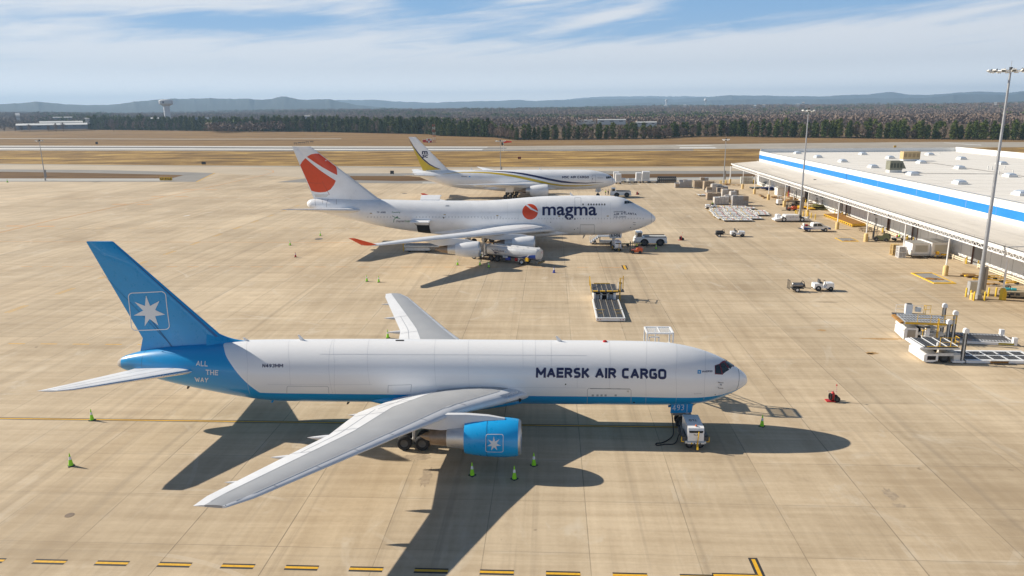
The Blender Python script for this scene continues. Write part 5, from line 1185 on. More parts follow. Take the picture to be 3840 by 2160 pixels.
# ================================================================ warehouse with apron canopy
TH = -0.0135
BM = Matrix.Translation((71.2, 100, 0)) @ Matrix.Rotation(TH, 4, 'Z'); BI = BM.inverted()
def bl(q): return BI @ Vector(q)
m_panel = mat('wall_panel_grey', (.74, .76, .77), .6, var=.06, scale=.4)
m_wwall = mat('wall_white', (.74, .74, .72), .6, var=.04, scale=.3)
m_roof = soil('roof_membrane', [(.66, .63, .58), (.74, .71, .66), (.79, .765, .715)], .9, .03, (.34, .66))
m_can = soil('canopy_membrane', [(.50, .46, .40), (.62, .57, .50), (.70, .655, .58)], .5, .05, (.34, .66))
m_door = mat('door_grey', (.27, .275, .28), .55, var=.08, scale=.6, stretch=(1, 1, 8))
m_under = mat('canopy_underside', (.5, .5, .52), .7, var=.1)
m_rust = mat('door_frame_brown', (.13, .07, .05), .7, var=.15)
def warehouse():
    r = root('warehouse', 'long white cargo warehouse with blue stripe and open canopy along its side', 'warehouse', (71.2, 100, 0), TH)
    y0, y1 = -48.0, 167.0
    doors = []
    for (p, q, op) in ((('P2', 560, 355), ('P2', 620, 357), 0), (('P2', 1022, 592), ('P2', 1092, 600), 0), (('P2', 1475, 712), ('P2', 1565, 735), 1), (('P3', 262, 125), ('P3', 390, 150), 0), (('P3', 500, 178), ('P3', 635, 208), 0),
                       (('P3', 1215, 478), ('P3', 1395, 492), 1), (('P3', 1715, 655), ('P3', 1935, 690), 0), (('R1', 1060, 492), ('R1', 1192, 525), 0)):
        a, c = bl(g(*p)).y, bl(g(*q)).y; doors.append((min(a, c), max(a, c), op))
    doors.sort(); z1 = 5.0
    b = MB(); e = y0
    for a, c, op in doors: b.bx(0, .3, e, a, .95, 8.15, m_panel); b.bx(0, .3, a, c, z1, 8.15, m_panel); b.bx(-.02, .3, e, a, 0, .94, m_wwall); e = c
    b.bx(0, .3, e, y1, .95, 8.15, m_panel); b.bx(-.02, .3, e, y1, 0, .94, m_wwall)
    b.bx(.31, 67, y1 - .3, y1, 0, 11.0, m_wwall); b.bx(.31, 67, y0, y0 + .3, 0, 11, m_wwall); b.bx(66.7, 67, y0 + .31, y1 - .31, 0, 11, m_wwall)
    for i in range(int((y1 - y0)/3.0)): b.bx(-.012, 0, y0 + 3*i, y0 + 3*i + .05, .96, 8.1, m_door)
    for z in (3.1, 5.2): b.bx(-.010, 0, doors[-1][1], y1, z, z + .05, m_door)
    w = b.build('wall', r, smooth=0)
    for a, c, op in doors:
        b = MB(); b.bx(.9 if op else .12, 1.0 if op else .2, a, c, 0, z1, void if op else m_door)  # open doorways: a near-black sheet paints in the interior shade
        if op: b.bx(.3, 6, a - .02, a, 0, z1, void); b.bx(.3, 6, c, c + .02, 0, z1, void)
        d = b.build('dock_door', r, smooth=0); b = MB()
        for yy in (a - .09, c + .09): b.bx(-.10, .25, yy - .1, yy + .1, 0, z1 + .15, m_rust)
        b.bx(-.10, .25, a - .2, c + .2, z1 + .15, z1 + .4, m_rust); b.build('door_frame', d, smooth=0)
    for px, py, rg_ in ((1850, 795, 'P2'), (1945, 835, 'P2'), (970, 395, 'P3'), (635, 330, 'P2')):
        yy = bl(g(rg_, px, py)).y; b = MB(); b.bx(-.05, .02, yy - .55, yy + .55, .02, 2.3, m_door); d = b.build('personnel_door', r, smooth=0)
        b = MB(); b.lathe([(.0, .45), (.2, .38), (.4, .05)], dark, (-.25, yy, 3.0), 'z', 12); b.build('door_lamp', d)
        b = MB(); b.bx(-.07, -.05, yy - .2, yy + .2, 1.2, 2.0, alu); b.build('door_pane', d, smooth=0)
    # upper wall with stripe
    b = MB(); b.bx(0, .3, y0, y1, 8.16, 9.05, m_wwall); b.bx(-.02, .3, y0, y1, 9.05, 10.42, blue_b); b.bx(0, .3, y0, y1, 10.42, 11.7, m_wwall); b.bx(-.08, .34, y0, y1, 11.7, 11.78, alu)
    u = b.build('upper_wall', r, smooth=0); b = MB()
    for i in range(24): b.bx(-.03, -.02, y1 - 9.1*i - .06, y1 - 9.1*i, 8.2, 11.68, seam if i % 4 else metal_d)
    b.build('wall_joint', u, smooth=0)
    b = MB(); b.bx(.3, 66.7, y0, y1 - .3, 10.9, 11.2, m_roof); rf = b.build('roof', r, smooth=0)
    b = MB(); b.bx(.31, 67, y1 - .3, y1, 11.0, 12.4, m_wwall); b.bx(66.4, 67.0, y0, y1 - .31, 11.2, 12.7, m_wwall); b.bx(.31, 67.05, y1 - .34, y1 + .04, 12.4, 12.48, alu); b.build('parapet', r, smooth=0)
    b = MB()
    for i in range(30): b.bx(.35, 66.4, y1 - 7.2*i - .08, y1 - 7.2*i, 11.2, 11.212, mat('roof_seam', (.50, .47, .42), .7, var=0))
    b.build('roof_seams', rf, smooth=0)
    for i, (px, py) in enumerate(((655, 850), (830, 883), (1040, 920), (1295, 968), (1630, 1030), (2030, 1105), (1210, 858), (1440, 890), (1705, 930), (2030, 978), (2455, 1045), (1775, 862), (2045, 898), (2385, 940), (2550, 1200))):
        c = bl(g('R2', px, py, 11.25)); b = MB(); b.box((c.x, c.y, 11.42), (1.9, 2.6, .44), white_d); b.loft([[(c.x - .8*k, c.y - 1.15*k, 11.64 + z), (c.x + .8*k, c.y - 1.15*k, 11.64 + z), (c.x + .8*k, c.y + 1.15*k, 11.64 + z), (c.x - .8*k, c.y + 1.15*k, 11.64 + z)] for k, z in ((1, 0), (.85, .28), (.4, .45))], mat('skylight_dome', (.52, .58, .66), .25, var=.05)); b.build('skylight', rf, smooth=40)
    b = MB()
    for p, q in ((('R2', 1710, 917), ('R2', 2576, 1042)), (('R2', 1555, 1015), ('R2', 2370, 1022))):
        a, c = bl(g(*p, 11.3)), bl(g(*q, 11.3)); b = MB(); b.bar(a, c, .10, .10, metal_d); b.build('roof_pipe', rf)
    for px, py in ((2268, 985), (2305, 985), (2410, 985), (2360, 1030), (2480, 1025), (1665, 850), (1860, 855), (440, 838)): c = bl(g('R2', px, py, 11.2)); b = MB(); b.cyl((c.x, c.y, 11.2), (c.x, c.y, 12.1), .12, white_d, n=8); b.build('roof_vent', rf)
    # canopy
    b = MB(); x0 = -9.4
    b.loft([[(x0, y0, 7.42), (x0, y1 + .8, 7.42), (x0, y1 + .8, 7.12), (x0, y0, 7.12)], [(-.02, y0, 8.16), (-.02, y1 + .8, 8.16), (-.02, y1 + .8, 7.86), (-.02, y0, 7.86)]], m_can)
    cn = b.build('canopy', r, smooth=0)
    b = MB(); b.bx(x0 - .08, x0 - .005, y0, y1 + .9, 7.05, 7.50, m_wwall); b.bx(x0 - .16, x0 - .08, y0, y1 + .9, 7.40, 7.56, white); b.build('fascia', cn, smooth=0)
    b = MB(); b.bx(x0 - .22, x0 - .17, y0, y1 + .9, 7.50, 7.60, dark); b.build('edge_strip', cn, smooth=0)
    b = MB(); b.bx(x0 + .1, -.1, y0, y1 + .7, 6.98, 7.06, m_under); b.build('soffit', cn, smooth=0)
    b = MB(); xt = x0 + .12
    b.bx(xt - .08, xt + .08, y0, y1, 6.18, 6.34, white); b.bx(xt - .08, xt + .08, y0, y1, 6.86, 6.97, white)
    n = int((y1 - y0)/1.3)
    for i in range(n):
        a = y0 + 1.3*i; b.bar((xt, a, 6.92), (xt, a + .65, 6.26), .07, .07, white); b.bar((xt, a + .65, 6.26), (xt, a + 1.3, 6.92), .07, .07, white)
    b.build('truss', cn, smooth=0)
    b = MB()
    for i in range(int((y1 - y0)/2.6)): b.cyl((x0 - .12, y0 + 2.6*i, 7.5), (x0 - .12, y0 + 2.6*i, 7.85), .02, metal_d, n=4)
    for z in (): pass
    b.bar((x0 - .12, y0, 7.84), (x0 - .12, y1, 7.84), .02, .02, metal_d); b.build('edge_wire', cn, smooth=0)
    cols = [('R1', 1290, 805), ('R1', 792, 592), ('R1', 405, 432), ('Z7', 2390, 1178), ('Z7', 2045, 1030), ('P2', 1545, 992), ('Z7', 1420, 757), ('Z7', 1225, 675), ('Z7', 1058, 603), ('Z7', 910, 542), ('Z7', 775, 477)]
    for i, c in enumerate(cols + [None, None, None]):
        q = bl(g(*c)) if c else Vector((-8.75, 2.4 - 15.8*(i - 10), 0)); q.x = -8.85
        b = MB(); mk = yellow_b if i == 0 else cream
        b.cyl((q.x, q.y, 1.5), (q.x, q.y, 6.2), .115 if i not in (10,) else .2, white, n=12)
        b.lathe([(0, .40), (1.45, .40), (1.62, .30), (1.7, .13)], mk, (q.x, q.y, 0), 'z', 20 if i else 6); b.build('column', cn)
    q = bl(g('P2', 1160, 745)); b = MB(); b.cyl((q.x, q.y, 0), (q.x, q.y, 6.9), .10, white, n=10); b.build('column', cn)
    b = MB(); c = bl(g('Z7', 1790, 432, 7.9)); b.cyl((c.x, c.y, 7.8), (c.x, c.y, 8.02), .35, dark, n=10); b.build('canopy_drain', cn)
    return doors
DOORS = warehouse()
for lab, a, c, h, m_, m2 in (('long tan rooftop air handler on the white warehouse roof', (1545, 912), (1700, 916), 2.1, mat('tan_cabinet', (.52, .38, .19), .6, var=.08), mat('tan_louvre', (.34, .24, .12), .6, var=.08)), ('squat grey green rooftop cooling unit on the white warehouse roof', (1435, 1011), (1545, 1011), 2.1, mat('grey_green_cabinet', (.20, .20, .15), .6, var=.1), mat('dark_coil', (.07, .08, .06), .6, var=.1))):
    p, q = g('R2', *a, 11.2), g('R2', *c, 11.2); w = (q - p).length; ce = (p + q)/2; r = root('rooftop_unit', lab, 'air conditioner', (ce.x, ce.y + 1.2, 11.2), TH)
    b = MB(); b.box((0, 0, .3), (w*.96, 2.1, .6), white_d); b.build('plinth', r, smooth=0)
    b = MB(); b.box((0, 0, .6 + h/2), (w, 2.3, h), m_); b.build('cabinet', r, smooth=0)
    b = MB()
    for i in range(4): b.box((-w/2 + w*(i + .5)/4, -1.16, .6 + h/2), (w*.17, .04, h*.5), m2)
    b.box((w/2 + .02, 0, .6 + h*.5), (.06, 1.6, h*.7), m2); b.build('louvre', r, smooth=0)
    if 'grey' in lab: b = MB(); b.prism([(w/2, .9), (w/2 + .9, .9), (w/2, 2.6)], 'y', -1, 1, m_); b.build('hood', r, smooth=0)
# guard rails in front of the wall, between its doors
edges = sorted(DOORS)
gaps = [(edges[i][1] + .5, edges[i + 1][0] - .5) for i in range(0, len(edges) - 1)] + [(-46, edges[0][0] - .5)]
for k_, (a, c) in enumerate(gaps):
    if (a > 62 or c - a < 3): continue
    p = BM @ Vector((-.9, (a + c)/2, 0)); L = c - a; r = root('guard_rail', 'cream steel guard rail along the warehouse wall between dock doors', 'guard rail', p, TH, 'cream guard rails along the wall')
    b = MB(); n = max(2, int(L/3.2))
    for i in range(n + 1): b.box((0, -L/2 + L*i/n, .45), (.16, .16, .9), mat('cream_rail', (.70, .62, .47), .6, var=.06))
    b.build('post', r, smooth=0)
    b = MB(); b.box((-.10, 0, .72), (.06, L, .22), MATS['cream_rail']); b.box((-.10, 0, .40), (.06, L, .18), MATS['cream_rail']); b.build('rail', r, smooth=0)
# ---------------------------------------------------------------- bollards
bb = MB(); bb.lathe([(0, .115), (1.2, .115), (1.28, .08), (1.31, .005)], yellow_b, (0, 0, 0), 'z', 12); bol = bb.build('bollard')
tag(bol, 'x', 'bollard', 'yellow bollards along the warehouse apron'); firstb = [True]
def bollard(p, label):
    global bol
    if firstb[0]: firstb[0] = False; bol.location = (p.x, p.y, 0); bol['label'] = label
    else: dup(bol, (p.x, p.y, 0), 0, label)
for x, y in ((880, 1105), (1005, 1170), (1095, 1212), (1385, 1212), (1490, 1098), (1690, 1098), (1945, 1208)): bollard(g('P7', x, y), 'yellow bollard in the ring guarding the tall mast with the wide floodlight crown')
for x, y in ((1200, 968), (1230, 970), (1352, 990), (1443, 1000), (1508, 1025), (1586, 1052)): bollard(g('P2', x, y), 'yellow bollard around the middle mast behind the long low tug')
for x, y in ((645, 485), (660, 485), (710, 478), (724, 478)): bollard(g('Z7', x, y), 'yellow bollard beside the far mast at the canopy end')
for a, c, op in DOORS:
    for yy in (a - .25, c + .25): bollard(BM @ Vector((-.75, yy, 0)), 'yellow bollard standing at the jamb of a warehouse dock door')
# ---------------------------------------------------------------- light masts
def flood(b, c, az, s, m_):
    M = Matrix.Translation(c) @ rot(az) @ Matrix.Rotation(math.radians(-28), 4, 'Y')
    b.box((0, 0, 0), (.55*s, .50*s, .16*s), m_, M=M); b.box((.02*s, 0, -.085*s), (.46*s, .42*s, .02*s), glass, M=M)
def mast(label, base, top, r0, heads, ring, s, box=True, conc=True):
    r = root('light_mast', label, 'light mast', (base.x, base.y, 0))
    b = MB(); b.cyl((0, 0, 0), (0, 0, top), r0, steel, r0*.42, n=16); b.build('pole', r)
    if conc: b = MB(); b.cyl((0, 0, 0), (0, 0, .75), r0*1.5, gutter_m, n=16); b.build('footing', r)
    b = MB(); b.tube([(math.cos(6.2832*i/20)*ring, math.sin(6.2832*i/20)*ring, top) for i in range(21)], .05*s + .02, alu)
    for i in range(4): a = 1.5708*i; b.bar((0, 0, top - .1), (math.cos(a)*ring, math.sin(a)*ring, top), .06, .06, alu)
    b.cyl((0, 0, top), (0, 0, top + .5*s), .2*s, dark, n=8); b.cyl((0, 0, top), (0, 0, top + 1.3*s), .02, metal_d, n=4); b.build('head_ring', r)
    for i in range(heads):
        a = 6.2832*i/heads + .3; b = MB(); flood(b, (math.cos(a)*ring*1.12, math.sin(a)*ring*1.12, top + .02), a, s, white_d); b.cyl((math.cos(a)*ring, math.sin(a)*ring, top), (math.cos(a)*ring, math.sin(a)*ring, top + .3*s), .06*s, dark, n=6); b.build('floodlight', r, smooth=0)
    if box: b = MB(); b.box((r0 + .28, 0, 2.9), (.34, .5, 3.2), metal_d); b.build('control_box', r, smooth=0)
    return r
gutter_m = mat('footing_grey', (.40, .39, .37), .8, var=.08)
mast('tall tapering grey light mast with a wide many lamped floodlight crown', g('R1', 1092, 795), 30.5, .30, 14, 2.15, 1.0)
mast('grey light mast with four white floodlights behind the long low tug', g('Z7', 1610, 855), 25.5, .26, 6, 1.15, 1.35)
mast('thin light mast on the verge at the far edge of the apron', g('L3', 338, 688), 16.2, .20, 4, 1.1, 1.2)
c_ = far('Q3', 2108, 880, 300); mast('thin light mast beyond the yellow swoosh jet', Vector((c_.x, c_.y, 0)), 14.6, .16, 5, 1.7, 1.2)
mast('light mast with flat white head standing at the far canopy end', g('Z7', 687, 470), 15.4, .2, 3, .9, 1.3)
p = g('P7', 1200, 1080); r = root('electrical_cabinet', 'grey steel electrical cabinet behind the mast with the wide crown', 'cabinet', (p.x + .2, p.y + .9, 0)); b = MB(); b.box((0, 0, .1), (2.3, .9, .2), gutter_m); b.build('plinth', r, smooth=0)
b = MB(); b.box((0, 0, 1.05), (2.2, .8, 1.7), alu, tx=.99, ty=.97); b.build('cabinet_body', r, smooth=0); b = MB(); b.box((0, -.42, 1.1), (.04, .03, 1.5), metal_d); b.box((.3, -.425, 1.1), (.05, .04, .2), dark); b.build('cabinet_handle', r, smooth=0)
b = MB(); b.lathe([(0, .26), (.75, .26), (.8, .3), (.95, .18), (1.0, .01)], cream, (0, 0, 0), 'z', 14); p = g('P7', 1050, 1185); tag(b.build('waste_bin', loc=(p.x, p.y, 0)), 'pale yellow drum bin between bollards at the wide crowned mast', 'bin')
# ---------------------------------------------------------------- traffic cones
def cone_proto(name, m_, label):
    r = root(name, label, 'traffic cone', (0, 0, 0), group='traffic cones on the apron'); b = MB(); b.box((0, 0, .03), (.46, .46, .06), dark if m_ is not blue_p else blue_p); b.build('cone_base', r, smooth=0)
    b = MB(); b.lathe([(.06, .19), (.97, .025), (.98, .004)], m_, (0, 0, 0), 'z', 16); b.build('cone_body', r)
    b = MB(); b.lathe([(.5, .116), (.72, .077)], refl, (0, 0, 0), 'z', 16); b.build('reflective_collar', r); return r
cp = cone_proto('traffic_cone', lime, 'tall lime green cone on the yellow centre line under the blue tail')
p = g('A1', 634, 1332); cp.location = (p.x, p.y, 0); cp.scale = (.92, .92, 1.08)
for (reg, x, y), l in ((('D', 179, 1172), 'lime green cone alone on bare concrete between tail shadow and picture edge'), (('D', 1188, 1196), 'lime green cone at the rear of the blue engine cowl'), (('D', 1294, 1205), 'lime green cone in the wing shadow between two others below the blue engine'),
                       (('D', 1343, 1171), 'lime green cone just ahead of the blue engine inlet'), (('N7', 1308, 712), 'lime green cone beside the nose shadow of the blue-tailed jet'), (('B2', 410, 350), 'lime green cone showing over the white fuselage beside the far wing'),
                       (('D', 923, 708), 'one of two lime cones side by side, the one on the tail side'), (('D', 953, 710), 'one of two lime cones side by side, the one on the jumbo nose side'), (('D', 730, 617), 'green cone on the worn orange line behind the jumbo winglet'),
                       (('D', 806, 593), 'green cone beside the dark grating behind the jumbo winglet'), (('P4', 713, 748), 'lime green cone below the outboard jumbo engine exhaust'), (('P4', 1073, 748), 'lime green cone at the feet of the worker by the fuel tanker'),
                       (('P4', 1215, 785), 'lime green cone beside the tandem wheels of the fuel tanker'), (('P5', 1775, 542), 'green cone under the nose shadow by the white pushback tractor'), (('Q7', 60, 266), 'lone green cone at the far apron edge near the thin mast')):
    p = g(reg, x, y); dup(cp, (p.x, p.y, 0), rng.random(), l, scale=(.92, .92, 1.08) if reg != 'Q7' else (1.4,)*3)
p = g('A1', 2033, 209); o = cone_proto('traffic_cone', red, 'red and white banded cone alone behind the jumbo'); o.location = (p.x, p.y, 0); o.scale = (.95,)*3
p = g('P4', 2265, 870); o = cone_proto('traffic_cone', blue_p, 'blue and white cone beside the rear of the fuel tanker'); o.location = (p.x, p.y, 0); o.scale = (1.05,)*3
# ---------------------------------------------------------------- red wheeled extinguishers
def extinguisher(p, label, rz=0):
    r = root('wheeled_extinguisher', label, 'fire extinguisher', (p.x, p.y, 0), rz, 'red wheeled fire extinguishers')
    b = MB(); b.box((-.1, 0, .06), (1.25, .8, .08), red); b.build('base_tray', r, smooth=0)
    b = MB(); b.lathe([(0, .01), (.04, .2), (.12, .24), (.80, .24), (.95, .16), (1.02, .07), (1.1, .06)], red, (0, 0, .12), 'z', 18); b.build('cylinder', r)
    wheel_o(r, (.44, -.34, .34), .34, .14, rim=dark); wheel_o(r, (.44, .34, .34), .34, .14, rim=dark)
    b = MB(); b.tube([(-.36 + .06*(i // 11), -.12 + .34*math.cos(i*.6), .60 + .38*math.sin(i*.6)) for i in range(34)], .06, black); b.build('hose', r)
    b = MB(); 
    for i in range(8): b.cyl((.34, -.05, 1.05 + .11*i), (.34, -.05, 1.16 + .11*i), .035, red if i % 2 else refl, n=8)
    b.lathe([(0, .01), (.03, .08), (.12, .09), (.18, .01)], red, (.34, -.05, 1.92), 'z', 10)
    for i in range(7): b.cyl((-.55 + .12*i, .28, 1.12), (-.43 + .12*i, .28, 1.12), .03, red if i % 2 else refl, n=8)
    b.build('banded_handle', r); r.scale = (.78,)*3; return r
extinguisher(g('N7', 2062, 440), 'red wheeled extinguisher alone on bare concrete ahead of the blue-tailed jet')
extinguisher(g('P5', 2310, 348), 'red wheeled extinguisher beyond the jumbo nose tractor', .1); extinguisher(g('Q1', 900, 580), 'red wheeled extinguisher near the nose of the swoosh jet', -.1)
# ---------------------------------------------------------------- ground power units
def gpu(p, label, text, rz=0, hose=None):
    """front faces -y"""
    r = root('ground_power_unit', label, 'power unit', (p.x, p.y, 0), rz)
    b = MB(); b.box((0, 0, .62), (1.62, 2.75, .16), white_d); b.build('chassis', r, smooth=0)
    b = MB(); b.prism([(-1.35, .72), (1.3, .72), (1.3, 1.82), (-1.0, 1.86), (-1.25, 1.78), (-1.35, 1.6)], 'x', -.62, .62, white); c = b.build('canopy', r, smooth=30)
    b = MB(); b.prism([(-.5, 1.42), (.5, 1.42), (.56, 1.60), (-.56, 1.60)], 'y', -1.362, -1.352, void); b.build('control_panel', c, smooth=0)
    if text:
        Q_ = block_letters('TLD', .2, .2); decal('brand_mark', c, Q_, lambda u, v: Vector((.30 - .62*u, .25 - .34*v, 1.855 + decal.lay)), dark, (0, 0), None, True); decal('brand_mark', c, Q_, lambda u, v: Vector((-.20 + .4*u, -1.358 - decal.lay, 1.18 + .14*v)), dark, (0, 0), None, True)
    b = MB(); b.lathe([(0, .07), (.1, .06), (.14, .01)], amber, (.02, -1.05, 1.87), 'z', 10); b.build('beacon', c)
    b = MB(); b.box((0, -1.42, .60), (1.3, .14, .12), white_d)
    for i in range(4): b.box((-.34 + .22*i, -1.495, .60), (.11, .01, .11), yellow if i % 2 == 0 else dark)
    b.build('bumper', r, smooth=0)
    b = MB(); b.bar((.12, -1.46, .5), (.16, -1.62, 1.62), .09, .06, yellow); b.bar((.12, -1.46, .5), (.08, -1.78, .18), .14, .06, yellow); b.build('towbar', r, smooth=0)
    for s in (-1, 1):
        b = MB(); b.box((s*.86, -.2, .82), (.36, 2.0, .34), dark); b.bar((s*.9, .4, 1.25), (s*.98, -1.0, .95), .04, .04, metal_d); b.bar((s*.8, .4, 1.25), (s*.88, -1.0, .95), .04, .04, metal_d); b.build('cable_tray', r, smooth=0)
        b = MB(); b.box((s*.98, -1.12, .78), (.24, .14, .42), yellow); b.build('cable_head', r, smooth=0)
        for yy in (-1.0, .95): wheel_o(r, (s*.42, yy, .30), .30, .2, rim=dark)
    if hose: b = MB(); b.tube(hose, .045, black, 8); b.build('power_cable', r)
    return r
p = g('Q8', 1350, 1235); hz = [(-.75, .4, 1.0), (-1.05, .2, .5), (-1.25, -.1, .12), (-1.6, -.5, .05), (-2.2, -.55, .05), (-2.9, -.75, .05), (-2.9, -.4, .05), (-2.4, -.25, .05), (-1.7, .5, .05), (-1.25, 1.5, .06), (-1.15, 2.6, .6), (-1.15, 3.6, 1.4), (-1.15, 3.9, 2.15)]
def smooth_path(P, n=5):
    P = [Vector(q) for q in P]; out = []
    for i in range(len(P) - 1):
        a, b_, c, d = P[max(i-1, 0)], P[i], P[i+1], P[min(i+2, len(P)-1)]
        for k in range(n): t = k/n; out.append(.5*((2*b_) + (c - a)*t + (2*a - 5*b_ + 4*c - d)*t*t + (3*b_ - a - 3*c + d)*t**3))
    return out + [P[-1]]
gpu(p + Vector((0, 1.6, 0)), 'white ground power unit under the nose of the blue-tailed jet, yellow towbar raised', True, hose=smooth_path(hz))
p = g('P5', 940, 590); gpu(p + Vector((0, 1.6, 0)), 'white ground power unit with amber beacon under the jumbo nose', False, .15)
# ---------------------------------------------------------------- tractors
def tractor(p, rz, label, L=5.6, Wd=2.6, chair=True):
    """high white pushback tractor; the cab faces +x"""
    r = root('pushback_tractor', label, 'aircraft tug', (p.x, p.y, 0), rz, 'white pushback tractors at the aircraft noses')
    R_ = .78; xs = (-L*.30, L*.20)
    poly = [(-L/2, .45), (-L/2, 1.75), (L*.24, 1.75), (L*.27, 1.6), (L/2, 1.45), (L/2, .45)]
    cut = []
    for x in (L*.20, -L*.30):
        cut += [(x + R_*1.12*math.cos(a), .62 + R_*1.12*math.sin(a)) for a in [math.pi*i/8 for i in range(9)] if .62 + R_*1.12*math.sin(a) > .45]
    b = MB(); b.prism([poly[0], poly[1], poly[2], poly[3], poly[4], poly[5]] + cut, 'y', -Wd/2, Wd/2, white); body = b.build('body', r, smooth=0)
    b = MB(); b.box((0, 0, .8), (L*.96, Wd*.7, .7), dark); b.build('chassis', r, smooth=0)
    b = MB(); 
    for s in (-1, 1): b.box((-L*.14, s*(Wd/2 - .18), 1.84), (L*.68, .30, .16), dark)
    b.box((-L*.14, 0, 1.78), (L*.66, Wd*.55, .05), white_d); b.build('deck_mat', body, smooth=0)
    for x in xs:
        for s in (-1, 1): wheel_o(r, (x, s*(Wd/2 - .28), R_), R_, .5, rim=dark)
    b = MB(); cx = L*.37; z = 1.5
    for x, y in ((cx - .55, -Wd/2 + .1), (cx + .50, -Wd/2 + .1), (cx - .55, Wd/2 - .1), (cx + .5, Wd/2 - .1)): b.bar((x, y, z), (x - (.12 if x > cx else 0), y, z + 1.15), .09, .09, white)
    b.box((cx - .08, 0, z + 1.2), (1.25, Wd - .1, .10), white, tx=.95, ty=.95); b.box((cx, 0, z + .16), (1.2, Wd - .16, .34), white); cab = b.build('cab', r, smooth=0)
    b = MB(); b.prism([(cx - .5, z + .35), (cx + .46, z + .35), (cx + .38, z + 1.12), (cx - .5, z + 1.12)], 'y', -Wd/2 + .13, Wd/2 - .13, glass); b.build('cab_glass', cab, smooth=0)
    b = MB(); b.box((cx - .05, -Wd/2 + .11, z + .72), (.4, .03, .38), mat('cab_khaki', (.55, .50, .22), .6, var=0)); b.build('seat_panel', cab, smooth=0)  # plain khaki panel against the near cab glass
    b = MB(); b.lathe([(0, .06), (.12, .05), (.15, .01)], amber, (cx - .4, 0, z + 1.25), 'z', 8); b.build('beacon', cab)
    b = MB(); b.box((L/2 + .06, 0, .8), (.12, Wd*.9, .3), white_d); b.box((-L/2 - .06, 0, .75), (.12, Wd*.9, .3), white_d); b.build('bumper', r, smooth=0); return r
p = g('P5', 1680, 475); tractor(p + Vector((-.2, 1.3, 0)), math.pi, 'white pushback tractor with dark deck rails beyond the jumbo nose', 6.2, 2.9)
p = g('Q1', 500, 640); tractor(p + Vector((0, 1.2, 0)), math.pi, 'white pushback tractor with octagonal wheel arches at the swoosh jet nose', 6.2, 2.9)
def low_tug(p, label):
    r = root('low_tug', label, 'aircraft tug', (p.x, p.y, 0)); b = MB(); L = 8.4
    b.prism([(-L/2, .35), (-L/2, .62), (-L*.33, .95), (L*.42, .95), (L*.5, .6), (L*.5, .35)], 'y', -1.3, 1.3, white); b.build('chassis', r, smooth=0)
    b = MB(); b.prism([(-L*.21, .95), (-L*.21, 1.55), (-L*.17, 1.62), (L*.17, 1.62), (L*.17, .95)], 'y', -1.25, 1.25, white); e = b.build('engine_cover', r, smooth=0)
    b = MB(); b.box((0, -1.262, 1.27), (.04, .02, .6), dark); b.box((-L*.02, -1.262, 1.1), (L*.36, .015, .03), seam)
    for x in (-.5, .9): b.box((x, -1.265, 1.02), (.16, .02, .06), red)
    b.build('cover_seam', e, smooth=0)
    b = MB(); b.prism([(-L*.42, .8), (-L*.42, 1.5), (-L*.39, 1.66), (-L*.31, 1.66), (-L*.29, .9)], 'y', -.2, 1.2, white); b.build('cab', r, smooth=0); b = MB(); b.prism([(-L*.30, .8), (-L*.32, 1.3), (-L*.27, 1.4), (-L*.25, .85)], 'y', -1.25, -.3, white); b.build('cab_hood', r, smooth=0)
    b = MB(); b.box((L*.24, .2, 1.2), (.5, 1.4, .5), dark); b.box((L*.44, -.6, .95), (.5, .5, .55), alu); b.build('winch', r, smooth=0)
    for x in (-L*.245, L*.255):
        for s in (-1, 1): wheel_o(r, (x, s*1.14, .58), .58, .42, rim=white_d)
        b = MB(); b.lathe([(-1.32, .70), (-1.32, .72), (-1.0, .72)], dark, (x, 0, .58), 'y', 20); 
    b = MB(); 
    for i in range(3): b.box((-L*.36 + .22*i, -1.305, .72), (.12, .01, .16), yellow)
    b.build('hazard_stripe', r, smooth=0); return r
p = g('P2', 1150, 1100); low_tug(p + Vector((0, 1.2, 0)), 'long low white aircraft tug parked before the middle mast')
def tug(p, rz, label, m_=white, top=False, hood=1.0):
    """small baggage tractor, front to +x"""
    r = root('baggage_tug', label, 'baggage tug', (p.x, p.y, 0), rz, 'small white baggage tugs'); b = MB()
    b.prism([(-1.45, .42), (-1.45, 1.12), (-.25, 1.12), (-.2, .62), (.28, .62), (.34, 1.2*hood), (1.35, 1.12*hood), (1.42, .45)], 'y', -.66, .66, m_); body = b.build('body', r, smooth=0)
    b = MB(); b.box((.85, 0, 1.16*hood), (1.0, 1.2, .1), m_); b.box((1.43, 0, .8), (.04, .9, .3), dark); b.build('bonnet', body, smooth=0)
    b = MB(); b.box((-.42, 0, 1.2), (.5, .9, .12), dark); b.box((-.64, .0, 1.45), (.14, .85, .5), dark); b.build('seat', r, smooth=0)
    b = MB(); b.bar((.30, -.2, 1.15), (.06, -.2, 1.55), .05, .05, dark); b.lathe([(-.02, .17), (.0, .2), (.02, .17)], dark, (.04, -.2, 1.57), 'z', 14); b.build('steering_wheel', r)
    for x, rr in ((-.85, .42), (.92, .36)):
        for s in (-1, 1): wheel_o(r, (x, s*.58, rr), rr, .24, rim=dark if hood > .9 else white_d)
    b = MB(); b.bar((-1.45, 0, .5), (-1.72, 0, .5), .1, .1, dark); b.build('hitch', r, smooth=0)
    if top:
        b = MB(); 
        for x in (-1.2, .25):
            for y in (-.6, .6): b.bar((x, y, 1.1), (x, y, 2.1), .06, .06, dark)
        b.box((-.48, 0, 2.13), (1.7, 1.36, .06), m_); b.build('roof', r, smooth=0)
    return r
tug(g('D', 2073, 733) + Vector((0, .6, 0)), 0, 'white baggage tug towing a tank trailer across the open apron')
tug(g('Z7', 862, 1122) + Vector((0, .6, 0)), 0, 'white baggage tug with a dark trailer between the cargo and the pickup', hood=.95)
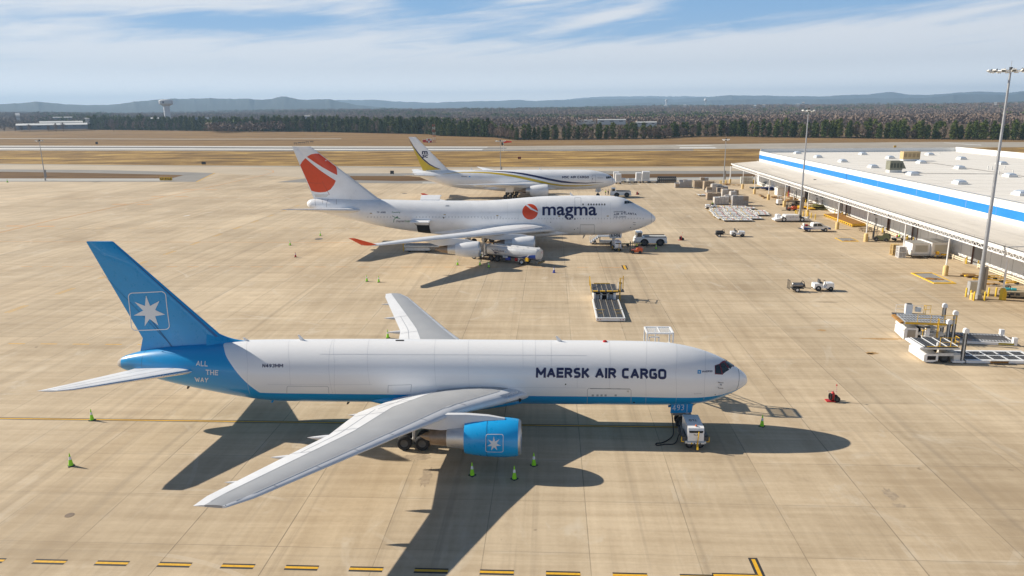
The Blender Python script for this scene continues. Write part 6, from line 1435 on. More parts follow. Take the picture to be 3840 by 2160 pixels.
tug(g('P1', 1650, 655) + Vector((0, .6, 0)), math.pi, 'white baggage tug with a driver, pulling loaded cargo dollies', hood=1.05)
def tank_trailer(p, rz, label, frame_=True):
    r = root('tank_trailer', label, 'trailer', (p.x, p.y, 0), rz); b = MB(); b.box((0, 0, .55), (1.7, 1.0, .12), dark); b.bar((.8, 0, .55), (2.0, 0, .48), .08, .08, dark); b.build('chassis', r, smooth=0)
    b = MB(); b.lathe([(-.8, .02), (-.78, .28), (-.7, .36), (.7, .36), (.78, .28), (.8, .02)], metal_d if frame_ else dark, (0, 0, .98), 'x', 18); b.build('tank', r)
    for s in (-1, 1): wheel_o(r, (-.15, s*.62, .36), .36, .2, rim=white)
    b = MB(); b.box((.75, 0, .9), (.5, .6, .4), dark); b.tube([(.4, -.2, 1.3), (.7, 0, 1.6), (1.0, .2, 1.4), (1.2, 0, .6)], .04, black); b.build('pump', r)
    if frame_:
        b = MB()
        for y in (-.55, -.18, .18, .55): b.bar((-1.25, y, .4), (-1.2, y, 1.7), .05, .05, dark)
        b.bar((-1.22, -.6, 1.7), (-1.22, .6, 1.7), .06, .05, dark); b.bar((-1.22, -.6, .5), (-1.22, .6, .5), .06, .05, dark); b.build('tailgate', r, smooth=0)
    return r
tank_trailer(g('D', 2007, 735) + Vector((0, .5, 0)), 0, 'grey tank trailer with a folded ramp behind the near baggage tug'); tank_trailer(g('Z7', 640, 1124) + Vector((0, .5, 0)), 0, 'low dark trailer hitched behind a tug near the pickup', False)
# ---------------------------------------------------------------- forklifts
def forklift(p, rz, label, m_, big=1.0):
    """forks to +x"""
    r = root('forklift', label, 'forklift', (p.x, p.y, 0), rz); b = MB(); s_ = big
    b.prism([(-1.35*s_, .3), (-1.4*s_, .9*s_), (-1.2*s_, 1.12*s_), (-.5*s_, 1.12*s_), (-.3*s_, .72*s_), (.5*s_, .70*s_), (.62*s_, .3)], 'y', -.56*s_, .56*s_, m_); b.build('body', r, smooth=0)
    b = MB(); b.box((-1.36*s_, 0, .78*s_), (.2, .9*s_, .5*s_), dark if m_ is ol_green else m_); b.build('counterweight', r, smooth=0)
    b = MB()
    for y in (-.36*s_, .36*s_): b.box((.82*s_, y, 1.15*s_), (.12, .1, 2.1*s_), dark)
    for z in (.35, 1.2, 2.1): b.box((.82*s_, 0, z*s_), (.1, .8*s_, .09), dark)
    b.box((.95*s_, 0, .6*s_), (.06, 1.0*s_, .08), dark); b.box((.95*s_, 0, .95*s_), (.06, 1.0*s_, .08), dark)
    for y in (-.4, -.2, 0, .2, .4): b.box((.95*s_, y*s_, .95*s_), (.05, .05, .9*s_), dark)
    b.build('mast', r, smooth=0); b = MB()
    for y in (-.25*s_, .25*s_): b.box((1.5*s_, y, .12), (1.1*s_, .12, .05), dark); b.box((.99*s_, y, .4), (.05, .12, .6), dark)
    b.build('fork', r, smooth=0); b = MB()
    for x in (-1.0*s_, .48*s_):
        for y in (-.5*s_, .5*s_): b.bar((x, y, .8*s_), (x*.85, y, 2.05*s_), .06, .06, dark)
    for i in range(7): b.box((-.85*s_ + .2*s_*i, 0, 2.08*s_), (.05, 1.05*s_, .05), dark)
    for y in (-.52*s_, .52*s_): b.box((-.25*s_, y, 2.08*s_), (1.4*s_, .05, .06), dark)
    b.build('overhead_guard', r, smooth=0); b = MB(); b.box((-.35*s_, 0, 1.18*s_), (.5, .5, .1), dark); b.box((-.62*s_, 0, 1.42*s_), (.12, .5, .5), dark); b.build('seat', r, smooth=0)
    b = MB(); b.bar((.35*s_, 0, .8*s_), (.15*s_, 0, 1.3*s_), .05, .05, dark); b.lathe([(-.02, .15), (0, .17), (.02, .15)], dark, (.13*s_, 0, 1.32*s_), 'z', 12); b.build('steering_wheel', r)
    for x, rr in ((.42*s_, .33*s_), (-.95*s_, .28*s_)):
        for y in (-.5*s_, .5*s_): wheel_o(r, (x, y, rr), rr, .22*s_, rim=dark)
    return r
fk1 = forklift(g('P5', 1310, 640) + Vector((.1, .6, 0)), math.pi, 'orange forklift with lowered forks under the jumbo nose', orange)
forklift(g('P2', 1120, 885) + Vector((0, .6, 0)), math.pi, 'orange forklift carrying its mast beside a canopy column', orange, 1.1)
forklift(g('P3', 1060, 650) + Vector((.0, .9, 0)), 2.6, 'large olive green forklift beside the picnic table', ol_green, 1.35)
# ---------------------------------------------------------------- pickup truck
def pickup(p, rz):
    r = root('pickup_truck', 'white and blue pickup truck with lowered tailgate beside the canopy', 'pickup truck', (p.x, p.y, 0), rz); L = 5.8
    side = [(-2.9, .55), (-2.9, 1.15), (-.95, 1.18), (-.95, 1.15), (2.15, 1.12), (2.75, 1.02), (2.9, .85), (2.9, .5)]
    arch = []
    for x in (1.85, -1.75): arch += [(x + .48*math.cos(a), .42 + .48*math.sin(a)) for a in [math.pi*i/8 for i in range(9)] if .42 + .48*math.sin(a) > .48]
    b = MB(); b.prism(side + arch, 'y', -.98, .98, white); body = b.build('body', r, smooth=0)
    b = MB(); b.prism([(-.95, 1.16), (-.85, 1.80), (-.6, 1.9), (.75, 1.9), (1.0, 1.8), (1.75, 1.14)], 'y', -.86, .86, white); cab = b.build('cab', r, smooth=40)
    b = MB()
    for s in (-1, 1):
        for P in ([(-.78, 1.22), (-.72, 1.72), (-.05, 1.78), (-.02, 1.22)], [(.06, 1.22), (.06, 1.78), (.72, 1.78), (1.3, 1.22)]): b.prism(P, 'y', s*.862, s*.875, glass)
    b.build('side_window', cab, smooth=0)
    b = MB(); b.add([(1.08, -.76, 1.75), (1.08, .76, 1.75), (1.66, .8, 1.24), (1.66, -.8, 1.24)], [(0, 1, 2, 3)], glass, Matrix.Translation((.03, 0, .03))); b.build('windscreen', cab, smooth=0)
    b = MB(); b.box((-1.95, 0, 1.185), (1.75, 1.6, .02), void); b.build('bed', body, smooth=0)
    b = MB()
    for s in (-1, 1): b.prism([(-2.9, .56), (-2.9, 1.05), (-2.3, 1.0), (-.2, .62), (1.3, .60), (1.3, .54), (-1.1, .54)], 'y', s*.982, s*.988, mat('truck_blue', (.01, .05, .26), .35, var=0))
    for s in (-1, 1): b.prism([(2.36, .52), (2.92, .52), (2.92, .8), (2.4, .95)], 'y', s*.982, s*.988, MATS['truck_blue'])
    b.build('side_stripe', body, smooth=0)
    b = MB(); b.box((-3.25, 0, .62), (.65, 1.7, .08), dark); b.build('tailgate', body, smooth=0); b = MB(); b.box((-2.55, .1, 1.45), (.25, .9, .6), white_d); b.box((-2.1, -.3, 1.38), (.5, .5, .4), red); b.build('bed_load', body, smooth=0)
    b = MB(); 
    for s in (-1, 1): b.box((-2.91, s*.86, .95), (.03, .16, .3), red)
    b.build('tail_light', body, smooth=0); b = MB()
    for s in (-1, 1): b.box((2.85, s*.75, .9), (.1, .3, .14), alu)
    b.build('headlight', body, smooth=0); b = MB(); b.box((2.92, 0, .58), (.12, 1.9, .2), dark); b.build('bumper', body, smooth=0); b = MB(); b.box((-.45, 0, 1.95), (.2, .5, .08), white_d); b.build('light_bar', cab, smooth=0)
    for x in (1.85, -1.75):
        for s in (-1, 1): wheel_o(r, (x, s*.84, .41), .41, .27, rim=alu)
pickup(g('P2', 1620, 1292) + Vector((0, .95, 0)), 0)
# ================================================================ fuel tanker
def tanker():
    rear, front = Vector((-1.9, 124.6, 0)), Vector((-11.0, 129.9, 0)); c = (rear + front)/2; d = (front - rear); L = d.length; rz = math.atan2(d.y, d.x)
    r = root('fuel_tanker', 'white articulated fuel tanker with blue rear flash under the jumbo wing', 'fuel truck', c, rz); h = L/2
    b = MB(); R = []
    for x, k in ((-h, .80), (-h + .05, .94), (-h + .16, 1), (h - .16, 1), (h - .05, .94), (h, .80)):
        R.append([(x, 1.22*k*math.copysign(abs(math.cos(a))**.72, math.cos(a)), 1.95 + .88*k*math.copysign(abs(math.sin(a))**.72, math.sin(a))) for a in [2*math.pi*i/36 for i in range(36)]])
    b.loft(R, mat('tank_grey', (.60, .615, .635), .32, .15, var=.06, scale=1.0)); tk = b.build('tank', r, smooth=50)
    def side(x, z, o=.012):
        q = min(1, abs((z - 1.95)/.88)); return Vector((x, (1.22*(1 - q**(2/.72))**(.72/2) + o), z))
    # logo on the side that faces the camera (left of travel is +y; the camera side is +y here)
    decal('company_title', tk, block_letters('CERULEAN', .18, .16), lambda u, v: side(h - 1.75 - 2.1*u, 1.88 + .36*v, .012 + decal.lay), navy, (0, .12), None, True)
    decal('company_mark', tk, [[(h - .9, 2.35), (h - 1.6, 1.9), (h - 1.75, 2.05)], [(h - 1.5, 1.82), (h - 3.1, 1.72), (h - 1.9, 1.45)]], lambda u, v: side(u, v), navy, (.5, .1)); decal('company_mark', tk, [[(h - 3.85, 1.95), (h - 4.5, 1.88), (h - 4.2, 2.08)]], lambda u, v: side(u, v), mblue, (.5, .1))
    decal('rear_flash', tk, [[(-h + 3.9, 1.22), (-h + .9, 1.95), (-h + .20, 2.02), (-h + .20, 1.2)]], lambda u, v: side(u, v), mat('tanker_blue', (.01, .05, .30), .3, var=0), (.5, .08)); decal('flash_stripe', tk, [[(-h + 2.3, 1.22), (-h + 1.5, 2.0), (-h + 1.3, 2.0), (-h + 2.1, 1.22)]], lambda u, v: side(u, v, .03), off_w, (.5, .08))
    b = MB()
    for y in (-.55, .55): b.box((-.1, y, 2.84), (L - .9, .12, .26), white)
    b.box((-.1, 0, 2.80), (L - 1.0, .5, .06), alu); b.build('roof_rail', tk, smooth=0)
    b = MB()
    for x in (-2.8, -.6, 1.6, 3.6): b.cyl((x, 0, 2.8), (x, 0, 2.95), .24, alu, n=12)
    b.build('hatch', tk); b = MB()
    for y in (-.16, .2): b.bar((-h - .12, y, .8), (-h - .10, y, 3.0), .04, .04, alu)
    for i in range(8): b.bar((-h - .12, -.16, .9 + .27*i), (-h - .12, .2, .9 + .27*i), .03, .03, alu)
    b.tube([(-h - .1, -.16, 3.0), (-h + .4, -.16, 3.2), (-h + .4, .2, 3.2), (-h - .1, .2, 3.0)], .025, alu); b.build('ladder', r)
    b = MB(); b.add([(-h - .012, -.7, 1.95), (-h - .012, -.45, 2.2), (-h - .012, -.7, 2.45), (-h - .012, -.95, 2.2)], [(0, 1, 2, 3)], red); b.add([(-h - .016, -.7, 2.03), (-h - .016, -.53, 2.2), (-h - .016, -.7, 2.37), (-h - .016, -.87, 2.2)], [(0, 1, 2, 3)], off_w); b.build('hazard_diamond', tk, smooth=0, fix=False)
    b = MB(); b.box((.2, 0, .98), (L - .6, .9, .22), dark); b.box((1.6, .5, .72), (1.2, .9, .6), dark); b.box((-1.0, .95, .8), (.5, .3, .5), red); b.box((-1.6, .98, .8), (.4, .3, .55), white_d); b.box((.8, .9, .82), (1.0, .25, .55), blue_p); b.box((-2.2, -.9, .75), (1.3, .4, .5), dark); b.build('chassis', r, smooth=0)
    b = MB(); b.box((1.15, 1.26, 1.16), (1.0, .03, .36), off_w); n_ = b.build('number_plate', r, smooth=0); decal('plate_number', n_, block_letters('1007', .2, .2), lambda u, v: Vector((1.55 - .8*u, 1.28 + decal.lay, 1.03 + .26*v)), dark, (0, 0), None, True)
    b = MB(); b.box((-h + 2.0, 1.0, 1.05), (.55, .35, .62), yellow); b.build('meter_box', r, smooth=0)
    b = MB(); b.box((-h - .15, 0, .62), (.25, 2.2, .36), dark)
    for i in range(7): b.box((-h - .29, -.95 + .31*i, .62), (.02, .14, .34), mat('worn_bar', (.32, .25, .10), .6, var=.1))
    b.build('rear_bumper', r, smooth=0)
    for x in (h - 1.0, h - 2.25, -h + 3.1):
        for s in (-1, 1): wheel_o(r, (x, s*1.02, .52), .52, .42 if x > 0 else .3, rim=dark if x > 0 else alu)
    b = MB(); b.prism([(-h + 2.3, .62), (-h + 2.45, 1.02), (-h + 2.8, 1.18), (-h + 3.4, 1.18), (-h + 3.75, 1.02), (-h + 3.9, .62), (-h + 3.82, .62), (-h + 3.7, .98), (-h + 3.38, 1.12), (-h + 2.82, 1.12), (-h + 2.5, .98), (-h + 2.38, .62)], 'y', .84, 1.2, metal_d); b.build('mudguard', r, smooth=0)
    b = MB(); b.box((h + 1.9, 0, .75), (3.8, .9, .3), dark); b.box((h + .5, 0, 1.9), (.3, 2.1, 1.9), white_d); b.bx(h + 1.5, h + 3.6, -1.15, 1.15, .75, 2.75, white); b.bx(h + .7, h + 1.4, .5, 1.2, .6, 1.5, alu); t_ = b.build('tractor_cab', r, smooth=0)
    b = MB(); b.bx(h + 3.2, h + 3.62, -1.05, 1.05, 1.7, 2.6, glass); b.bx(h + 2.2, h + 3.1, -1.165, 1.165, 1.7, 2.5, glass); b.build('cab_glass', t_, smooth=0)
    for s in (-1, 1): wheel_o(r, (h + 2.9, s*1.0, .52), .52, .32, rim=alu)
tanker()
# ================================================================ cargo loaders
def deck(b, x0, x1, y0, y1, z, along='x', m_=dark, bars=5, bm=white_d, roll=True):
    """roller deck: dark bed with pale rails and little rollers"""
    b.bx(x0, x1, y0, y1, z - .12, z, m_)
    n = bars
    for i in range(n + 1):
        if along == 'x': q = y0 + (y1 - y0)*i/n; b.bx(x0, x1, q - .05, q + .05, z + .002, z + .05, bm)
        else: q = x0 + (x1 - x0)*i/n; b.bx(q - .05, q + .05, y0, y1, z + .002, z + .05, bm)
    if roll:
        L = (x1 - x0) if along == 'x' else (y1 - y0); k = int(L/.32)
        for i in range(k):
            for j in range(n):
                for q_ in (.3, .7):
                    if along == 'x': x = x0 + L*(i + .5)/k; y = y0 + (y1 - y0)*(j + q_)/n
                    else: y = y0 + L*(i + .5)/k; x = x0 + (x1 - x0)*(j + q_)/n
                    b.box((x, y, z + .03), (.13, .13, .05), mat('roller_steel', (.22, .22, .23), .4, .5, var=.1))
def loader_center():
    r = root('cargo_loader', 'low yellow railed cargo loader with roller decks alone behind the blue-tailed jet', 'cargo loader', (7.55, 95, 0)); x0, x1 = -1.8, 1.85
    b = MB(); b.bx(x0, x0 + .16, -5, 4.5, .1, .5, white); b.bx(x1 - .16, x1, -5, 4.5, .1, .5, white); b.bx(x0, x1, -5.2, -5.0, .08, .50, white); b.bx(x0, x0 + .3, -1.2, -.8, .5, .58, white_d); b.bx(x1 - .3, x1, -1.2, -.8, .5, .58, white_d); b.build('lower_frame', r, smooth=0)
    b = MB(); deck(b, x0 + .2, x1 - .2, -4.95, 4.3, .44, 'y', dark, 4, mat('rail_tan', (.26, .23, .19), .6, var=.1)); b.build('lower_deck', r, smooth=0)
    b = MB()
    for x, w in ((-1.0, 1.0), (1.15, 1.0)): b.bx(x - w/2, x + w/2, -1.45, -1.38, .5, .54, yellow)
    for x, w in ((-1.1, .6), (1.25, .6)): b.bx(x - w/2, x + w/2, -3.0, -2.94, .5, .54, yellow)
    b.build('deck_stop', r, smooth=0); b = MB()
    for x in (-1.6, -1.43, -1.26, 1.26, 1.43, 1.6): b.cyl((x, -5.205, .28), (x, -5.225, .28), .06, red if abs(x) != 1.43 else off_w, n=10)
    b.build('tail_light', r); b = MB(); b.bx(-1.6, -1.35, 4.6, 8.6, .15, 1.30, white); b.bx(1.15, 1.5, 4.6, 8.6, .15, 1.3, white); b.bx(-1.3, 1.1, 5.3, 8.6, .2, 1.2, void)
    for x in (-.55, .35): b.bx(x - .12, x + .12, 4.75, 4.95, .1, 1.2, white_d)
    for x in (-1.05, .85): b.bx(x - .25, x + .25, 4.85, 5.0, .15, 1.0, mat('loader_blue_grey', (.34, .38, .42), .5, var=.08))
    b.bx(-1.5, 1.3, 4.7, 4.85, 1.0, 1.10, metal_d); b.bar((-.3, 4.72, 1.05), (-.7, 4.7, 1.38), .1, .08, white_d); b.bar((.3, 4.72, 1.05), (.6, 4.7, 1.38), .1, .08, white_d); b.build('engine_housing', r, smooth=0)
    for y in (6.2, 7.8):
        for s in (-1, 1): wheel_o(r, (s*1.42, y, .42), .42, .3, rim=dark, ax='x')
    b = MB(); b.bx(x0, x1, 4.6, 9.4, 1.36, 1.44, dark); deck(b, x0 + .1, x1 - .1, 4.75, 9.3, 1.5, 'y', dark, 5, MATS['rail_tan']); b.build('upper_deck', r, smooth=0)
    b = MB(); 
    for x, w in ((-1.35, .7), (-.35, .7), (.6, .7), (1.45, .7)): b.bx(x - w/2, x + w/2, 4.62, 5.0, 1.51, 1.58, yellow)
    b.bx(-1.3, 1.0, 9.3, 9.4, 1.4, 1.62, yellow); b.build('yellow_edge', r, smooth=0)
    b = MB(); b.bar((x0 - .12, 9.2, 1.3), (x0 - .14, 9.2, 2.7), .1, .12, yellow); b.bar((x0 - .12, 5.2, 1.3), (x0 - .14, 9.2, 2.6), .1, .12, yellow); b.bar((x0 - .1, 7.2, 1.3), (x0 - .1, 7.2, 1.9), .08, .08, yellow); b.build('side_rail', r, smooth=0)
    b = MB()
    for x, y in ((2.12, 5.2), (2.12, 5.9), (2.7, 7.2)): b.bar((x, y, .1 if y < 7 else 1.2), (x, y, 3.2), .10, .10, yellow)
    for z in (.6, 1.0, 1.5, 2.2, 3.0): b.bar((2.12, 5.2, z), (2.12, 5.9, z), .06, .06, yellow)
    b.bar((2.12, 5.9, 3.1), (2.7, 7.2, 2.9), .07, .07, yellow); b.bar((2.12, 5.9, 2.3), (2.7, 7.2, 2.2), .07, .07, yellow); b.bx(1.9, 2.75, 5.6, 7.2, 1.2, 1.28, dark); b.build('ladder', r, smooth=0)
    b = MB(); b.bx(1.95, 2.45, 6.3, 6.9, 1.3, 2.3, white); b.bx(2.0, 2.4, 6.2, 6.5, 2.3, 2.42, dark); b.lathe([(-.02, .16), (0, .19), (.02, .16)], dark, (2.2, 6.0, 2.5), 'z', 12); b.build('control_console', r, smooth=0)
loader_center()
def loader_side(p, rz, label, hi, zd, lowL, far_):
    """bridge end faces -x; lower deck runs to +x. width along y from 0 to w"""
    r = root('cargo_loader', label, 'cargo loader', (p.x, p.y, 0), rz); w = 3.3
    b = MB(); t = zd - (.9 if not hi else .85)
    b.prism([(0, .2), (0, t), (.15, t + .1), (1.45, t + .1), (1.45, .25), (.9, .1), (.25, .1)], 'y', 0, w, white); b.build('engine_housing', r, smooth=0)
    b = MB(); b.bx(.35, 1.2, -.015, 0, .35, t - .1, void if not hi else metal_d); b.bx(-.012, 0, w*.5 - .01, w*.5 + .02, .3, t, seam); b.cyl((-.02, w*.45, t*.6), (0, w*.45, t*.6), .05, dark, n=8)
    for y in (.2, w - .2): b.bx(-.012, 0, y - .12, y + .12, t*.8, t*.86, dark)
    b.build('housing_grille', r, smooth=0)
    b = MB(); b.bx(1.45, 4.2, .1, .35, .75, 1.05, white_d); b.bx(1.45, 4.2, w - .35, w - .1, .75, 1.05, white_d); b.bx(3.05, 3.75, 0, w, .15, .95, white_d); b.bx(2.9, 4.1, -.15, .3, .1, .32, white); b.build('frame', r, smooth=0)
    for y in (.35, w - .35): wheel_o(r, (2.2, y, .52), .52, .45, rim=dark)
    # bridge platform
    b = MB(); bl_ = 4.9 if hi else 3.5; b.bx(-.15, bl_, -.05, w + .05, zd - .28, zd - .12, white_d); b.prism([(-.55, zd - .25), (-.15, zd - .30), (-.15, zd - .02), (-.5, zd - .08)], 'y', 0, w, white if not hi else brown_s); b.build('bridge_frame', r, smooth=0)
    b = MB(); deck(b, 0, bl_ - .1, .1, w - .1, zd, 'y' if not hi else 'x', dark if not hi else mat('pale_bed', (.36, .37, .38), .5, var=.15, scale=6), 3, off_w); b.build('bridge_deck', r, smooth=0)
    if hi:
        b = MB()
        for y in (.3, w - .3): b = MB(); b.bar((1.5, y, .9), (4.4, y, zd - .3), .14, .2, white_d); b.bar((1.5, y, zd - .3), (4.4, y, .9), .14, .2, white_d); b.build('scissor_lift', r, smooth=0)
        b = MB(); b.bx(.0, bl_, -.12, -.05, zd - .25, zd - .05, yellow); b.rail([(1.2, -.1, zd), (2.6, -.1, zd), (4.0, -.1, zd), (5.2, -.1, zd)], .95, yellow, .025); b.rail([(.1, w + .75, zd), (1.6, w + .75, zd), (3.0, w + .75, zd)], .95, off_w, .02); b.rail([(3.2, w + .2, zd), (3.2, w + .75, zd), (3.9, w + .75, zd)], 1.0, yellow, .028); b.build('hand_rail', r)
        b = MB(); b.bx(-.3, 3.4, w + .1, w + .85, zd - .15, zd - .05, dark); b.build('catwalk', r, smooth=0); b = MB(); b.bx(1.0, 1.75, w + .15, w + .7, zd, zd + 1.15, white); b.bx(2.1, 2.7, w + .2, w + .5, zd + .3, zd + .85, white_d); b.box((1.4, w + .4, zd + 1.2), (.5, .3, .1), dark); b.build('control_console', r, smooth=0)
        b = MB(); b.bx(1.7, 2.9, -.65, -.06, .75, .85, white_d); b.bx(2.05, 2.5, -.5, -.15, .85, 1.75, white); b.box((2.3, -.3, 1.82), (.5, .4, .12), dark); b.build('driver_console', r, smooth=0)
        b = MB()
        for y in (-.5, -.15):
            for x in (3.35,): b.bar((x, y, .3), (x, y, zd + .6), .07, .07, yellow)
        for i in range(9): b.bar((3.35, -.5, .4 + .3*i), (3.35, -.15, .4 + .3*i), .05, .05, yellow)
        for y in (-.6,): b.bar((1.75, y, .85), (1.75, y, 1.5), .06, .06, yellow); b.bar((2.1, y, 1.75), (1.75, y, 1.45), .06, .06, yellow); b.bar((1.75, y, 1.45), (1.75, -.1, 1.5), .06, .06, yellow)
        b.build('ladder', r, smooth=0)
    else:
        b = MB(); b.rail([(1.5, .1, zd), (2.6, .1, zd), (3.4, .1, zd)], .95, yellow, .03); b.rail([(3.4, .1, zd), (3.4, .8, zd)], .95, yellow, .03); b.bar((.2, .05, zd + .02), (3.4, .05, zd + .02), .06, .05, yellow); b.build('hand_rail', r); b = MB(); b.lathe([(0, .1), (.35, .12), (.42, .02)], off_w, (1.35, .25, zd), 'z', 10); b.build('lamp', r)
    xm = bl_ + .2 if hi else 3.9; top = 3.6
    for y in (.02, w - .02):
        b = MB(); b.box((xm, y, top/2), (.13, .16, top), white_d)
        for s in (-1, 1): b.box((xm + s*.16, y, top/2 + .1), (.07, .14, top - .2), dark)
        b.prism([(xm + .25*math.cos(a), top + .22*math.sin(a)) for a in [math.pi*i/10 for i in range(11)]] + [(xm - .25, top - .28), (xm + .25, top - .28)], 'y', y - .17, y + .17, white); b.build('lift_mast', r, smooth=30)
    b = MB(); x0, x1 = xm + .4, xm + .4 + lowL; b.bx(x0, x1, -.12, .12, .06, .34, white); b.bx(x0, x1, w - .12, w + .12, .06, .34, white); b.bx(x1 - .2, x1, .1, w - .1, .06, .34, white); b.build('lower_frame', r, smooth=0)
    b = MB()
    if hi: deck(b, x0, x1 - .25, .15, w*.26, .34, 'x', off_w, 1, metal_d); deck(b, x0, x1 - .25, w*.28, w*.72, .30, 'x', dark, 3, metal_d); deck(b, x0, x1 - .25, w*.74, w - .15, .34, 'x', off_w, 1, metal_d)
    else:
        b.bx(x0, x1 - .2, .12, w - .12, .2, .3, dark)
        for y in (.14, w/2 - .09, w - .32): b.bx(x0, x1 - .2, y, y + .2, .302, .35, off_w)
        k = int(lowL/1.45)
        for i in range(k + 1): b.bx(x0 + 1.45*i, x0 + 1.45*i + .16, .35, w - .35, .302, .352, off_w)
        for i in range(int(lowL/.3)):
            for j in range(10): b.box((x0 + .15 + .3*i, .5 + (w - 1)*j/9, .32), (.1, .1, .05), MATS['roller_steel'])
    b.build('lower_deck', r, smooth=0)
    if hi:
        b = MB(); b.bx(x1 - .45, x1 - .02, -.2, .25, .34, .95, white); b.build('deck_post', r, smooth=0); b = MB(); b.bx(x1 - .45, x1 - .02, w - .25, w + .2, .34, .95, white); b.build('deck_post', r, smooth=0); b = MB(); b.bx(x1 - 1.9, x1 - .3, -.135, -.125, .1, .32, mat('worn_yellow', (.42, .34, .04), .6, var=.1)); b.build('reflector_panel', r, smooth=0)
        b = MB(); b.bar((x0 + 1.6, .2, .4), (x0 + .6, w - .2, .4), .1, .03, orange); b.build('strap', r, smooth=0)
    else: b = MB(); b.bx(x0 + 2.4, x0 + 4.2, -.2, -.12, .1, .36, brown_s); b.bx(x0 + 2.3, x0 + 4.3, -.3, .0, .36, .42, white_d); b.build('tow_point', r, smooth=0)
    return r
loader_side(Vector((38.93, 74.85, 0)), 0, 'white cargo loader with dark roller bridge and long low deck, lower of a parked pair', False, 1.78, 7.6, None)
loader_side(Vector((40.35, 82.5, 0)), math.radians(-8), 'white cargo loader with raised yellow edged bridge and ladder, higher of a parked pair', True, 2.3, 6.2, None)
r = root('belt_loader', 'cargo loader with yellow post waiting under the open jumbo hold door', 'cargo loader', (-25.6, 138.2, 0)); b = MB(); b.bx(-2.6, 4.4, -1.3, 1.3, 1.05, 1.25, white_d); deck(b, -2.4, 4.2, -1.1, 1.1, 1.32, 'x', dark, 4); b.build('deck', r, smooth=0)
b = MB(); b.bx(-2.4, 2.4, -1.1, 1.1, .3, .9, white_d); b.bar((-2.2, -.9, .6), (1.5, -.9, 1.1), .12, .12, metal_d); b.bar((-2.2, -.9, 1.1), (1.5, -.9, .6), .12, .12, metal_d); b.build('frame', r, smooth=0); b = MB(); b.bx(-2.72, -2.58, -1.35, -1.2, .2, 1.9, yellow); b.build('corner_post', r, smooth=0); b = MB(); b.bx(4.3, 4.5, -1.35, -1.2, .2, 1.3, yellow); b.build('corner_post', r, smooth=0)
for x in (-1.6, 1.8):
    for y in (-.95, .95): wheel_o(r, (x, y, .34), .34, .24, rim=dark)
# ================================================================ boarding stairs behind the nearest nose
def stairs():
    r = root('boarding_stairs', 'white boarding stairs with glazed cage seen over the blue-tailed jet', 'airstairs', (9.75, 64.2, 0)); zp, zt = 4.2, 6.62
    b = MB(); b.bx(-1.15, 1.15, -.95, .95, zp - .12, zp, alu); b.build('platform', r, smooth=0)
    b = MB()
    for x in (-1.15, 1.15):
        for y in (-.95, .95): b.bar((x, y, zp), (x, y, zt), .12, .12, white)
        b.bar((x, -.95, zt), (x, .95, zt), .14, .14, white); b.bar((x, -.95, zp + 1), (x, .95, zp + 1), .08, .08, white)
    for y in (-.95, .95): b.bar((-1.15, y, zt), (1.15, y, zt), .14, .14, white); 
    b.bar((0, -.95, zt), (0, .95, zt), .10, .10, white); b.bar((-.15, .95, zp), (-.15, .95, zt), .10, .10, white); b.bar((-.9, -.95, zp), (-.95, -.95, zt - .35), .1, .1, white); b.bar((-.95, -.95, zt - .35), (-.1, -.95, zt - .35), .1, .1, white); b.bar((-.1, -.95, zp), (-.1, -.95, zt - .35), .1, .1, white); b.build('cage_frame', r, smooth=0)
    b = MB(); gp = mat('clear_panel', (.75, .80, .84), .15, var=0); gp.node_tree.nodes['Principled BSDF'].inputs['Alpha'].default_value = .3
    b.bx(-1.09, -.06, -.89, .89, zt + .0, zt + .02, gp); b.bx(.06, 1.09, -.89, .89, zt, zt + .02, gp); b.build('roof_panel', r, smooth=0)
    b = MB(); n = 14
    for i in range(n): b.bx(-1.0, 1.0, 1.0 + .40*i, 1.0 + .40*i + .36, zp - .28 - .27*i, zp - .22 - .27*i, alu)
    b.build('steps', r, smooth=0); b = MB()
    for x in (-1.08, 1.08):
        b.bar((x, .95, zp - .25), (x, 6.8, .35), .12, .28, white); b.bar((x, .95, zp + 1.0), (x, 6.8, 1.5), .07, .07, white); b.bar((x, .95, zp + .5), (x, 6.8, 1.0), .05, .05, white)
        for i in range(6): y = .95 + 1.17*i; z = zp - .25 - (zp - .6)*i/5; b.bar((x, y, z), (x, y, z + 1.2), .06, .06, white)
    b.build('stringer', r, smooth=0); b = MB()
    for x in (-.9, .9): b.bar((x, -.6, zp - .1), (x, 3.6, .7), .14, .14, white_d); b.bar((x, .6, .6), (x, .6, zp - .2), .14, .14, white_d)
    b.bx(-1.0, 1.0, .2, 5.6, .5, .7, white_d); b.build('undercarriage', r, smooth=0)
    for y in (.9, 4.9):
        for x in (-.95, .95): wheel_o(r, (x, y, .36), .36, .24, rim=white_d, ax='x')
stairs()
r = root('service_stairs', 'low pale service stairs standing behind the jumbo nose gear', 'stairs', (9.4, 146.4, 0)); b = MB()
for i in range(5): b.bx(-1.6 + .38*i, -1.22 + .38*i, -1.0, 1.0, .2 + .28*i, .48 + .28*i, alu)
b.build('steps', r, smooth=0); b = MB(); b.bx(.3, 3.4, -1.0, 1.0, 1.5, 1.6, alu); b.bx(.3, 3.4, -.9, .9, .3, .6, white_d); b.build('platform', r, smooth=0); b = MB(); b.rail([(-1.6, -1, .4), (.3, -1, 1.6), (1.8, -1, 1.6), (3.4, -1, 1.6)], 1.0, white, .04); b.rail([(-1.6, 1, .4), (.3, 1, 1.6), (3.4, 1, 1.6)], 1.0, white, .04)
for x in (.4, 3.2): b.bar((x, 0, .3), (x, 0, 1.5), .2, .2, white_d)
b.build('hand_rail', r)
for x in (-.6, 2.8):
    for y in (-.8, .8): wheel_o(r, (x, y, .3), .3, .2)
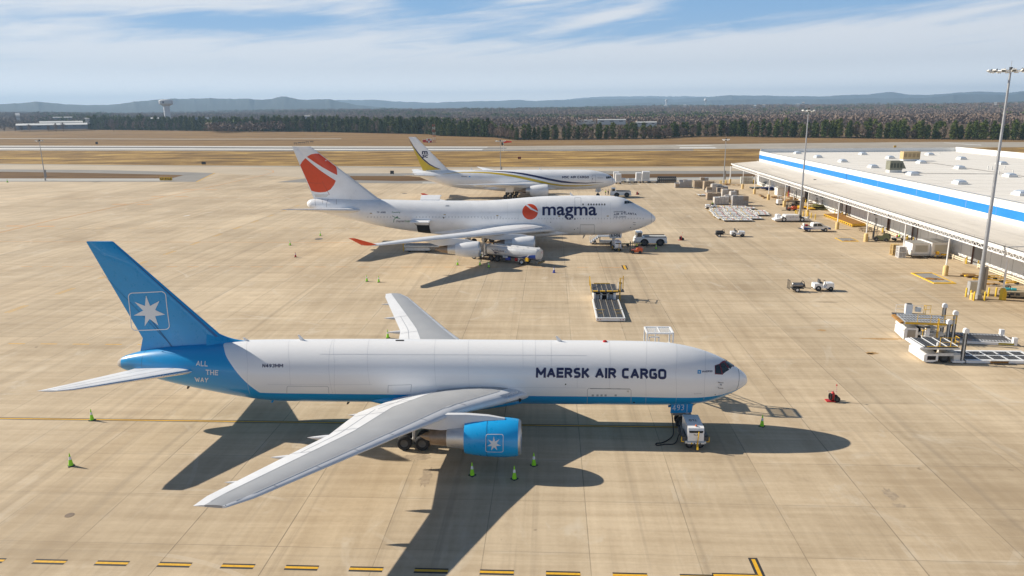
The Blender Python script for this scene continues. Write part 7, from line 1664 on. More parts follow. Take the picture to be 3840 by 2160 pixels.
r = root('towbar', 'pale yellow aircraft towbar lying between jumbo nose wheel and tractor', 'towbar', (13.9, 143.2, 0), .06); b = MB(); b.cyl((-1.2, 0, .55), (4.0, 0, .6), .09, mat('pale_yellow', (.55, .50, .25), .5, var=.1), n=10); b.build('shaft', r); b = MB(); b.box((-1.3, 0, .6), (.4, .5, .3), metal_d); b.build('head', r, smooth=0); wheel_o(r, (1.2, -.3, .28), .28, .15, rim=dark); wheel_o(r, (1.2, .3, .28), .28, .15, rim=dark)
# ================================================================ cargo: wrapped pallets, dollies, carts
def pallet(p, w, d, h, label, style, rz=0, seed=0, zb=0.0, stepped=False):
    r = root('cargo_pallet', label, 'cargo pallet', (p.x, p.y + d/2, zb), rz, 'wrapped cargo pallets on the apron'); rg = np.random.default_rng(seed)
    b = MB(); b.box((0, 0, .28 if zb == 0 else .03), (w + .2, d + .2, .06), alu); 
    if zb == 0:
        b.box((0, 0, .18), (w + .1, d + .1, .12), metal_d)
        for x in (-w*.4, w*.4):
            for y in (-d*.4, d*.4): b.cyl((x, y - .08, .12), (x, y + .08, .12), .12, black, n=10)
    b.build('pallet_base', r, smooth=0); b = MB(); z0 = .32 if zb == 0 else .07; nx, ny = max(2, int(w/1.25)), max(2, int(d/1.4)); c0 = {'wrap': wrap, 'card': card, 'white': wrap_w, 'grey': mat('grey_wrap', (.34, .33, .33), .35, var=.2, scale=2.5), 'dark': mat('dark_net', (.15, .14, .14), .6, var=.35, scale=5)}[style]
    for i in range(nx):
        for j in range(ny):
            hh = h*(.86 + .14*rg.random()); 
            if stepped and i < nx*.35: hh *= .42 + .3*rg.random() + .2*i
            x, y = -w/2 + w*(i + .5)/nx, -d/2 + d*(j + .5)/ny; k = z0; lay = max(2, int(hh/1.0))
            for l in range(lay):
                s = .965 + .03*rg.random(); mm = c0 if rg.random() < .8 else card if style != 'white' else wrap
                b.box((x, y, k + hh/lay/2), (w/nx*s + .002*l, d/ny*s + .003*l, hh/lay - .012), mm, rz=rg.normal()*.01, tx=.985, ty=.985); k += hh/lay
    b.build('load', r, smooth=0)
    b = MB(); ht = z0 + h*(.8 if not stepped else .4)
    n = max(3, int(w/.9))
    for i in range(n + 1): x = -w/2 + w*i/n; b.bar((x, -d/2 - .03, z0), (x, -d/2 - .03, ht), .035, .03, metal_d)
    for z in (z0 + .5, z0 + 1.1): 
        if z < ht: b.bar((-w/2, -d/2 - .03, z), (w/2, -d/2 - .03, z), .035, .03, metal_d)
    b.build('cargo_net', r, smooth=0)
    return r
PL = [((1120, 335), 5.6, 2.4, 2.6, 'grey', 'largest grey pallet with a stepped white end beside the dark racks', True), ((1400, 345), 3.0, 2.4, 2.35, 'card', 'brown wrapped pallet on a low dark dolly beside the stepped white one', False), ((1495, 262), 2.8, 2.2, 1.7, 'grey', 'flat topped grey pallet showing behind the far row', False),
      ((1545, 372), 3.3, 2.6, 2.9, 'card', 'tall brown pallet just in front of the flat topped grey one', False), ((1585, 418), 3.3, 2.6, 2.9, 'wrap', 'tall shiny wrapped pallet leaning beside the netted flat dolly', True), ((1655, 405), 3.5, 2.6, 2.2, 'grey', 'grey pallet with level top just behind the leaning shiny one', False),
      ((1712, 405), 4.0, 2.4, 1.75, 'wrap', 'pale low pallet halfway down the cargo cluster', False), ((1742, 430), 3.3, 2.4, 1.9, 'dark', 'dark netted pallet halfway down the cargo cluster', False), ((1815, 482), 3.4, 2.4, 2.4, 'wrap', 'pale tall pallet just behind the bulging tall stack', False), ((1592, 518), 4.0, 2.4, 1.9, 'card', 'low wide brown pallet at the open apron side of the cluster', False),
      ((1855, 552), 3.2, 2.6, 3.0, 'wrap', 'bulging tall stack between the two front pallets', True), ((1700, 588), 4.0, 2.4, 1.95, 'wrap', 'low wide pallet on the dolly behind the driven tug', False), ((1968, 605), 4.3, 2.6, 2.6, 'grey', 'large square grey pallet at the corner of the white dollies', False), ((2000, 440), 1.2, 1.6, 1.3, 'grey', 'small grey crate stack beside the tall pallets', False)]
for i, (px, w, d, h, st, lab, stp) in enumerate(PL):
    p = g('P1', *px); pallet(Vector((p.x + w/2, p.y, 0)), w, d, h, lab, st, .0, 60 + i, stepped=stp)
def dolly_proto():
    r = root('cargo_dolly', 'x', 'cargo dolly', (0, 0, 0), group='flat white roller dollies parked in a block'); b = MB(); W, D = 3.3, 2.5
    for y in (-D/2 + .06, D/2 - .06): b.box((0, y, .40), (W, .12, .16), white_d)
    for x in (-W/2 + .06, W/2 - .06): b.box((x, 0, .40), (.12, D - .24, .16), white_d)
    b.build('frame', r, smooth=0); b = MB(); b.box((0, 0, .37), (W - .26, D - .26, .06), mat('dolly_bed', (.20, .19, .19), .6, var=.2, scale=4)); b.build('bed', r, smooth=0); b = MB()
    for i in range(7): b.bx(-W/2 + .22 + .45*i, -W/2 + .40 + .45*i, -D/2 + .2, D/2 - .2, .41, .46, off_w)
    b.build('rollers', r, smooth=0); b = MB(); b.bar((-W/2, -.2, .4), (-W/2 - .9, -.2, .5), .08, .08, yellow); b.bar((-.9, -D/2, .52), (-.6, D/2, .54), .09, .05, yellow); b.bar((.7, -D/2 + .2, .53), (.9, D/2 - .1, .53), .09, .05, orange); b.build('drawbar', r, smooth=0)
    for x in (-1.2, 1.2):
        for y in (-.95, .95): b = MB(); b.lathe([(-.09, .12), (-.09, .22), (.09, .22), (.09, .12)], black, (0, 0, 0), 'y', 10); b.build('wheel', r, loc=(x, y, .22))
    return r
dp = dolly_proto(); first = True; k_ = 0
for j in range(9):
    y = 177.0 + 3.1*j; x0 = 42.6 + (.1, -.4, -.5, -.3, .0, .3, .9, 2.8, 5.0)[j]; n = (2, 3, 3, 4, 4, 4, 3, 3, 2)[j]
    for i in range(n):
        x = x0 + 3.6*i + .12*rng.normal(); yy = y + .12*rng.normal(); lab = 'flat white roller dolly with yellow drawbar inside the parked block of dollies'
        if first: dp.location = (x, yy, 0); dp['label'] = lab; first = False
        else: dup(dp, (x, yy, 0), .04*rng.normal(), lab)
p = g('P1', 1765, 672); dup(dp, (p.x, p.y + 1.2, 0), .05, 'flat white roller dolly alone below the driven tug').pop('group'); p = g('P1', 1540, 460); dup(dp, (p.x, p.y + 1.2, 0), .1, 'netted flat dolly alone at the apron side of the pallets').pop('group')
def cart(p, w, d, h, label, box=True, grp='baggage carts along the far apron edge'):
    r = root('baggage_cart', label, 'baggage cart', (p.x, p.y, 0), 0, grp); b = MB(); b.box((0, 0, .5), (w, d, .14), metal_d); b.bar((0, -d/2, .5), (0, -d/2 - .9, .4), .08, .08, yellow); b.build('chassis', r, smooth=0)
    b = MB()
    if box: b.box((0, 0, .58 + h/2), (w, d, h), white, tx=.98, ty=.98); b.box((0, -d/2 - .012, .58 + h*.55), (w*.8, .02, h*.7), white_d)
    else: b.box((0, 0, .7), (w, d, .2), white_d); b.lathe([(-w*.45, .1), (-w*.4, .5), (w*.4, .5), (w*.45, .1)], alu, (0, 0, 1.15), 'x', 14)
    b.build('body', r, smooth=30)
    for x in (-w*.36, w*.36):
        for y in (-d*.36, d*.36): wheel_o(r, (x, y, .28), .28, .18, rim=dark)
for (x, y), w, h, lab, bx_ in (((445, 322), 2.0, 3.0, 'tall white box cart under the swoosh jet nose', True), ((395, 272), 2.0, 3.1, 'white box cart half hidden behind another at the swoosh jet nose', True), ((560, 290), 2.2, 1.5, 'low white tank cart next to two box carts by the swoosh jet', False), ((770, 298), 3.0, 1.2, 'wide low white cart standing at the middle parking bay', False),
                              ((935, 295), 2.0, 3.1, 'narrow white box cart next to the largest box cart', True), ((1110, 290), 2.6, 3.5, 'largest white box cart with blue shaded side at the apron edge', True)):
    p = g('Q1', x, y); cart(Vector((p.x, p.y + 1.2, 0)), w, 2.6, h, lab, bx_)
for i in range(9):
    p = g('Q1', 1420 + 50*i, 292); r = root('tyre_rack', 'dark steel rack in the row between box carts and wrapped pallets', 'rack', (p.x, p.y + 1, 0), 0, 'dark racks along the far apron edge'); b = MB(); b.box((0, 0, .2), (.75, 2.4, .1), metal_d); b.box((-.3, 0, 1.0), (.1, 2.2, 1.5), dark); b.box((.3, 0, 1.0), (.1, 2.2, 1.5), dark); b.build('frame', r, smooth=0)
    b = MB(); b.cyl((-.28, 0, 1.95), (.28, 0, 1.95), .38, dark, n=10); b.cyl((0, -1.3, .9), (0, 1.3, .9), .26, dark, n=8); b.build('roll', r)
p = g('Q1', 1300, 288); r = root('flat_dolly', 'bare grey flat dolly between the largest box cart and racks', 'cargo dolly', (p.x, p.y + 1, 0)); b = MB(); b.box((0, 0, .45), (3.6, 2.4, .15), metal_d)
for i in range(8): b.box((-1.6 + .45*i, 0, .56), (.14, 2.2, .08), alu)
b.build('frame', r, smooth=0)
for x in (-1.3, 1.3):
    for y in (-.9, .9): wheel_o(r, (x, y, .2), .2, .15, rim=dark)
# ---------------------------------------------------------------- under and beside the canopy
P_ = [g('P3', 490, 372), g('P3', -60, 165), g('P3', 345, 148), g('P3', 900, 345)]; c = sum(P_, Vector())/4; r = root('dock_ramp', 'yellow edged rusty steel ramp platform in front of dock doors', 'ramp', (c.x, c.y, 0)); L = [q - c for q in P_]
b = MB(); b.prism([(q.x, q.y) for q in L], 'z', .12, .62, yellow); b.build('frame', r, smooth=0); b = MB(); b.prism([(q.x*.955, q.y*.975) for q in L], 'z', .625, .68, brown_s); b.build('deck_plate', r, smooth=0); b = MB(); q0, q1 = L[0], L[1]
for i in range(14): q = q0.lerp(q1, (i + .5)/14); b.box((q.x - .06, q.y, .38), (.16, .5, .20), dark)
b.build('fork_pocket', r, smooth=0)
p = (g('P3', 640, 455) + g('P3', 920, 465))/2; r = root('picnic_table', 'brown timber picnic table by the yellow ramp platform', 'picnic table', (p.x, p.y + .6, 0)); b = MB(); wd = mat('old_timber', (.16, .11, .07), .8, var=.2, scale=3); b.box((0, 0, .76), (2.7, .8, .05), wd); b.build('table_top', r, smooth=0)
for y in (-.75, .75): b = MB(); b.box((0, y, .45), (2.7, .28, .05), wd); b.build('bench_seat', r, smooth=0)
for x in (-1, 1):
    b = MB(); b.bar((x, -.8, 0), (x, -.3, .74), .09, .05, wd); b.bar((x, .8, 0), (x, .3, .74), .09, .05, wd); b.bar((x, -.85, .42), (x, .85, .42), .09, .05, wd); b.build('trestle', r, smooth=0)
for (x, y), w, d, h, m_, m2, lab in (((1325, 922), 1.0, 1.1, 2.0, cream, mat('tan_panel', (.34, .25, .13), .6, var=.1), 'tan caged locker standing just behind a white one at a canopy column'), ((1465, 970), 1.35, 1.2, 2.0, white, mat('grey_shelf', (.40, .40, .42), .6, var=.1), 'white caged locker in front of a tan one at a canopy column')):
    p = g('P3', x, y); r = root('cage_locker', lab, 'locker', (p.x, p.y + d/2, 0)); b = MB()
    for i in (-1, 1):
        for j in (-1, 1): b.box((i*(w/2 - .04), j*(d/2 - .04), h/2), (.09, .09, h), m_)
    for z in (.06, h*.5, h - .03): b.box((0, 0, z), (w*.99, d*.99, .07), m_)
    b.build('frame', r, smooth=0); b = MB(); b.box((.02, .05, h*.28), (w*.8, d*.75, h*.38), m2); b.box((.02, .05, h*.74), (w*.8, d*.75, h*.36), m2); b.build('stored_boxes', r, smooth=0)
    b = MB()
    for i in range(5): b.box((-w/2 - .01, -d/2 + d*(i + .5)/5, h/2), (.03, .03, h), m_); b.box((-w/2 + w*(i + .5)/5, -d/2 - .01, h/2), (.03, .02, h), m_)
    b.build('mesh_side', r, smooth=0)
def uld_cart(p, w, d, h, lab, stripes):
    r = root('container_trailer', lab, 'trailer', (p.x, p.y, 0)); b = MB(); b.box((0, 0, .5), (w, d, .2), white_d); b.box((0, -d/2 - .25, .45), (w*.95, .5, .06), alu); b.build('chassis', r, smooth=0); b = MB(); b.box((0, 0, .62 + h/2), (w, d*.96, h), white); b.box((0, 0, .64 + h), (w + .1, d + .05, .06), alu); c_ = b.build('box_body', r, smooth=0)
    b = MB(); b.box((.05, -d*.48 - .02, .62 + h*.52), (w*.74, .03, h*.66), white_d); b.box((.05, -d*.48 - .045, .62 + h*.52), (w*.66, .02, h*.58), mat('door_tan', (.50, .48, .42), .5, var=.05)); b.build('door', c_, smooth=0)
    if stripes:
        b = MB()
        for i in range(8): b.bar((-w/2 + w*i/8, -d/2 - .52, .32), (-w/2 + w*(i + .5)/8, -d/2 - .52, .58), .13, .02, yellow if i % 2 else dark)
        b.build('hazard_bar', r, smooth=0); b = MB(); b.lathe([(-.2, .3), (.2, .3)], yellow, (-w*.2, -d/2 - .3, .95), 'x', 12); b.box((.5, -d/2 - .3, .7), (.9, .3, .25), yellow); b.build('winch', r)
    for x in (-w*.38, w*.38):
        for y in (-d*.34, d*.34): wheel_o(r, (x, y, .32), .32, .2, rim=alu)
    b = MB(); b.bar((0, -d/2 - .4, .4), (.3, -d/2 - 1.5, .2), .09, .09, dark); b.build('drawbar', r, smooth=0)
p = g('P3', 1790, 960); uld_cart(p + Vector((.2, 1.6, 0)), 3.1, 3.4, 1.9, 'white box trailer with tan door beside the cage lockers', False); p = g('R1', 740, 435); uld_cart(p + Vector((.1, 1.8, 0)), 3.0, 4.4, 2.1, 'white box trailer with yellow hazard bar beneath the canopy edge', True)
p = g('P3', 1330, 640); r = root('utility_trolley', 'low white trolley carrying a red and a green cone', 'trolley', (p.x + .9, p.y + .5, 0)); b = MB(); b.box((0, 0, .62), (2.6, 1.3, .14), white_d); b.box((.75, 0, .85), (1.1, 1.3, .35), white_d); b.bar((-1.3, 0, .6), (-2.0, 0, .4), .07, .07, dark); b.build('tray', r, smooth=0)
for x in (-.9, .9):
    for y in (-.5, .5): wheel_o(r, (x, y, .28), .28, .16, rim=dark)
q = p + Vector((.5, .5, .69)); dup(o_ := [x for x in bpy.data.objects if x.get('label', '').startswith('red and white banded')][0], q, 0, 'red cone standing on the low white trolley'); dup(cp, q + Vector((.45, .1, 0)), 0, 'green cone standing on the low white trolley', scale=(1, 1, 1))
p = (g('P2', 885, 590) + g('P2', 1035, 582))/2; r = root('shipping_crate', 'white office container under the canopy beside red posts', 'container', (p.x, p.y + 1.5, 0)); b = MB(); b.box((0, 0, 1.3), (3.4, 3.0, 2.5), white); b.build('shell', r, smooth=0); b = MB(); b.box((.3, -1.51, 1.3), (.05, .03, 2.4), metal_d); b.box((0, -1.51, 2.2), (3.2, .03, .06), seam); b.box((.6, -1.53, 1.2), (.06, .04, .5), dark); b.build('door_bars', r, smooth=0)
p = g('P2', 905, 775); r = root('utility_cart', 'small white cart with canopy frame beside a canopy column', 'cart', (p.x, p.y + .8, 0)); b = MB(); b.box((0, 0, .95), (1.3, 1.8, 1.2), white, tx=.92, ty=.92); b.build('body', r, smooth=0); b = MB()
for x in (-.5, .5):
    for y in (-.6, .6): b.bar((x, y, 1.5), (x, y, 2.5), .06, .06, white)
b.box((0, 0, 2.52), (1.2, 1.5, .06), white); b.build('roof', r, smooth=0)
for x in (-.5, .5):
    for y in (-.6, .6): wheel_o(r, (x, y, .3), .3, .2, rim=dark)
def boards(p, n, s, m_, lab, name='timber_stack', cat='timber', hmax=.5, seed=1):
    r = root(name, lab, cat, (p.x, p.y, 0)); rg = np.random.default_rng(seed)
    for i in range(n):
        b = MB(); z = .05 + hmax*(i/n)*.9; b.box((0, 0, 0), (s*(.5 + .4*rg.random()), s*(.3 + .3*rg.random()), .09 + .1*rg.random()), m_); b.build('board' if cat == 'timber' else 'piece', r, smooth=0, loc=(rg.normal()*s*.28, rg.normal()*s*.28, z + .06)).rotation_euler = (0, 0, rg.random()*3)
    return r
boards(g('P2', 510, 605), 4, 1.8, wood, 'short stack of tan dunnage boards on open concrete before the canopy columns', hmax=.6, seed=2); boards(g('P2', 600, 640), 4, 1.6, wood, 'scattered tan dunnage boards just behind a canopy column', seed=3)
boards(g('P2', 850, 630), 5, 2.0, wood, 'loose dunnage boards spread before the white office container', seed=4); boards(g('P2', 910, 680), 6, 2.2, wood, 'pile of pale boards behind the small white cart', hmax=.7, seed=5); boards(g('P2', 1120, 700), 8, 3.2, wood, 'broad heap of tan boards behind the thin canopy post', hmax=1.2, seed=6)
boards(g('P2', 1260, 790), 9, 2.8, mat('dark_crate', (.10, .075, .05), .8, var=.3, scale=3), 'dark crates stacked behind the middle light mast', 'crate_stack', 'crates', 1.7, 7); boards(g('P2', 1540, 800), 7, 2.0, card, 'brown crate pile at the open dock door', 'crate_stack', 'crates', 1.9, 8)
boards(g('P2', 1420, 850), 8, 3.0, yellow, 'yellow cargo straps and bars heaped behind the mast', 'strap_heap', 'strap pile', .6, 9); boards(g('P2', 1690, 850), 12, 3.6, mat('olive_net', (.12, .11, .02), .8, var=.4, scale=4), 'olive and yellow cargo nets heaped along the wall', 'net_heap', 'net pile', 1.2, 10)
boards(g('P2', 700, 480), 12, 3.4, mat('blue_net', (.02, .035, .13), .7, var=.4, scale=4), 'dark blue cargo nets heaped by the far canopy columns', 'net_heap', 'net pile', 1.1, 11); boards(g('P2', 640, 420), 8, 3.4, mat('grey_scrap', (.07, .075, .06), .8, var=.3, scale=3), 'dark crates and frames stacked against the far wall', 'crate_stack', 'crates', 2.2, 12)
boards(g('P2', 380, 440), 3, 5.0, mat('slate_sheet', (.10, .13, .14), .5, var=.1), 'two flat slate coloured sheets on the ground by far columns', 'sheet_stack', 'sheet stack', .5, 13)
boards(g('P7', 1000, 575), 4, 2.0, wood, 'small heap of yellow boards at the apron end of the bar pile', seed=14); boards(g('Z7', 730, 492), 4, 2.2, brown_s, 'rust brown boards lying under the mast at the canopy end', seed=15); boards(g('P2', 1845, 885), 2, 1.2, wood, 'single pale board lying by the personnel doors', hmax=.1, seed=16); boards(g('P2', 60, 385), 3, 1.6, wood, 'flat tan boards near the canopy end column', hmax=.1, seed=17)
def bars(p, q, n, m_, lab, spread, seed):
    c = (p + q)/2; r = root('towbar', lab, 'towbar', (c.x, c.y, 0)); rg = np.random.default_rng(seed); d = q - p
    b = MB(); b.bar(-d*.5 + Vector((0, 0, .3)), d*.5 + Vector((0, 0, .3)), .16, .14, m_); b.build('shaft', r, smooth=0); b = MB(); b.box(-d*.5 + Vector((0, 0, .3)), (.5, .4, .2), m_, rz=math.atan2(d.y, d.x)); b.build('head', r, smooth=0)
    for s in (-1, 1): wheel_o(r, d*.12 + Vector((0, s*.25, .2)), .2, .12, rim=dark)
for i, (a, c, lab) in enumerate((((890, 585), (1850, 590), 'rear yellow aircraft towbar of the pile beyond the wide crowned mast'), ((1100, 670), (2300, 745), 'long yellow towbar crossing the middle of the pile'), ((1470, 810), (1800, 815), 'short orange yellow towbar at the front of the pile'), ((1990, 775), (2420, 765), 'yellow towbar lying near the wall end of the pile'), ((1300, 620), (1900, 650), 'yellow towbar half hidden behind the wide crowned mast'))):
    bars(g('P7', *a), g('P7', *c), 1, yellow if i != 2 else mat('ochre', (.5, .25, .03), .6, var=.1), lab, 1, i)
p = g('P7', 2060, 890); r = root('towbar', 'grey towbar on small wheels beside the yellow footed column', 'towbar', (p.x, p.y + .3, 0)); b = MB(); b.bar((-2.5, 0, .4), (3.2, .2, .45), .12, .12, alu); b.build('shaft', r, smooth=0); wheel_o(r, (0, -.3, .24), .24, .14, rim=alu); wheel_o(r, (0, .3, .24), .24, .14, rim=alu)
p = g('P7', 2250, 1175); r = root('tow_cart', 'low tan tow cart with blue bundles beside the yellow footed column', 'cart', (p.x + .4, p.y + 1.1, 0), -.25); b = MB(); tn = mat('tan_cart', (.36, .31, .22), .6, var=.1); b.prism([(-1.7, .3), (-1.7, .9), (1.9, 1.0), (1.9, .3)], 'y', -.85, .85, tn); b.build('body', r, smooth=0); b = MB(); b.box((-.6, -.86, .62), (.5, .03, .35), dark); b.box((.1, -.86, .62), (.5, .03, .35), dark); b.build('vent_panel', r, smooth=0)
for x in (-1.1, 1.2):
    for s in (-1, 1): wheel_o(r, (x, s*.78, .34), .34, .22, rim=dark)
for x in (-1.0, -.2): b = MB(); b.lathe([(-.4, .02), (-.3, .22), (.3, .22), (.4, .02)], mat('teal_bundle', (.05, .36, .42), .6, var=.2), (x, .1, 1.1), 'x', 10); b.build('bundle', r)
p = g('P3', 790, 640); b = MB(); b.lathe([(0, .28), (.9, .33), (.92, .3)], white_d, (0, 0, 0), 'z', 14); tag(b.build('waste_bin', loc=(p.x, p.y, 0)), 'white bin tucked behind a canopy column near the olive forklift', 'bin')
for i, x in enumerate((1062, 1112)):
    p = g('P2', x, 605); b = MB(); b.cyl((0, 0, 0), (0, 0, 1.6), .14, red, n=8); b.lathe([(1.6, .2), (1.8, .12), (1.85, .02)], red, (0, 0, 0), 'z', 8); tag(b.build('hose_post', loc=(p.x, p.y, 0)), ('red post beside the white office container', 'second red post, farther from the white office container')[i], 'post')
for i in range(6):
    p = g('P2', 1130 + 28*i, 650); b = MB(); b.cyl((0, 0, 0), (0, 0, 2.4), .06, dark if i % 2 else mat('post_blue', (.02, .06, .2), .5, var=0), n=6); b.box((0, 0, .03), (.5, .5, .06), dark); tag(b.build('stanchion', loc=(p.x, p.y, 0)), 'thin dark upright post stored along the wall under the canopy', 'post', 'thin posts stored along the wall')
for i, x in enumerate((215, 320)):
    p = g('P2', x, 358); r = root('chiller_unit', ('grey louvred chiller beside the end columns of the canopy', 'second grey louvred chiller, nearer the warehouse')[i], 'chiller', (p.x, p.y + 1, 0)); b = MB(); b.box((0, 0, 1.2), (2.2, 1.8, 2.4), mat('chiller_grey', (.42, .43, .40), .6, var=.08)); b.build('casing', r, smooth=0); b = MB()
    for k in (-.5, .5):
        for z in (.7, 1.7): b.box((k, -.91, z), (.8, .03, .8), metal_d)
    b.build('louvre', r, smooth=0)
# ================================================================ people
def person(p, rz, label, vest=hivis, pose='stand', hips=.92, trousers=cloth_d, arm=None):
    """one skinned body; clothes are slightly larger skins over it"""
    r = root('person', label, 'person', p, rz); sit = pose == 'sit'; H = Vector((0, 0, hips))
    J = {'pel': H, 'wai': H + Vector((.0, 0, .16)), 'che': H + Vector((-.02 if not sit else -.06, 0, .38)), 'nek': H + Vector((-.02, 0, .56)), 'hea': H + Vector((.02, 0, .66)), 'top': H + Vector((.02, 0, .80))}
    for s, k in ((1, 'l'), (-1, 'r')):
        J['hip' + k] = H + Vector((0, .09*s, -.03)); J['kne' + k] = H + (Vector((.04 + .05*s, .10*s, -.44)) if not sit else Vector((.42, .13*s, .0))); J['ank' + k] = H + (Vector((-.02 + .06*s, .11*s, -.84)) if not sit else Vector((.46, .13*s, -.42))); J['toe' + k] = J['ank' + k] + Vector((.17, .02*s, -.05))
        J['sho' + k] = H + Vector((-.03, .19*s, .48)); fwd = sit or arm == 'fwd'
        J['elb' + k] = J['sho' + k] + (Vector((.14, .05*s, -.23)) if fwd else Vector((-.02, .06*s, -.28))); J['wri' + k] = J['elb' + k] + (Vector((.24, -.05*s, .02)) if fwd else Vector((.07, .02*s, -.25)))
        d = (J['wri' + k] - J['elb' + k]).normalized(); J['pal' + k] = J['wri' + k] + d*.08
        sid = Vector((0, 1, 0)) if fwd else Vector((1, 0, 0))
        for i, (o, l) in enumerate(((-.03, .055), (-.01, .075), (.01, .08), (.03, .07))): J[f'f{i}a{k}'] = J['pal' + k] + sid*o + d*l*.6; J[f'f{i}b{k}'] = J['pal' + k] + sid*o + d*l + Vector((.012, -.012*s, -.006))
        J['th' + k] = J['wri' + k] + sid*.045 + d*.05; J['tt' + k] = J['wri' + k] + sid*.06 + d*.09
    def skin_mesh(name, chain, rad, m_, parent):
        names = []; E = []
        for c in chain:
            for a, b_ in zip(c[:-1], c[1:]):
                for q in (a, b_):
                    if q not in names: names.append(q)
                E.append((names.index(a), names.index(b_)))
        me = bpy.data.meshes.new(name); me.from_pydata([J[q] for q in names], E, []); o = bpy.data.objects.new(name, me); COL.objects.link(o); o.parent = parent; me.materials.append(m_)
        md = o.modifiers.new('skin', 'SKIN'); md.use_smooth_shade = True; sv = me.skin_vertices[0].data
        for q, v in zip(names, sv): rr = rad.get(q, rad.get(q[:3], rad.get(q[:1], .05))); v.radius = (rr, rr) if not isinstance(rr, tuple) else rr; v.use_root = (q == names[0])
        o.modifiers.new('sub', 'SUBSURF').levels = 1; o.modifiers['sub'].render_levels = 1; return o
    base = {'pel': .13, 'wai': .12, 'che': .14, 'nek': .055, 'hea': .085, 'top': .07, 'hip': .085, 'kne': .058, 'ank': .04, 'toe': .035, 'sho': .055, 'elb': .042, 'wri': .03, 'pal': .034, 'f': .0095, 'th': .012, 'tt': .010}
    ch = [['pel', 'wai', 'che', 'nek', 'hea', 'top']]
    for k in 'lr':
        ch += [['pel', 'hip' + k, 'kne' + k, 'ank' + k, 'toe' + k], ['che', 'sho' + k, 'elb' + k, 'wri' + k, 'pal' + k], ['wri' + k, 'th' + k, 'tt' + k]] + [['pal' + k, f'f{i}a{k}', f'f{i}b{k}'] for i in range(4)]
    body = skin_mesh('body', ch, base, skin, r)
    g_ = {k: v*1.12 + .012 for k, v in base.items()}
    skin_mesh('vest', [['pel', 'wai', 'che'], ['che', 'shol'], ['che', 'shor']], g_, vest, r)
    skin_mesh('trousers', [['pel', 'hipl', 'knel', 'ankl'], ['pel', 'hipr', 'kner', 'ankr']], g_, trousers, r)
    for k in 'lr': skin_mesh('sleeve', [['sho' + k, 'elb' + k, 'wri' + k]], {q: v*1.05 + .008 for q, v in base.items()}, cloth_d, r); skin_mesh('boot', [['ank' + k, 'toe' + k]], {'ank': .055, 'toe': .05}, black, r)
    b = MB(); b.lathe([(0, .098), (.05, .095), (.09, .06), (.105, .005)], cloth_d, J['top'] - Vector((.0, 0, .03)), 'z', 14); b.build('cap', r)
    b = MB(); c_ = J['hea'] + Vector((.085, 0, .01)); b.box(c_ + Vector((.012, 0, -.005)), (.03, .022, .045), skin); 
    for s in (-1, 1): b.box(c_ + Vector((.0, s*.034, .022)), (.012, .02, .012), void); b.box(J['hea'] + Vector((.0, s*.09, .0)), (.03, .02, .05), skin)
    b.box(c_ + Vector((-.004, 0, -.052)), (.012, .04, .010), mat('lip', (.30, .12, .10), .6, var=0)); b.build('face', body, smooth=0); return r
person(g('P4', 1085, 688), -.4, 'worker in hi-vis vest and dark trousers standing beside the fuel tanker', arm='fwd')
p = g('Q1', 135, 588); person(p, 0.3, 'worker in bright hi-vis vest near the swoosh jet nose gear'); person(g('Q1', 200, 590), 2.6, 'worker in dark clothes standing beside the octagonal arched pushback tractor', vest=cloth_d, arm='fwd')
def seated(veh_prefix, dx, dz, label, vest, rz):
    v = [o for o in bpy.data.objects if o.get('label', '').startswith(veh_prefix)][0]; q = v.matrix_basis @ Vector((dx, 0, dz)); person(q - Vector((0, 0, 0)), v.rotation_euler.z, label, vest, 'sit', hips=.0)
bpy.context.view_layer.update()
seated('white baggage tug with a driver', -.42, 1.36, 'driver in hi-vis vest seated on the tug pulling cargo', hivis, 0); seated('orange forklift with lowered', -.35, 1.33, 'operator seated in the forklift under the jumbo nose', hivis, 0); seated('orange forklift carrying', -.38, 1.46, 'operator in dark clothes seated in the forklift by the column', cloth_d, 0)
# ================================================================ airfield signs and distant buildings
def sign(p, w, h, label, m_, text=None, legs=True):
    r = root('airfield_sign', label, 'sign', (p.x, p.y, 0)); b = MB(); b.box((0, 0, .3 + h/2), (w, .25, h), m_); s_ = b.build('panel', r, smooth=0)
    for x in (-w*.35, w*.35): b = MB(); b.cyl((x, 0, 0), (x, 0, .32), .05, metal_d, n=6); b.build('leg', r)
    if text:
        decal('sign_text', s_, block_letters(text, .2, .2), lambda u, v: Vector((-w*.42 + w*.84*u, -.14 - decal.lay, .3 + h*.2 + h*.6*v)), m_mblk if m_ is yellow else yellow, (0, 0), None, True)
sign(g('L3', 1235, 692), 5.2, 1.3, 'yellow and black taxiway sign at the tip of the brown verge', yellow, 'L7 A-L4'); sign(g('L3', 1515, 571), 2.2, 1.4, 'black taxiway board in the grass field beyond the taxiway', dark, None); sign(g('L3', 720, 420), 2.2, 2.2, 'black distance board in the grass beyond the runway', dark, None); sign(g('F4', 1356, 428), 1.6, 2.2, 'narrow black board beyond the runway near the mast', dark, None)
sign(g('F4', 1482, 531), 1.8, 1.2, 'dark red board in the middle of the grass field', mat('dark_red', (.20, .03, .02), .6, var=0), None); sign(g('G5', 1710, 402), 1.6, 1.3, 'small yellow board beyond the warehouse roof', yellow, None)
sign(g('T4', 1240, 408), 1.6, 1.4, 'small dark board on the shoulder behind the tail of the jumbo', dark, None)
p = g('Q3', 385, 222); s_ = p.y/2747*400/2576*1.0; r = root('equipment_shelter', 'red and white chequered equipment hut by the runway', 'shelter', (p.x, p.y, 0)); w = 122*s_
b = MB()
for i in range(3):
    for j in range(2): b.bx(-w/2 + w*i/3, -w/2 + w*(i + 1)/3, -w/3, w/3, w*.36*j, w*.36*(j + 1), red if (i + j) % 2 == 0 else refl)
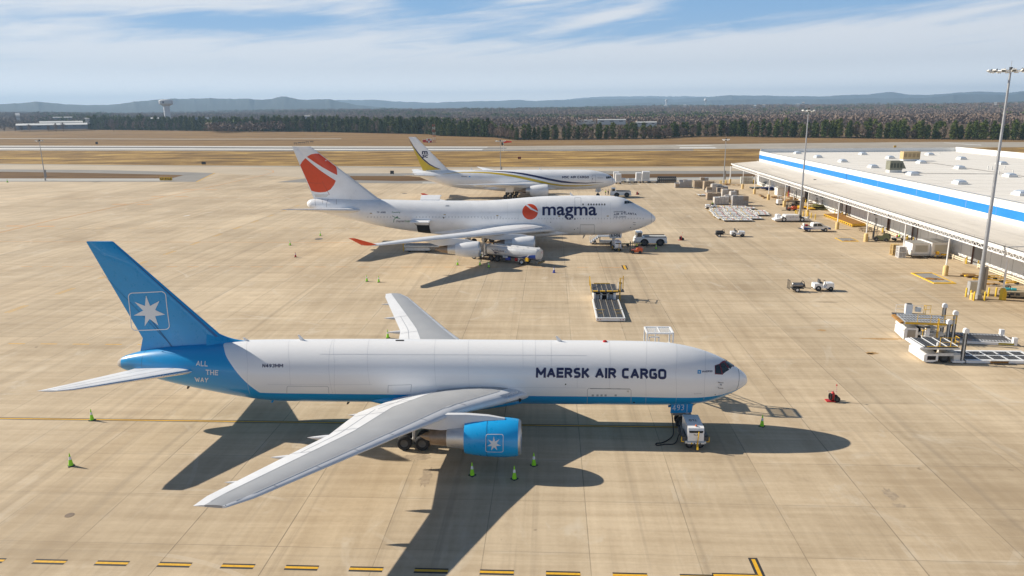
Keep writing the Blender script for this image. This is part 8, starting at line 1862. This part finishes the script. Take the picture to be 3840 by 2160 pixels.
b.build('chequered_wall', r, smooth=0); b = MB(); b.bx(-w/2 - .1, w/2 + .1, -w/3 - .1, w/3 + .1, w*.72, w*.75, alu); b.build('roof', r, smooth=0)
p2 = g('Q3', 270, 218); b = MB(); b.box((0, 0, 1.2), (2.8, 2, 2.4), red); b.box((0, 0, 2.45), (3, 2.2, .1), white); tag(b.build('equipment_box', smooth=0, loc=(p2.x, p2.y, 0)), 'small dark red box beside the chequered hut', 'cabinet')
p = g('F4', 849, 405); hgt_m = (405 - 275)/575*290*p.length/2747; r = root('antenna_mast', 'red and white lattice antenna mast by the chequered hut', 'mast', (p.x, p.y, 0))
for i in range(7):
    b = MB(); z0, z1 = hgt_m*i/7, hgt_m*(i + 1)/7
    for x in (-.9, .9):
        for y in (-.9, .9): b.bar((x, y, z0), (x, y, z1), .14, .14, red if i % 2 == 0 else refl)
    b.bar((-.9, -.9, z0), (.9, -.9, z1), .10, .10, red if i % 2 == 0 else refl); b.bar((.9, -.9, z0), (-.9, -.9, z1), .10, .10, red if i % 2 == 0 else refl); b.build('lattice_section', r, smooth=0)
p = g('Q3', 2180, 420); r = root('windsock', 'orange red windsock beyond the runway', 'windsock', (p.x, p.y, 0)); q = atY('Q3', 2200, 205, p.y); b = MB(); b.cyl((0, 0, 0), (0, 0, q.z + .6), .12, white_d, n=8); b.build('pole', r); b = MB(); k = q.z; b.lathe([(0, .9), (2.5, .7), (5.6, .4)], mat('sock_red', (.8, .06, .02), .7, var=0), (0, 0, k), 'x', 12); b.build('sock', r)
for i, x in enumerate((2197, 2228, 2257, 2285, 2317)):
    p = g('L3', x, 422 - 3*i); r = root('approach_light', 'small dark approach light stand beyond the runway', 'runway light', (p.x, p.y, 0), 0, 'approach lights beyond the runway'); b = MB(); b.box((0, 0, 1.6), (3.2, .5, .5), dark); b.build('lamp_bar', r, smooth=0)
    for s in (-1, 1): b = MB(); b.cyl((s*.9, 0, 0), (s*.9, 0, 1.4), .12, dark, n=6); b.build('leg', r)
def tower(reg, cx, top, neck, base, hw, dist, label, kind):
    c = far(reg, cx, top, dist); sc = REG[reg][2]/FPX*math.hypot(dist, 0); r = root('water_tower', label, 'water tower', (c.x, c.y, 0)); zt = c.z; zn = far(reg, cx, neck, dist).z; R_ = hw*sc
    wt = mat('tower_white', (.62, .64, .66), .5, var=.04, scale=.1); b = MB()
    if kind: b.lathe([(zn, R_*.45), (zn + (zt - zn)*.25, R_*.95), (zn + (zt - zn)*.35, R_), (zn + (zt - zn)*.8, R_), (zn + (zt - zn)*.9, R_*.85), (zt, R_*.05)], wt, (0, 0, 0), 'z', 32)
    else: b.lathe([(zn, R_*.2)] + [(zn + (zt - zn)*(.5 - .5*math.cos(a)), max(.05, R_*math.sin(a))) for a in [math.pi*i/10 for i in range(1, 11)]], wt, (0, 0, 0), 'z', 24)
    t_ = b.build('tank', r, smooth=40); b = MB(); b.lathe([(-8, R_*(.50 if kind else .16)), (zn*.3, R_*(.46 if kind else .14)), (zn, R_*(.44 if kind else .18))], wt, (0, 0, 0), 'z', 24); b.build('stem', r, smooth=40)
    if kind: b = MB(); v = Vector((-c.x, -c.y, 0)).normalized(); a0 = math.atan2(v.y, v.x); b.add([Vector((math.cos(a0 - .5 + .1*i)*R_*1.01, math.sin(a0 - .5 + .1*i)*R_*1.01, z)) for z in (zn + (zt - zn)*.40, zn + (zt - zn)*.68) for i in range(3)], [(0, 1, 4, 3), (1, 2, 5, 4)], navy); b.build('painted_panel', t_, smooth=0)
tower('L3', 1230, 83, 134, 220, 43, 1750, 'large white water tower with wide tank over the pine line', True); tower('G5', 178, 76, 92, 100, 9, 5200, 'small white water tower on the wooded skyline, nearer the centre', True); tower('G5', 440, 70, 92, 100, 10, 5600, 'small round white water tower on the wooded skyline, beside the other', False)
def shed(reg, x0, x1, ytop, ymid, ybase, dist, label, roofc, wallc, kind='gable', zb=None, name='factory_building'):
    a, c = far(reg, x0, ybase, dist), far(reg, x1, ybase, dist); w = (c - a).length; ce = (a + c)/2; zb_ = max(-1.0, ce.z if zb is None else zb); zt, zm = far(reg, (x0 + x1)/2, ytop, dist).z, far(reg, (x0 + x1)/2, ymid, dist).z; rz = math.atan2((c - a).y, (c - a).x); r = root(name, label, 'building', (ce.x, ce.y, zb_ - 4), rz); dp_ = max(25, w*.35); H = zm - zb_ + 4; T = zt - zb_ + 4
    b = MB(); b.bx(-w/2, w/2, 0, dp_, 0, H, wallc); b.build('wall', r, smooth=0); b = MB(); b.loft([[(-w/2 - .5, -.5, H), (-w/2 - .5, dp_*.5, max(T, H + .5)), (-w/2 - .5, dp_ + .5, H)], [(w/2 + .5, -.5, H), (w/2 + .5, dp_*.5, max(T, H + .5)), (w/2 + .5, dp_ + .5, H)]], roofc); b.build('roof', r, smooth=0)
    n = max(3, int(w/14)); b = MB()
    for i in range(n): b.bx(-w/2 + w*(i + .3)/n, -w/2 + w*(i + .7)/n, -.15, 0, H*.62, H*.78, dark)
    b.build('window_band', r, smooth=0)
w_roof = mat('far_white_roof', (.66, .66, .64), .6, var=.05, scale=.02); w_wall = mat('far_blue_grey_wall', (.20, .23, .28), .7, var=.1, scale=.05); w_white = mat('far_white_wall', (.58, .58, .57), .6, var=.05, scale=.05)
shed('Q2', 195, 1060, 265, 285, 312, 1620, 'long low factory with white roof on the far field before the water tower', w_roof, w_wall); shed('Q2', 480, 1000, 238, 255, 270, 1700, 'white roofed factory hall rising behind the long low factory', w_roof, w_white); shed('Q2', 1030, 1085, 200, 205, 245, 1680, 'white block tower beside the dark tree clump', w_white, w_white)
shed('Q2', 1390, 1418, 183, 187, 215, 1900, 'small white silo house above the pines near the clump', w_white, w_white); shed('Q2', 640, 875, 188, 194, 204, 2200, 'pale flat roof building in the woods behind the factory', w_roof, w_wall); shed('Q2', 1740, 1980, 196, 208, 248, 1650, 'blue grey hall at the foot of the large water tower', w_roof, w_wall); shed('Q2', 1960, 2035, 220, 224, 250, 1600, 'small white hall in front of the large water tower', w_white, w_white)
shed('Q2', 2190, 2560, 196, 222, 246, 1700, 'long white hall beyond the pines, away from the water tower', w_wall, w_white); shed('Q2', 197, 245, 140, 170, 220, 2100, 'white church like tower in the woods beyond the long low factory', w_white, w_white); shed('L3', 2262, 2302, 205, 208, 228, 1500, 'small white tank house above the pines', w_white, w_white)
shed('F4', 2062, 2272, 232, 236, 252, 1150, 'long bright white warehouse among trees beyond the runway', w_white, w_white, name='distant_warehouse'); shed('F4', 1905, 2050, 236, 239, 250, 1180, 'lower white warehouse wing beside the bright one', w_white, w_white, name='distant_warehouse'); shed('F4', 2348, 2500, 250, 255, 268, 1150, 'pale low building among bare trees', w_white, w_white)
shed('F4', 1070, 1096, 140, 142, 158, 5000, 'grey office block alone on the skyline', w_wall, w_wall, zb=40, name='office_block')
for i, (x, y) in enumerate(((1095, 100), (1060, 112), (830, 118), (770, 122), (2270, 150), (2360, 150), (2385, 100), (170, 120), (300, 118))):
    shed('G5', x - 9, x + 9, y - 6, y - 3, y + 3, 2900, 'small pale house scattered on the wooded hills', w_white, w_white, zb=None, name='distant_house'); bpy.data.objects[[o.name for o in bpy.data.objects if o.name.startswith('distant_house')][-1]]['group'] = 'pale houses on the wooded hills'
# ---------------------------------------------------------------- air
def air():
    b = MB(); b.bx(-22000, 22000, -60, 21000, -1.7, 560, mat('haze_air', (.5, .5, .5), var=0)); o = b.build('haze', smooth=0); tag(o, kind='stuff')
    m = o.data.materials[0]; t = NT(m.node_tree); t.n.clear(); out = t.node('ShaderNodeOutputMaterial'); v = t.node('ShaderNodeVolumePrincipled')
    v.inputs['Color'].default_value = (.50, .73, 1.0, 1); v.inputs['Density'].default_value = 1.0e-4; v.inputs['Anisotropy'].default_value = .1
    t.l.new(v.outputs[0], out.inputs['Volume'])
air()
